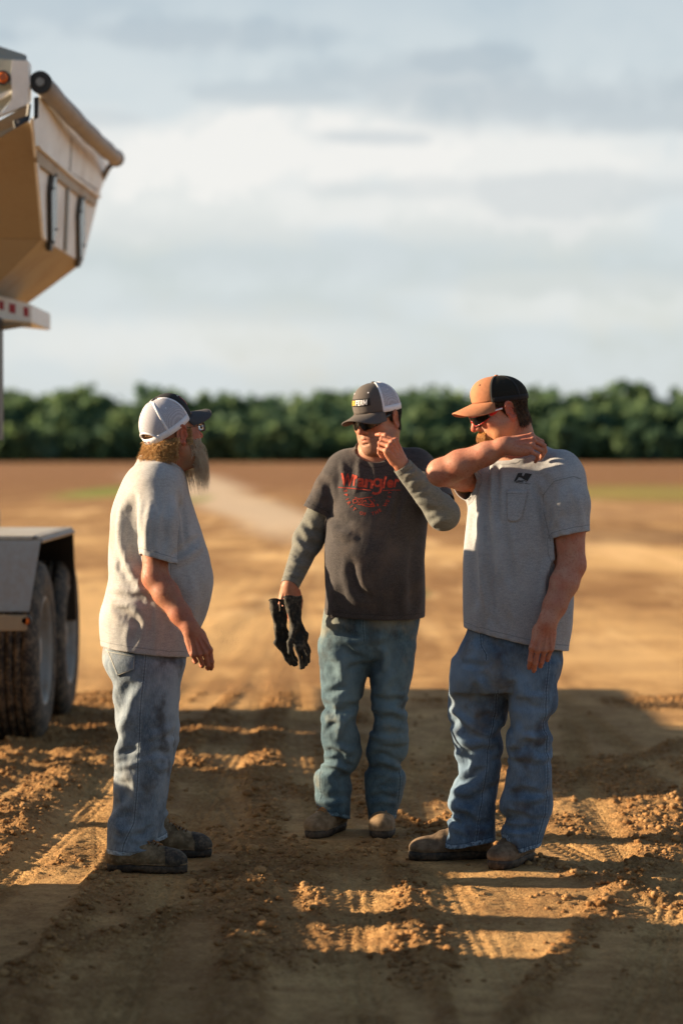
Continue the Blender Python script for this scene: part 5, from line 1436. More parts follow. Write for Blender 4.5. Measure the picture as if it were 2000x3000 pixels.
F1J = [
    ([(425, 2000), (395, 2040), (365, 2110), (352, 2140)], .016, 18), ([(378, 2000), (358, 2050), (350, 2110)], -.014, 16), ([(410, 2060), (380, 2120), (355, 2180), (345, 2240)], .010, 16),
    ([(340, 2210), (370, 2200), (405, 2190)], -.008, 9), ([(338, 2248), (368, 2240), (400, 2235)], .007, 9), ([(345, 2275), (372, 2300), (365, 2340)], -.008, 14), ([(335, 2395), (355, 2370), (380, 2350)], .008, 12),
    ([(338, 2420), (360, 2438), (385, 2425)], .009, 11), ([(395, 2445), (420, 2440), (450, 2415)], -.008, 9), ([(390, 2462), (420, 2462), (450, 2448)], .007, 8), ([(440, 2205), (470, 2200), (500, 2215)], -.008, 12),
    ([(430, 2160), (465, 2150), (505, 2120)], .007, 13), ([(450, 2235), (470, 2250), (495, 2240)], .007, 10), ([(330, 2455), (350, 2462), (372, 2455)], .006, 7)]
def man1():
    root = empty('person', (-.70, 8.92, 0), 'long-bearded man in a white mesh cap and pale grey T-shirt, nearest the trailer', 'person')
    cv, cq, cF = body_coarse(m1); col = (cv, cq); CO = Collider(cF)
    for hp, dr, ln_ in m1['feet']: boot('boot', hp, dr, ln_, (M_BOOT1, M_SOLE, M_TOECAP), root)
    # T-shirt
    zc = P(0, 1420, Y1)[2]
    v2, q, rest = two_stage(lambda h: make_shirt(m1, h), CO, lambda p: np.maximum(smooth01(p[:, 2], zc-.06, zc+.03)*.5, .004), grow=(.03, .10), thick=.007, key='shirt1', seed=3, folds=F1S)
    garment('t_shirt', v2, q, M_TEE1, root, dict(hem=geo_dist(rest, q, boundary_verts(q))))
    # jeans
    gf = lambda p: .5+1.3*np.exp(-((p[:, 2]-.46)/.10)**2)+1.6*smooth01(p[:, 2], .26, .10)
    v2, q, rest = two_stage(lambda h: make_jeans(m1, h), CO, lambda p: np.maximum(smooth01(p[:, 2], .88, .95)*.6, .006), grow=(.09, .03), growf=gf, key='jeans1', seed=5, bend=.1, folds=F1J, h=.010)
    sl_ = [P(x, y, 8.73) for x, y in ((428, 1860), (428, 1926), (421, 2000), (413, 2120), (405, 2274), (394, 2408), (367, 2470), (362, 2490))]
    N = vnormals(v2, q)
    garment('jeans', v2, q, M_JEAN1, root, dict(hem=geo_dist(rest, q, boundary_verts(q)), seam=seam_attr(rest, q, [(sl_, (0, -1, 0), .12)]), along=rest[:, 2],
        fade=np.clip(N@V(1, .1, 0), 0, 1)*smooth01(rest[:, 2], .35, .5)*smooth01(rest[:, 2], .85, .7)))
    JF = Surf(v2, q); pkc = [(312, 1902), (397, 1917), (394, 1962), (346, 1981)]
    pk = applique('back_pocket', JF, pkc, M_JEAN1, root, .004, 14, 12, .0025, .003)
    if pk:
        for nm in ('hem', 'seam', 'along'): set_attr(pk, nm, np.ones(len(pk.data.vertices)))
        ps = Surf(np.array([pk.matrix_world@v_.co for v_ in pk.data.vertices]), np.array([p_.vertices[:] for p_ in pk.data.polygons]))
        print_on('pocket_stitching', ps, [stroke(dense(L_, 26), 1.3) for L_ in ([(394, 1920), (391, 1960)], [(391, 1960), (347, 1977)], [(345, 1974), (317, 1906)], [(316, 1909), (394, 1924)])], plain('pale_stitch_thread', (.42, .40, .34), .9), root, .0028)
    # body: hands and arms, head and neck, all one skin
    cv, cq = compact(cv, cq[(cv[:, 2] > .16)[cq].all(1)]); parts = [(cv, cq)]; fl = [np.zeros(len(cv))]; sb = [np.zeros(len(cv))]
    A = m1['arms'][0]; F = field_around([A[0], A[1], A[2], A[2]+V(.12, 0, -.2)], .075, .0027)
    add_arm(F, *A[:3], **A[3])
    fw, bk = V(.34, -.05, -.80), V(.22, -1, .16)
    build_hand(F, A[2], fw, bk, -1, [(16, 34, 20), (26, 44, 24), (32, 48, 24), (38, 50, 24)], spread=(-12, -3, 5, 11), thumb=(22, 50, 15, 15), L=.98)
    v, q = keep_big(*F.mesh(1)); parts.append((v, q)); fl.append(hand_flush(v, A[2], fw)); sb.append(np.zeros(len(v)))
    strands('arm_hair', region_roots(v, q, lambda v, N: (v[:, 2] < A[1][2]+.02) & (v[:, 2] > A[2][2]), 1800, 31), M_STACHE, root, None, None, w=.00011, seg=2, steer=lambda p, k, r: V(0, 0, -.5), seed=2, length=.008)
    A = m1['arms'][1]; F = field_around([A[0], A[1], A[2], A[2]+V(.12, 0, -.2)], .075, .0045)
    add_arm(F, *A[:3], **A[3]); build_hand(F, A[2], V(.05, .02, -1), V(.30, 1, .02), 1, [(34, 45, 22), (44, 50, 20), (48, 52, 20), (52, 55, 22)], L=1.0)
    v, q = keep_big(*F.mesh(1)); parts.append((v, q)); fl.append(hand_flush(v, A[2], fw)); sb.append(np.zeros(len(v)))
    R = headR(-52, 11, -2); c = P(506, 1266, 8.90)
    nb = R.T@(P(462, 1395, 8.92)-c)
    F = build_head(.0026, jowl=1.1, wide=1.04, neck=nb, neck_r=(.060, .068)); hv, hq = keep_big(*F.mesh(1))
    a_, b_ = head_attrs(hv, .7); fl.append(a_); sb.append(b_)
    parts.append((hv@R.T+c, hq))
    v, q = join_arrays(parts)
    body = mesh_obj('body', v, q, M_SKIN1); world_parent(body, root); set_attr(body, 'flush', np.concatenate(fl)); set_attr(body, 'stubble', np.concatenate(sb))
    # cap
    CAPZ[:] = [.022, .120]
    cap, sub = make_cap(root, R, c, M_BLACKTWILL, M_CAPWHITE, plain('charcoal_brim_twill', (.06, .055, .055), .85, var=.2, sc=200), M_BLACKTWILL, M_WHITETWILL, M_WHITETWILL, tilt=23, opening=True, split=60, brim_len=.070, curve=3.0, droop=.46)
    em = [[crown_pt(math.radians(a_), t)*V(1.012, 1.012, 1) for t in (.32, .5, .66)] for a_ in range(-30, 31, 6)]
    sub(sheet('cap_emblem', em, M_RED, .002))
    for s_, a0_, a1_, m_ in (('CASE', 203, 181, plain('black_thread', (.03, .02, .03), .8)), ('IH', 178, 170, M_RED)):
        v_, f_, w_, h_ = text_mesh(s_, 1, .02, .15, 1.0, .12)
        pts = np.array([crown_pt(math.radians(a0_+(a1_-a0_)*x/w_), 0)*V(1.032, 1.032, 1)+V(0, 0, .004+.010*y/h_) for x, y in v_]); sub(mesh_obj('strap_lettering', pts, f_, m_, smooth=False))
    # hair: curls under the cap and through its opening
    g = R.T@V(0, 0, -1)
    def st(p, k, r): return g*.55*k+V(0, -.25, 0)*(1-k)+r.normal(size=3)*.16
    ok = lambda v, N: (v[:, 2] < -.020) & (v[:, 2] > -.088) & (v[:, 1] < -.028+.1*np.clip(v[:, 2], -1, 0)) & (N[:, 1] < .35)
    strands('hair', region_roots(hv, hq, ok, 4200, 3), M_HAIR1, root, R, c, w=.0013, seg=7, steer=st, seed=4, length=.036, curl=.8, lenvar=.7)
    ok = lambda v, N: (v[:, 2] < .015) & (v[:, 2] > -.05) & (v[:, 1] < .035) & (v[:, 1] > -.0) & (np.abs(v[:, 0]) > .05) & (np.abs(v[:, 0]) < .0785)
    strands('sideburn', region_roots(hv, hq, ok, 700, 5), M_HAIR1, root, R, c, w=.0010, seg=4, steer=lambda p, k, r: g*.5+V(0, -.2, 0), seed=6, length=.020, curl=.3)
    ok = lambda v, N: (v[:, 2] < .060) & (v[:, 2] > .012) & (v[:, 1] < -.080)
    strands('hair', region_roots(hv, hq, ok, 600, 8), M_HAIR1, root, R, c, w=.0012, seg=6, steer=lambda p, k, r: g*.5+V(0, -.5, 0)*(1-k)+r.normal(size=3)*.1, seed=9, length=.016, curl=.4)
    ok = lambda v, N: (((v[:, 2] < -.080) & (v[:, 2] > -.130) & (v[:, 1] > .030)) | ((np.abs(v[:, 2]+.056) < .005) & (v[:, 1] > .075))) & (N[:, 1] > -.4) & ~((np.abs(v[:, 0]) < .022) & (np.abs(v[:, 2]+.072) < .009))
    def sb_(p, k, r): return g*1.0+V(-p[0]*5.5*k, .22*(1-k)-(p[1]-.085)*3.5*k, 0)+r.normal(size=3)*.12
    strands('beard', region_roots(hv, hq, ok, 2700, 11), M_BEARD1, root, R, c, w=.00055, seg=9, steer=sb_, seed=12, length=.082, curl=.2, lenvar=1.35, taper=.2)
    ok = lambda v, N: (v[:, 2] < -.035) & (v[:, 2] > -.095) & (v[:, 1] > .01) & (v[:, 1] < .085) & (np.abs(v[:, 0]) > .03) & (N[:, 1] > -.5)
    strands('cheek_beard', region_roots(hv, hq, ok, 1500, 21), M_BEARD1, root, R, c, w=.0008, seg=4, steer=lambda p, k, r: g*.7+r.normal(size=3)*.1, seed=22, length=.014, curl=.3, lenvar=.6)
    # spectacles
    fr = []
    for s in (-1, 1):
        ring = [V(s*.034+.023*math.copysign(abs(math.cos(a))**.6, math.cos(a)), .1085-.10*abs(abs(s*.034+.023*math.cos(a))-.01)**1.5, -.002+.0165*math.copysign(abs(math.sin(a))**.7, math.sin(a))) for a in np.linspace(0, 2*math.pi, 25)]
        if s == -1: gl = tube('glasses', ring, .0012, M_FRAMEBLACK, None, 6, cap=False); place(gl, R, c, root)
        else: o = tube('rim', ring, .0012, M_FRAMEBLACK, None, 6, cap=False); o.parent = gl
        ctr = np.mean(ring[:-1], 0); o = sheet('lens', [[ctr*(1-t_)+p*t_ for t_ in (0.02, .5, 1)] for p in ring], plain('clear_lens', (.75, .78, .8), .04, var=0, bs=0, Transmission_Weight=.75), .001); o.parent = gl
        o = tube('temple', [V(s*.057, .100, .006), V(s*.072, .085, .008), V(s*.080, .0, .010), V(s*.080, -.02, .004)], .0014, M_FRAMEBLACK, None, 6); o.parent = gl
    o = tube('bridge', [V(-.011, .108, .004), V(0, .112, .007), V(.011, .108, .004)], .0012, M_FRAMEBLACK, None, 6); o.parent = gl
    return root, R, c
man1()
# ------------------------------------------------------------------ man in the middle: charcoal printed T-shirt, hand at his cheek, gloves in the other
Y2 = 9.66
m2 = dict(belly_z=1.05, slack=.02,
  torso=[N_(1322, 1062, 1150, Y2+.01, .055), N_(1338, 1018, 1205, Y2+.01, .085), N_(1362, 988, 1243, Y2+.01, .105), N_(1420, 970, 1256, Y2, .125), N_(1507, 964, 1252, Y2, .145, -.01), N_(1562, 954, 1247, Y2, .16, -.02),
         N_(1618, 951, 1242, Y2, .17, -.03), N_(1692, 953, 1243, Y2, .17, -.03), N_(1747, 954, 1244, Y2, .16, -.02), N_(1781, 951, 1243, Y2, .155, -.01), N_(1840, 950, 1241, Y2, .15)],
  shoulder=[(P(1030, 1362, Y2+.02), P(1208, 1358, Y2+.02), .062, .062)],
  sleeves=[([P(1002, 1376, Y2+.01), P(965, 1430, Y2), P(910, 1530, Y2-.01)], [.066, .060, .062]),
           ([P(1228, 1376, Y2), P(1262, 1420, Y2-.08), P(1298, 1500, Y2-.20)], [.068, .064, .064])],
  arms=[(P(1002, 1380, Y2), P(903, 1580, Y2+.03), P(848, 1716, Y2-.10), dict(ru=.050, re=.042, rf=.042, rw=.028)),
        (P(1228, 1380, Y2), P(1298, 1505, Y2-.22), P(1176, 1362, Y2-.27), dict(ru=.050, re=.044, rf=.046, rw=.028))],
  neckrc=(P(1100, 1300, Y2-.02), P(1110, 1370, Y2+.02), .062, .075),
  crotch_k=.012,
  waist=[N_(1760, 955, 1235, Y2, .13), N_(1800, 946, 1231, Y2, .135), N_(1870, 939, 1218, Y2, .13), N_(1905, 940, 1212, Y2, .118), N_(1925, 950, 1200, Y2, .10)],
  legs=[[N_(1880, 942, 1088, Y2, .11), N_(1954, 938, 1082, Y2, .108), N_(2025, 943, 1062, Y2, .100), N_(2060, 947, 1050, Y2, .094), N_(2117, 943, 1045, Y2, .090), N_(2160, 943, 1053, Y2+.01, .086), N_(2205, 949, 1057, Y2+.02, .084), N_(2238, 944, 1045, Y2+.03, .080), N_(2262, 927, 1032, Y2+.04, .083), N_(2310, 924, 1028, Y2+.04, .080), N_(2372, 929, 1026, Y2+.04, .078), N_(2420, 928, 1026, Y2+.04, .078)],
        [N_(1880, 1072, 1217, Y2, .11), N_(1954, 1080, 1210, Y2, .108), N_(2025, 1086, 1195, Y2, .098), N_(2060, 1090, 1189, Y2, .092), N_(2110, 1093, 1191, Y2, .088), N_(2160, 1081, 1195, Y2+.01, .085), N_(2200, 1074, 1191, Y2+.02, .083), N_(2240, 1078, 1175, Y2+.03, .079), N_(2266, 1071, 1184, Y2+.04, .084), N_(2325, 1070, 1178, Y2+.04, .080), N_(2380, 1076, 1164, Y2+.04, .076), N_(2420, 1078, 1162, Y2+.04, .076)]])
m2['feet'] = [(V(.000, 9.80, 0), (-.42, -.91), .285), (V(.168, 9.82, 0), (-.04, -1), .285)]
m2['cuts'] = [plane_cut(P(1100, 1790, Y2), (-.03, .1, -1)), sleeve_cut(P(925, 1492, Y2-.01), (-.45, 0, -.89), m2['torso']), sleeve_cut(P(1286, 1470, Y2-.17), (.45, -.5, -.8), m2['torso']),
              capsule_cut(P(1098, 1306, Y2-.05), P(1104, 1200, Y2-.08), .079)]
m2['jcuts'] = [plane_cut(P(1100, 1775, Y2), (0, 0, 1)), plane_cut(P(978, 2383, Y2), (.05, -.25, -1), .16), plane_cut(P(1120, 2386, Y2), (0, -.25, -1), .16)]
F2S = [([(1000, 1350), (1010, 1400), (1000, 1440)], .005, 9), ([(1050, 1345), (1052, 1400), (1040, 1440)], .006, 9), ([(1075, 1350), (1085, 1420)], -.005, 8),
       ([(1172, 1350), (1150, 1400), (1125, 1470)], -.009, 8), ([(1182, 1362), (1165, 1420), (1140, 1500)], .008, 8), ([(1195, 1385), (1178, 1450), (1150, 1540)], -.008, 8), ([(965, 1500), (985, 1520), (1030, 1530)], -.008, 14),
       ([(960, 1515), (990, 1560), (1040, 1570)], .008, 14), ([(1030, 1640), (1050, 1720), (1085, 1745)], -.009, 16), ([(1050, 1660), (1062, 1705), (1090, 1735)], .009, 12),
       ([(980, 1700), (975, 1750), (985, 1790)], .006, 16), ([(1240, 1560), (1225, 1640), (1228, 1720)], .006, 14), ([(1215, 1600), (1205, 1700), (1210, 1780)], -.006, 14), ([(1190, 1700), (1180, 1750), (1185, 1800)], .005, 12),
       ([(930, 1380), (960, 1420), (962, 1480)], -.006, 12), ([(915, 1440), (935, 1455), (960, 1452)], .005, 9), ([(1130, 1700), (1120, 1760), (1125, 1805)], .005, 14), ([(1235, 1380), (1258, 1430), (1270, 1480)], .006, 12)]
F2J = [([(955, 1840), (1010, 1852), (1060, 1870)], -.009, 11), ([(975, 1870), (1030, 1880), (1068, 1870)], .008, 10), ([(960, 1900), (1000, 1935), (1005, 1990)], .013, 16), ([(1010, 1900), (1040, 1920), (1065, 1925)], -.009, 10),
       ([(1020, 1960), (1045, 1945), (1066, 1940)], -.008, 10), ([(950, 2030), (985, 2020), (1010, 2010)], -.009, 10), ([(955, 2050), (970, 2090), (1000, 2080), (1030, 2065)], -.013, 14), ([(948, 2085), (968, 2100), (980, 2090)], .012, 12),
       ([(985, 2090), (1000, 2120), (990, 2160)], .012, 13), ([(955, 2140), (970, 2120), (985, 2115)], -.009, 9), ([(950, 2195), (980, 2205), (1015, 2215)], -.013, 12), ([(990, 2180), (1015, 2200), (1040, 2190)], .009, 11),
       ([(926, 2242), (960, 2240), (990, 2240), (1022, 2258)], .016, 10), ([(935, 2226), (980, 2226), (1030, 2240)], -.014, 9), ([(930, 2320), (960, 2335), (1020, 2325)], -.008, 11), ([(935, 2345), (975, 2350), (1020, 2345)], .006, 9),
       ([(1080, 1870), (1105, 1872), (1122, 1862)], .010, 12), ([(1125, 1895), (1130, 1930), (1122, 1958)], .014, 10), ([(1088, 1895), (1105, 1935), (1100, 1970)], -.010, 12), ([(1150, 1972), (1130, 2000), (1115, 2030)], .010, 13),
       ([(1090, 2040), (1130, 2050), (1180, 2045)], -.010, 10), ([(1100, 2075), (1140, 2078), (1185, 2095)], .012, 12), ([(1110, 2110), (1150, 2100), (1188, 2120)], -.012, 12), ([(1100, 2150), (1140, 2165), (1185, 2160)], .009, 14),
       ([(1085, 2215), (1110, 2205), (1150, 2225)], -.013, 11), ([(1105, 2222), (1130, 2225), (1172, 2248)], .016, 10), ([(1078, 2245), (1110, 2250), (1172, 2265)], -.010, 9), ([(1095, 2300), (1112, 2290), (1132, 2285)], .010, 6), ([(1108, 2300), (1122, 2312), (1138, 2316)], .009, 5),
       ([(1080, 2335), (1110, 2328), (1165, 2335)], -.009, 9), ([(1085, 2352), (1120, 2345), (1160, 2352)], .007, 8), ([(1140, 1830), (1190, 1830), (1225, 1815)], -.005, 8), ([(1185, 1850), (1205, 1830), (1222, 1822)], .006, 7)]
def glove(root, pts, fw, lat, s, fingers, thumb_, label):
    """long-cuffed rubber glove hanging by its cuff; pts: cuff, wrist, knuckles"""
    cu, wr, kn = [np.asarray(p, float) for p in pts]; lat = nrm(lat)
    F = field_around([cu, wr, kn, kn+V(0, 0, -.13), kn+V(.06, 0, -.1)], .07, .0026)
    for o, k in ((-.021, 0), (0, 0), (.021, 0)): chain(F, [cu+lat*o*1.02, wr+lat*o*.55, kn+lat*o*1.15], [.0140, .0130, .0110], .006, .010)
    for i, fp_ in enumerate(fingers):
        p0 = kn+lat*(-.031+.0205*i)*s; chain(F, [p0]+[np.asarray(p, float) for p in fp_], [.0100, .0088, .0082, .0072][:len(fp_)+1], .002, .010)
    if thumb_ is not None: chain(F, [wr*.7+kn*.3]+[np.asarray(p, float) for p in thumb_], [.013, .0125, .010], .006, .014)
    F.warp(lambda x, y, z: .0105*(fbm(x*34, y*34, z*22, 2)-.5)+.0012*(fbm(x*120, y*120, z*120, 2)-.5), F.lo, F.lo+F.n*F.h)
    up = nrm(cu-wr); cF = []                                                     # hollow cuff
    for o in (-.021, 0, .021): F.add(rc(cu+lat*o*1.05+up*.03, cu+lat*o*.9-up*.045, .0118, .0105), .004, 's')
    F.add(rbox(cu+up*.052, (.07, .07, .05), None, .001), 0, 's')
    v, q = keep_big(*F.mesh(1)); g = mesh_obj('glove', v-cu, q, M_GLOVE); g.location = cu
    tag(g, label, 'glove', 'pair of work gloves in his hand')
    rim = [cu+lat*(.036*math.cos(a))+np.cross(lat, up)*(.0155*math.sin(a))+up*(.001+.003*math.sin(3*a+s)) for a in np.linspace(0, 2*math.pi, 25)]
    r_ = tube('cuff_rim', [p-cu for p in rim], .0021, M_GLOVE, None, 6, cap=False); r_.parent = g
    return g
def block_letter(ch):
    """heavy condensed capitals as brush strokes in a unit box"""
    w = .19; S_ = {'F': [[(.1, 0), (.1, 1)], [(.1, .91), (.6, .91)], [(.1, .5), (.52, .5)]], 'E': [[(.1, 0), (.1, 1)], [(.1, .91), (.6, .91)], [(.1, .5), (.52, .5)], [(.1, .09), (.6, .09)]],
        'R': [[(.1, 0), (.1, 1)], [(.1, .91), (.42, .91), (.52, .82), (.52, .62), (.42, .5), (.1, .5)], [(.3, .5), (.56, 0)]], 'M': [[(.1, 0), (.1, 1)], [(.12, .98), (.44, .2)], [(.44, .2), (.76, .98)], [(.78, 0), (.78, 1)]],
        'B': [[(.1, 0), (.1, 1)], [(.1, .91), (.42, .91), (.5, .8), (.5, .64), (.4, .52), (.1, .52)], [(.1, .5), (.42, .5), (.54, .38), (.54, .2), (.42, .09), (.1, .09)]], 'I': [[(.12, 0), (.12, 1)]],
        'O': [[(.1, .2), (.1, .8), (.22, .92), (.42, .92), (.53, .8), (.53, .2), (.42, .08), (.22, .08), (.1, .2)]]}
    return [stroke(dense(p, 10), w) for p in S_[ch]]
def man2():
    root = empty('person', (.10, 9.66, 0), 'man in sunglasses and a charcoal T-shirt with red print, standing in the middle holding gloves', 'person')
    cv, cq, cF = body_coarse(m2); CO = Collider(cF)
    for hp, dr, ln_ in m2['feet']: boot('boot', hp, dr, ln_, (M_BOOT2, M_SOLE, M_BOOT2), root)
    # jersey sleeves of the shirt underneath
    A0, A1 = m2['arms']; sl = []
    for pts, rs, cut, fl_, sd in (((A0[0], A0[1], A0[2]+(A0[2]-A0[1])*.02), [.064, .056, .036], [plane_cut(A0[2]-nrm(A0[2]-A0[1])*.004, A0[2]-A0[1], .09), plane_cut(P(968, 1440, Y2), (.8, 0, .6))],
                [([(870, 1560), (895, 1590), (935, 1600)], -.007, 8), ([(862, 1580), (890, 1610), (930, 1622)], .008, 8), ([(855, 1620), (880, 1630), (920, 1640)], -.007, 7), ([(848, 1640), (870, 1652), (905, 1660)], .007, 7), ([(840, 1665), (862, 1668), (895, 1680)], -.006, 6), ([(838, 1682), (860, 1684), (888, 1694)], .005, 5), ([(885, 1520), (910, 1550), (945, 1562)], -.006, 9), ([(880, 1545), (905, 1570), (945, 1585)], .006, 8)], 2),
               ((A1[0], A1[1], A1[2]), [.062, .058, .038], [plane_cut(A1[2]-nrm(A1[2]-A1[1])*.004, A1[2]-A1[1], .09), plane_cut(P(1262, 1420, Y2-.08), (-.4, .4, .8), .2)],
                [([(1180, 1382), (1196, 1378), (1212, 1366)], -.006, 5), ([(1185, 1396), (1205, 1388), (1220, 1378)], .007, 6), ([(1190, 1412), (1210, 1398), (1228, 1390)], -.007, 6), ([(1198, 1425), (1220, 1412), (1240, 1402)], .006, 7), ([(1210, 1445), (1235, 1430), (1255, 1420)], -.005, 8), ([(1215, 1470), (1250, 1470), (1285, 1490)], .006, 10), ([(1240, 1500), (1270, 1490), (1310, 1500)], -.005, 10), ([(1260, 1540), (1290, 1525), (1320, 1520)], .005, 9)], 4)):
        v2, q, rest = two_stage(lambda h: make_tube_garment(pts, rs, cut, h), CO, lambda p: np.full(len(p), .02), folds=fl_, grow=(.10, .02), axis=arm_axis(pts), h=.0075, hc=.013, hs=5, seedamp=.003, freq=16, seed=sd, grav=.00003, thick=.003)
        garment('undershirt_sleeve', v2, q, M_SLEEVE, root, dict(hem=geo_dist(rest, q, boundary_verts(q)))); sl.append((v2, q))
    # T-shirt
    zc = P(0, 1375, Y2)[2]
    v2, q, rest = two_stage(lambda h: make_shirt(m2, h), CO, lambda p: np.maximum(smooth01(p[:, 2], zc-.05, zc+.03)*.5, .004), grow=(.02, .06), thick=.007, key='shirt2', seed=8, folds=F2S)
    sh = garment('t_shirt', v2, q, M_TEE2, root, dict(hem=geo_dist(rest, q, boundary_verts(q)))); SF = Surf(v2, q)
    # faded red print on the chest
    t = mat('cracked_red_print'); n = t.noise(t.co, 330, 3, .65); n2 = t.noise(t.co, 40, 3)
    setp(t, t.mix(t.ss(n2, .35, .7), (.46, .075, .045), (.33, .05, .035)), .9, spec=.1); tr = t.n('ShaderNodeBsdfTransparent'); mx = t.n('ShaderNodeMixShader')
    t.l(t.ss(t.m('ADD', n, t.m('MULTIPLY', n2, .30)), .74, .90), mx.inputs[0]); t.l(t.b.outputs[0], mx.inputs[1]); t.l(tr.outputs[0], mx.inputs[2]); t.l(mx.outputs[0], t.o.inputs[0])
    px = lambda x, y: (980+x/7.467, 1370+y/7.467)                                # from the enlarged print
    pc = []
    Ux = np.array([1., .13]); Wy = np.array([.09, -1.])
    for s_, x, y, hgt, wid, sh_ in (('W', 120, 385, 270, 285, -.0), ('r', 405, 395, 235, 75, .0), ('a', 490, 425, 205, 165, 0), ('n', 650, 440, 200, 185, .0), ('l', 1040, 450, 265, 75, .12), ('e', 1130, 440, 190, 150, .1), ('r', 1290, 430, 190, 110, .1)):
        v_, f_, w_, h_ = text_mesh(s_, 1, .035, sh_, 1, .06); v_ = v_/(w_, h_)
        pc.append((np.array(px(x, y))+v_[:, :1]*Ux*wid/7.467+v_[:, 1:]*Wy*hgt/7.467, f_))
    ring = lambda cx_, cy_, rx_, ry_: [px(cx_+rx_*math.cos(a), cy_+ry_*math.sin(a)) for a in np.linspace(0, 6.2832, 30)]
    pc.append(stroke(ring(935, 330, 72, 78), 6.2)); pc.append(stroke(dense([px(1030, 250), px(1015, 340), px(1018, 450), px(990, 540), px(930, 572), (px(870, 570)), px(825, 548)], 30), 6.4))
    pc.append(stroke(dense([px(80, 430), px(400, 458), px(790, 497)], 24), 2.6)); pc.append(stroke(dense([px(1050, 500), px(1440, 490)], 20), 1.8))
    word = 'SPIRIT OF THE WEST'; C0 = np.array(px(725, 470)); Rx, Ry = 490/7.467, 550/7.467
    angs = np.linspace(176, 8, len(word))
    for ch, a in zip(word, angs):
        if ch == ' ': continue
        a = math.radians(a); v_, f_, w_, h_ = text_mesh(ch, 1, .02, 0, 1, .12); v_ = (v_-(w_/2, h_/2))
        c_ = C0+(Rx*math.cos(a), Ry*math.sin(a)); tx = nrm(np.array([Rx*math.sin(a), -Ry*math.cos(a)])); ty = np.array([tx[1], -tx[0]])
        pc.append((c_+v_[:, :1]*tx*13.5+v_[:, 1:]*ty*13.5, f_))
    for L_, w_ in (([(440, 650), (520, 680), (620, 672), (700, 655), (820, 645)], 2.2), ([(400, 760), (410, 700), (460, 690), (500, 720), (480, 770), (400, 775)], 2.2), ([(520, 700), (560, 700), (580, 740), (540, 770), (510, 740), (520, 700)], 1.8),
                   ([(600, 690), (620, 740), (590, 790)], 2), ([(640, 730), (680, 720), (690, 760)], 3), ([(740, 680), (800, 740), (850, 800), (880, 850), (780, 855), (680, 845), (600, 810), (500, 800)], 3), ([(780, 830), (830, 780), (870, 850)], 5), ([(850, 690), (870, 740)], 2.4), ([(920, 800), (955, 820), (925, 840)], 3.2), ([(620, 800), (700, 790), (780, 810)], 1.8)):
        pc.append(stroke(dense([px(*p) for p in L_], 22), w_))
    print_on('chest_print', SF, pc, t.mat, root).parent = sh
    bpy.data.objects['chest_print'].matrix_parent_inverse = Matrix.Identity(4)
    # jeans
    gf = lambda p: .5+1.4*np.exp(-((p[:, 2]-.50)/.12)**2)+1.5*smooth01(p[:, 2], .34, .2)
    v2, q, rest = two_stage(lambda h: make_jeans(m2, h), CO, lambda p: np.maximum(smooth01(p[:, 2], .86, .93)*.6, .006), grow=(.09, .03), growf=gf, key='jeans2', seed=15, bend=.1, folds=F2J, h=.0095)
    N = vnormals(v2, q)
    sm = [([P(x, y, 9.5) for x, y in ((930, 2240), (938, 2260), (940, 2310), (942, 2345), (934, 2400))], (0, -1, 0), .3), ([P(x, y, 9.5) for x, y in ((1172, 2260), (1170, 2310), (1165, 2360), (1155, 2400))], (0, -1, 0), .3), ([P(x, y, 9.5) for x, y in ((1064, 1800), (1063, 1830), (1066, 1865))], (0, -1, 0), .3)]
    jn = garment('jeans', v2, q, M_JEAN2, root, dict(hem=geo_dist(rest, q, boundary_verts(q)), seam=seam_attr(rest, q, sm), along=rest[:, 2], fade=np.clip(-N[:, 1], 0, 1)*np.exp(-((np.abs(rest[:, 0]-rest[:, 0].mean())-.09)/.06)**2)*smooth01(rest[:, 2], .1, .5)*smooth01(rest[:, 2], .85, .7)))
    JF = Surf(v2, q)
    applique('white_paper_tag', JF, [(960, 1789), (968, 1790), (978, 1808), (972, 1811)], M_WHITETWILL, root, .003, 4, 4)
    # skin
    cv, cq = compact(cv, cq[(cv[:, 2] > .16)[cq].all(1)]); parts = [(cv, cq)]; fl = [np.zeros(len(cv))]; sb = [np.zeros(len(cv))]
    F = field_around([A0[1], A0[2], A0[2]+V(0, 0, -.2)], .075, .0027); add_arm(F, *A0[:3], **A0[3])
    fw = V(-.12, -.05, -1)
    build_hand(F, A0[2], fw, V(-.25, -1, .15), -1, [(40, 80, 55), (45, 85, 60), (48, 88, 60), (50, 90, 60)], spread=(-4, 0, 3, 6), thumb=(25, 45, 35, 35), L=1.02)
    v, q = keep_big(*F.mesh(1)); parts.append((v, q)); fl.append(hand_flush(v, A0[2], fw)); sb.append(np.zeros(len(v)))
    F = field_around([A1[1], A1[2], A1[2]+V(-.1, 0, .12)], .08, .0025); add_arm(F, *A1[:3], **A1[3])
    fw = V(-.50, -.20, .84)
    build_hand(F, A1[2], fw, V(.50, -.80, .35), 1, [(40, 28, 14), (58, 70, 40), (60, 82, 45), (62, 85, 45)], spread=(-10, -3, 3, 8), thumb=(30, 50, 20, 10), L=1.0)
    v, q = keep_big(*F.mesh(1)); parts.append((v, q)); fl.append(hand_flush(v, A1[2], fw)); sb.append(np.zeros(len(v)))
    R = headR(139, -11, 3); c = P(1105, 1225, 9.61); nb = R.T@(P(1112, 1352, Y2+.03)-c)
    F = build_head(.0024, jowl=1.15, wide=1.05, neck=nb, neck_r=(.062, .070)); hv, hq = keep_big(*F.mesh(1))
    a_, b_ = head_attrs(hv, .35); fl.append(a_); sb.append(b_*.65); parts.append((hv@R.T+c, hq)); v, q = join_arrays(parts)
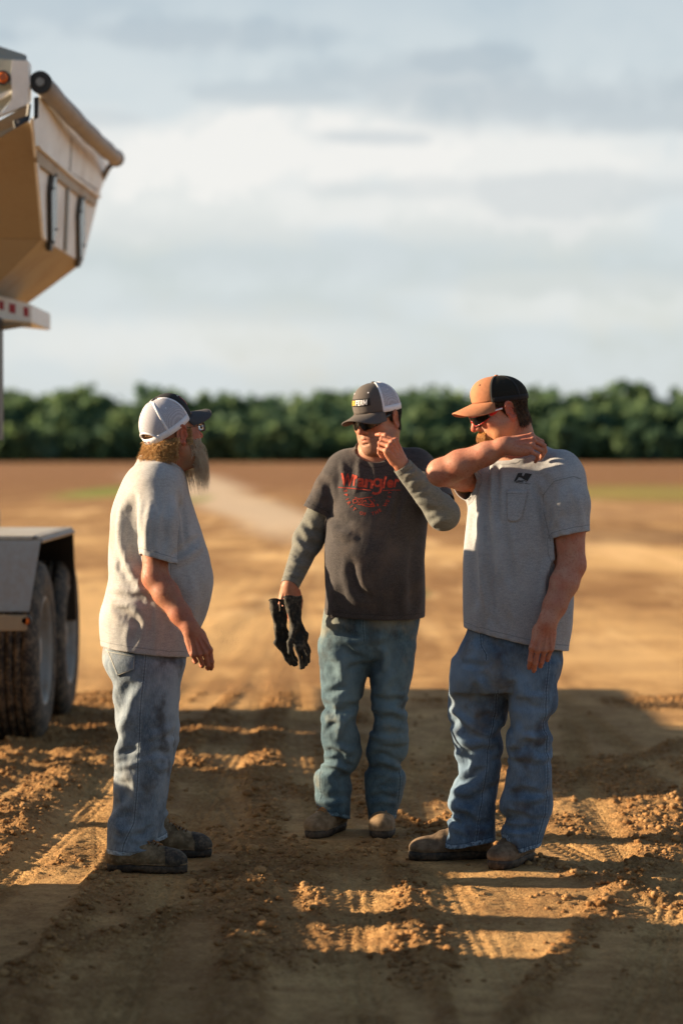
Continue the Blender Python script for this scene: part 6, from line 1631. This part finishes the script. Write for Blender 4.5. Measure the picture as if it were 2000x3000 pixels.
    body = mesh_obj('body', v, q, M_SKIN2); world_parent(body, root); set_attr(body, 'flush', np.concatenate(fl)); set_attr(body, 'stubble', np.concatenate(sb))
    CAPZ[:] = [.026, .116]
    cap, sub = make_cap(root, R, c, M_GREYTWILL, M_CAPWHITE, M_GREYTWILL, M_GREYTWILL, M_WHITETWILL, M_WHITETWILL, tilt=2, split=62, brim_len=.070, curve=4.6, droop=.16)
    cp = lambda a, t, e=1.012: crown_pt(math.radians(a), t)*V(e, e, 1)
    sub(sheet('cap_patch', [[cp(a, t) for t in np.linspace(.30, .55, 5)] for a in range(-32, 33, 4)], M_BLACKTWILL, .0022))
    for s_, a0_, a1_, m_ in (('BIO', 29, 11, plain('yellow_thread', (.75, .42, .03), .7)), ('FERM', 9.5, -26, plain('white_thread', (.82, .80, .80), .7))):
        off_, vv, ff = 0., [], []
        for ch in s_:
            for v_, f_ in block_letter(ch): ff += [[i+len(vv) for i in f] for f in f_]; vv += [(x+off_, y) for x, y in v_]
            off_ += {'M': .98, 'I': .36}.get(ch, .72)
        pts = np.array([cp(a0_+(a1_-a0_)*x/off_-2.0*(y-.5), .335+.175*y, 1.030) for x, y in vv]); sub(mesh_obj('cap_lettering', pts, ff, m_, smooth=False))
    make_shades(root, R, c, M_GLASSDARK, M_FRAMEBLACK, M_FRAMEBLACK, drop=-.004, deep=.005, yo=.003)
    g = R.T@V(0, 0, -1)
    ok = lambda v, N: (v[:, 2] < .052) & (v[:, 2] > -.055+.0*v[:, 1]) & (v[:, 1] < -.030) & (np.abs(N[:, 1]) < 1)
    strands('hair', region_roots(hv, hq, ok, 5200, 3), M_HAIR2, root, R, c, w=.0008, seg=3, steer=lambda p, k, r: g*.9, seed=4, length=.016, lenvar=.6)
    ok = lambda v, N: (v[:, 2] < .045) & (v[:, 2] > -.012) & (v[:, 1] > -.035) & (v[:, 1] < .045-.6*(.045-v[:, 2])) & (np.abs(v[:, 0]) > .05) & (np.abs(v[:, 0]) < .0775)
    strands('sideburn', region_roots(hv, hq, ok, 1800, 5), M_HAIR2, root, R, c, w=.0007, seg=3, steer=lambda p, k, r: g*.9+V(0, -.3, 0), seed=6, length=.012)
    # gloves hanging from his fist
    glove(root, (P(814, 1757, 9.50), P(822, 1840, 9.50), P(834, 1882, 9.505)), None, V(1, .25, 0), 1,
          [[P(826, 1905, 9.50), P(836, 1930, 9.50), P(850, 1948, 9.50)], [P(838, 1912, 9.50), P(850, 1938, 9.505), P(862, 1950, 9.51)], [P(848, 1910, 9.52), P(856, 1932, 9.53), P(866, 1944, 9.54)], [P(852, 1900, 9.54), P(860, 1920, 9.55), P(868, 1934, 9.56)]], None, 'left black rubber glove hanging from the middle man’s fist, its fingers closed')
    glove(root, (P(857, 1748, 9.46), P(865, 1815, 9.46), P(876, 1858, 9.465)), None, V(1, .2, 0), 1,
          [[P(868, 1890, 9.45), P(878, 1925, 9.45), P(882, 1957, 9.45)], [P(880, 1892, 9.45), P(892, 1925, 9.45), P(888, 1954, 9.455)], [P(889, 1888, 9.46), P(901, 1918, 9.47), P(897, 1946, 9.48)], [P(894, 1880, 9.48), P(905, 1910, 9.49), P(904, 1938, 9.50)]],
          [P(849, 1880, 9.43), P(849, 1911, 9.425)], 'right black rubber glove, the one with its thumb hanging down, beside the jeans')
    return root
man2()
# ------------------------------------------------------------------ man on the right: orange and black cap, arm thrown across to his shoulder
Y3 = 8.97
m3 = dict(belly_z=1.05, slack=.02,
  torso=[N_(1322, 1482, 1590, Y3, .07), N_(1345, 1440, 1648, Y3, .11), N_(1372, 1408, 1680, Y3, .14), N_(1404, 1390, 1694, Y3, .16), N_(1464, 1374, 1690, Y3, .175), N_(1533, 1367, 1682, Y3, .185),
         N_(1620, 1359, 1677, Y3, .19), N_(1708, 1356, 1677, Y3, .19), N_(1777, 1357, 1676, Y3, .185), N_(1830, 1360, 1672, Y3, .18), N_(1880, 1364, 1664, Y3, .18), N_(1940, 1366, 1660, Y3, .178)],
  shoulder=[(P(1455, 1375, Y3+.09), P(1640, 1372, Y3-.09), .068, .070)],
  sleeves=[([P(1655, 1404, Y3-.13), P(1668, 1470, Y3-.17), P(1673, 1610, Y3-.18)], [.072, .068, .066]),
           ([P(1436, 1400, Y3+.10), P(1400, 1410, Y3+.04), P(1330, 1408, Y3-.08)], [.070, .066, .066])],
  arms=[(P(1655, 1410, Y3-.14), P(1674, 1655, Y3-.175), P(1602, 1826, Y3-.25), dict(ru=.058, re=.049, rf=.050, rw=.033)),
        (P(1436, 1402, Y3+.11), P(1290, 1384, Y3-.12), P(1480, 1306, Y3-.20), dict(ru=.056, re=.048, rf=.051, rw=.032))],
  neckrc=(P(1490, 1290, Y3), P(1512, 1370, Y3), .068, .080), crotch_k=.014,
  waist=[N_(1800, 1376, 1648, Y3, .155), N_(1844, 1368, 1646, Y3, .158), N_(1899, 1342, 1645, Y3, .162), N_(1936, 1330, 1645, Y3, .155), N_(1985, 1324, 1634, Y3, .14), N_(2020, 1330, 1618, Y3, .11)],
  legs=[[N_(1930, 1330, 1510, 9.03, .115), N_(1990, 1320, 1506, 9.03, .115), N_(2089, 1315, 1484, 9.04, .105), N_(2140, 1324, 1468, 9.04, .098), N_(2191, 1332, 1468, 9.05, .094), N_(2255, 1342, 1462, 9.05, .088), N_(2300, 1326, 1456, 9.06, .088), N_(2358, 1314, 1449, 9.06, .088), N_(2382, 1322, 1447, 9.06, .084), N_(2408, 1313, 1447, 9.06, .088), N_(2460, 1308, 1448, 9.05, .088), N_(2500, 1308, 1448, 9.05, .088)],
        [N_(1930, 1476, 1644, 8.93, .115), N_(1990, 1482, 1632, 8.92, .115), N_(2060, 1488, 1628, 8.92, .105), N_(2106, 1493, 1609, 8.92, .096), N_(2164, 1485, 1612, 8.93, .094), N_(2232, 1488, 1612, 8.94, .090), N_(2293, 1479, 1613, 8.95, .088), N_(2371, 1467, 1612, 8.96, .088), N_(2397, 1480, 1604, 8.96, .082), N_(2422, 1468, 1596, 8.96, .086), N_(2470, 1474, 1584, 8.96, .086), N_(2520, 1476, 1580, 8.96, .086)]])
m3['feet'] = [(V(.560, 9.09, 0), (-1, -.13), .305), (V(.705, 9.075, 0), (-.50, -.86), .29)]
m3['cuts'] = [plane_cut(P(1520, 1862, Y3), (-.22, .03, -1)), sleeve_cut(P(1672, 1560, Y3-.18), (.22, -.1, -1), m3['torso']), sleeve_cut(P(1364, 1412, Y3-.03), (-.75, -.60, -.15), m3['torso']),
              capsule_cut(P(1508, 1352, Y3-.02), P(1478, 1200, Y3-.05), .083)]
m3['jcuts'] = [plane_cut(P(1500, 1815, Y3), (0, 0, 1)), plane_cut(P(1378, 2462, 9.05), (.22, -.1, -1), .2), plane_cut(P(1525, 2482, 8.96), (.35, -.1, -1), .2)]
F3S = [([(1428, 1362), (1420, 1440), (1424, 1520), (1432, 1620)], -.013, 9), ([(1444, 1360), (1440, 1440), (1444, 1500)], .013, 8), ([(1458, 1365), (1458, 1440), (1462, 1530)], -.014, 8), ([(1472, 1375), (1474, 1440)], .008, 8),
       ([(1408, 1440), (1404, 1540), (1412, 1680), (1425, 1810)], .009, 13), ([(1385, 1500), (1384, 1600), (1392, 1720)], -.010, 13), ([(1430, 1560), (1428, 1660), (1440, 1780)], -.010, 12), ([(1452, 1520), (1468, 1600), (1462, 1700)], .009, 13),
       ([(1478, 1560), (1490, 1640), (1500, 1720)], -.007, 12), ([(1500, 1540), (1512, 1600), (1525, 1670)], .007, 12), ([(1530, 1500), (1545, 1580), (1560, 1660)], -.005, 13),
       ([(1560, 1420), (1580, 1460), (1590, 1520)], -.009, 11), ([(1575, 1405), (1596, 1430), (1602, 1480)], .010, 11), ([(1600, 1420), (1590, 1500), (1602, 1580)], -.010, 10), ([(1560, 1340), (1600, 1352), (1640, 1385)], -.004, 14),
       ([(1640, 1430), (1632, 1500), (1640, 1560)], .008, 11), ([(1660, 1420), (1668, 1500), (1660, 1560)], -.008, 12), ([(1688, 1440), (1700, 1500), (1706, 1550)], .006, 10), ([(1622, 1560), (1640, 1530), (1650, 1500)], -.006, 9),
       ([(1430, 1820), (1440, 1850), (1432, 1880)], .006, 12), ([(1480, 1780), (1490, 1840), (1485, 1890)], -.005, 14), ([(1400, 1760), (1402, 1810), (1396, 1850)], .005, 12), ([(1310, 1440), (1330, 1450), (1350, 1445)], -.006, 7), ([(1500, 1345), (1530, 1350), (1560, 1335)], .005, 6)]
F3J = [([(1350, 1940), (1390, 1945), (1430, 1955)], -.006, 10), ([(1400, 1985), (1415, 2010), (1430, 2030)], .014, 13), ([(1412, 1955), (1425, 1962)], .010, 9), ([(1395, 2000), (1385, 2040), (1395, 2070)], -.009, 12),
       ([(1322, 2075), (1360, 2105), (1400, 2140), (1430, 2150)], .015, 11), ([(1320, 2095), (1345, 2130), (1370, 2150)], -.015, 12), ([(1395, 2100), (1430, 2095), (1460, 2110)], -.010, 12), ([(1340, 2160), (1375, 2180), (1410, 2175)], .010, 12),
       ([(1365, 2190), (1362, 2230), (1372, 2260)], -.010, 14), ([(1345, 2290), (1380, 2275), (1415, 2250)], -.018, 13), ([(1328, 2310), (1370, 2315), (1410, 2290)], .015, 14), ([(1340, 2340), (1380, 2345), (1420, 2320)], -.008, 12), ([(1330, 2365), (1370, 2370), (1405, 2390)], .012, 11),
       ([(1320, 2385), (1350, 2395), (1352, 2410)], .014, 7), ([(1322, 2398), (1345, 2408), (1370, 2400)], -.011, 7), ([(1318, 2425), (1350, 2432), (1380, 2445)], .010, 8), ([(1380, 2405), (1410, 2410), (1440, 2400)], -.010, 8), ([(1375, 2430), (1410, 2432), (1442, 2425)], .009, 7),
       ([(1520, 2120), (1515, 2160), (1500, 2190)], .012, 12), ([(1490, 2195), (1520, 2195), (1560, 2170)], -.013, 12), ([(1535, 2150), (1570, 2160), (1605, 2150)], .010, 12), ([(1500, 2215), (1540, 2210), (1590, 2225)], .009, 13),
       ([(1525, 2260), (1520, 2290), (1500, 2320)], .011, 12), ([(1490, 2325), (1530, 2315), (1580, 2325)], -.012, 12), ([(1500, 2345), (1540, 2345), (1590, 2335)], .009, 12), ([(1480, 2375), (1500, 2385), (1540, 2390)], -.010, 10),
       ([(1476, 2405), (1510, 2408), (1560, 2405)], .012, 8), ([(1480, 2420), (1520, 2425), (1580, 2418)], -.012, 8), ([(1476, 2438), (1510, 2442), (1560, 2440)], .010, 7), ([(1530, 2020), (1560, 2040), (1590, 2040)], .005, 14), ([(1440, 1880), (1470, 1900), (1480, 1940)], -.008, 12), ([(1500, 1960), (1520, 2000), (1525, 2050)], .008, 16)]
def man3():
    root = empty('person', (.58, 9.0, 0), 'man in an orange and black cap with one arm thrown across his chest', 'person')
    cv, cq, cF = body_coarse(m3); CO = Collider(cF)
    for hp, dr, ln_ in m3['feet']: boot('boot', hp, dr, ln_, (M_BOOT3, M_SOLE, M_BOOT3), root, kind='pull', Wd=.10)
    zc = P(0, 1378, Y3)[2]; A0, A1 = m3['arms']
    v2, q, rest = two_stage(lambda h: make_shirt(m3, h), CO, lambda p: np.maximum(smooth01(p[:, 2], zc-.04, zc+.03)*.5, .004), grow=(.02, .09), thick=.007, key='shirt3', seed=21, folds=F3S)
    sh = garment('t_shirt', v2, q, M_TEE3, root, dict(hem=geo_dist(rest, q, boundary_verts(q)))); SF = Surf(v2, q)
    def outl(p, u, w): return p+np.array([0, 9*math.sin(math.pi*u)])*(w)
    pk = applique('chest_pocket', SF, [(1484, 1436), (1546, 1437), (1527, 1516), (1486, 1524)], M_TEE3, root, .0035, 16, 18, .002, .002, outl)
    if pk:
        ln = [outl(np.array(p, float)*1., 0, 0) for p in ((1484, 1446), (1515, 1447), (1543.5, 1447))]
        print_on('pocket_stitching', Surf(*(lambda o: (np.array([o.matrix_world@v.co for v in o.data.vertices]), np.array([p.vertices[:] for p in o.data.polygons])))(pk)), [stroke(dense(ln, 16), 1.0)], plain('dark_thread', (.16, .16, .16), .9), root, .0026)
    ink = plain('faded_black_ink', (.035, .035, .035), .95, var=.5, sc=400)
    L = lambda x, y: (1490+x/19.6, 1370+y/19.6)
    def pgrid(c, n=7): c = [np.array(L(*p)) for p in c]; g_ = [(c[0]*(1-i/n)+c[1]*i/n)*(1-j/n)+(c[3]*(1-i/n)+c[2]*i/n)*j/n for i in range(n+1) for j in range(n+1)]; return np.array(g_), [(i*(n+1)+j, (i+1)*(n+1)+j, (i+1)*(n+1)+j+1, i*(n+1)+j+1) for i in range(n) for j in range(n)]
    pc = [pgrid([(520, 320), (700, 320), (440, 760), (280, 790)]), pgrid([(640, 330), (760, 310), (740, 600), (560, 560)]), pgrid([(930, 320), (1320, 370), (1060, 790), (760, 640)]), pgrid([(740, 490), (860, 490), (860, 700), (700, 590)]), pgrid([(480, 760), (800, 740), (820, 820), (470, 820)])]
    pc += [stroke(dense([L(280, 830), L(460, 810), L(560, 740), L(700, 790), L(880, 740), L(1040, 850)], 24), 1.6), stroke(dense([L(400, 850), L(600, 890), L(820, 890)], 18), 1.7), stroke(dense([L(870, 900), L(1100, 940), L(1230, 940)], 12), 1.4)]
    print_on('chest_logo', SF, pc, ink, root)
    seamm = plain('dark_seam_thread', (.20, .20, .20), .95)  # thread darker than the knit, drawn along the sleeve seam
    print_on('sleeve_seam', SF, [stroke(dense([(1612, 1586), (1592, 1500), (1590, 1450), (1622, 1410), (1680, 1396), (1700, 1404)], 50), 1.6)], seamm, root, .0015)
    gf = lambda p: .5+1.2*np.exp(-((p[:, 2]-.48)/.14)**2)+1.8*smooth01(p[:, 2], .30, .12)
    v2, q, rest = two_stage(lambda h: make_jeans(m3, h), CO, lambda p: np.maximum(smooth01(p[:, 2], .86, .93)*.6, .006), grow=(.10, .03), growf=gf, key='jeans3', seed=31, bend=.1, folds=F3J, h=.0095)
    N = vnormals(v2, q)
    sm = [([P(x, y, 8.86) for x, y in ((1602, 1880), (1602, 1950), (1594, 2020), (1592, 2106), (1596, 2160), (1602, 2208), (1603, 2310), (1598, 2350), (1593, 2395), (1578, 2440), (1570, 2500))], (0, -1, 0), .15),
          ([P(x, y, 8.95) for x, y in ((1452, 2020), (1448, 2100), (1432, 2160), (1424, 2250), (1414, 2340), (1402, 2390), (1392, 2480))], (0, -1, 0), .12), ([P(x, y, 8.8) for x, y in ((1408, 1850), (1410, 1890), (1425, 1915))], (0, -1, 0), .2)]
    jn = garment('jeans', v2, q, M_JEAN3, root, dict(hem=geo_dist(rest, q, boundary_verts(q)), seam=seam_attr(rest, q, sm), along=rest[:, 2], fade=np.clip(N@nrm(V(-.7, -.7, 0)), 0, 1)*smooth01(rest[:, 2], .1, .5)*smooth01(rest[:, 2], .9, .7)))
    cv, cq = compact(cv, cq[(cv[:, 2] > .16)[cq].all(1)]); parts = [(cv, cq)]; fl = [np.zeros(len(cv))]; sb = [np.zeros(len(cv))]
    F = field_around([A0[0], A0[1], A0[2], A0[2]+V(-.05, 0, -.2)], .075, .0028); add_arm(F, *A0[:3], **A0[3])
    fw = V(-.20, -.05, -.95)
    build_hand(F, A0[2], fw, V(-.10, -1, -.05), 1, [(14, 30, 22), (16, 32, 24), (22, 38, 24), (26, 42, 26)], spread=(-4, 0, 3, 7), thumb=(10, 55, 10, 10), L=1.06)
    v, q = keep_big(*F.mesh(1)); parts.append((v, q)); fl.append(hand_flush(v, A0[2], fw)); sb.append(np.zeros(len(v)))
    F = field_around([A1[0], A1[1], A1[2], A1[2]+V(.2, 0, 0)], .10, .0026); add_arm(F, *A1[:3], **A1[3])
    fw = V(.97, -.04, .06)
    build_hand(F, A1[2], fw, V(.10, -.80, .60), -1, [(38, 38, 18), (40, 42, 22), (42, 44, 24), (44, 46, 24)], spread=(-12, -5, 0, 4), thumb=(35, 65, 10, 10), L=1.04)
    v, q = keep_big(*F.mesh(1)); parts.append((v, q)); fl.append(hand_flush(v, A1[2], fw)); sb.append(np.zeros(len(v)))
    strands('arm_hair', region_roots(v, q, lambda v, N: (v[:, 0] < A1[2][0]-.02), 3000, 31), M_STACHE, root, None, None, w=.00011, seg=2, steer=lambda p, k, r: V(.5, 0, 0), seed=2, length=.007)
    R = headR(104, -20, 0); c = P(1461, 1200, 8.92); nb = R.T@(P(1518, 1345, Y3+.01)-c)
    F = build_head(.0024, jowl=1.2, wide=1.06, neck=nb, neck_r=(.068, .082)); hv, hq = keep_big(*F.mesh(1))
    a_, b_ = head_attrs(hv, .8); fl.append(a_); sb.append(b_*.9); parts.append((hv@R.T+c, hq)); v, q = join_arrays(parts)
    body = mesh_obj('body', v, q, M_SKIN3); world_parent(body, root); set_attr(body, 'flush', np.concatenate(fl)); set_attr(body, 'stubble', np.concatenate(sb))
    CAPZ[:] = [.030, .094]
    cap, sub = make_cap(root, R, c, M_ORANGETWILL, M_CAPBLACK, M_ORANGETWILL, M_BROWNTWILL, M_BLACKTWILL, M_BLACKTWILL, tilt=13, split=60, brim_len=.074, curve=4.2, droop=.30)
    sl_, subs, pos = make_shades(root, R, c, M_GLASSDARK, M_FRAMERED, M_FRAMERED, drop=-.004, yo=.003)
    for s in (-1, 1):
        ro = [[V(s*(.0745+.008*k), .058-.045*k, .010-.002*k+h_) for h_ in (-.0028, 0, .0028)] for k in np.linspace(0, 1, 6)]
        subs(sheet('white_flash', [[p+V(s*.0035, 0, 0) for p in r_] for r_ in ro], M_FRAMEWHITE, .002))
    subs(tube('lower_rim', [pos(u, -.0215+.022*math.exp(-(u/.16)**2)+.018*abs(u)**3.2) for u in np.linspace(-.98, .98, 41)], .0016, M_FRAMERED, None, 6))
    g = R.T@V(0, 0, -1)
    ok = lambda v, N: (v[:, 2] < .048) & (v[:, 2] > -.075) & (v[:, 1] < -.030) & (v[:, 2] > -.075+.0*v[:, 1])
    strands('hair', region_roots(hv, hq, ok, 6500, 3), M_HAIR3, root, R, c, w=.0009, seg=4, steer=lambda p, k, r: g*.9+V(0, -.1, 0), seed=4, length=.019, lenvar=.8)
    ok = lambda v, N: (v[:, 2] < .045) & (v[:, 2] > -.020) & (v[:, 1] > -.035) & (v[:, 1] < .040-.6*(.045-v[:, 2])) & (np.abs(v[:, 0]) > .05) & (np.abs(v[:, 0]) < .0785)
    strands('sideburn', region_roots(hv, hq, ok, 2600, 5), M_HAIR3, root, R, c, w=.0008, seg=3, steer=lambda p, k, r: g*.9+V(0, -.3, 0), seed=6, length=.014)
    ok = lambda v, N: (np.abs(v[:, 0]) < .034) & (v[:, 1] > .072) & (v[:, 2] < -.050-.25*np.abs(v[:, 0])) & (v[:, 2] > -.066-.3*np.abs(v[:, 0]))
    strands('moustache', region_roots(hv, hq, ok, 2600, 7), M_STACHE, root, R, c, w=.0009, seg=5, steer=lambda p, k, r: g*.8+V(6*p[0], .15, 0), seed=8, length=.022, lenvar=.5)
    ok = lambda v, N: (np.abs(v[:, 0]) < .045) & (v[:, 1] > .045) & (v[:, 2] < -.078) & (v[:, 2] > -.118)
    strands('goatee', region_roots(hv, hq, ok, 2600, 9), M_STACHE, root, R, c, w=.0009, seg=4, steer=lambda p, k, r: g*.7, seed=10, length=.016, lenvar=.5)
    return root
man3()
C.view_layer.update()
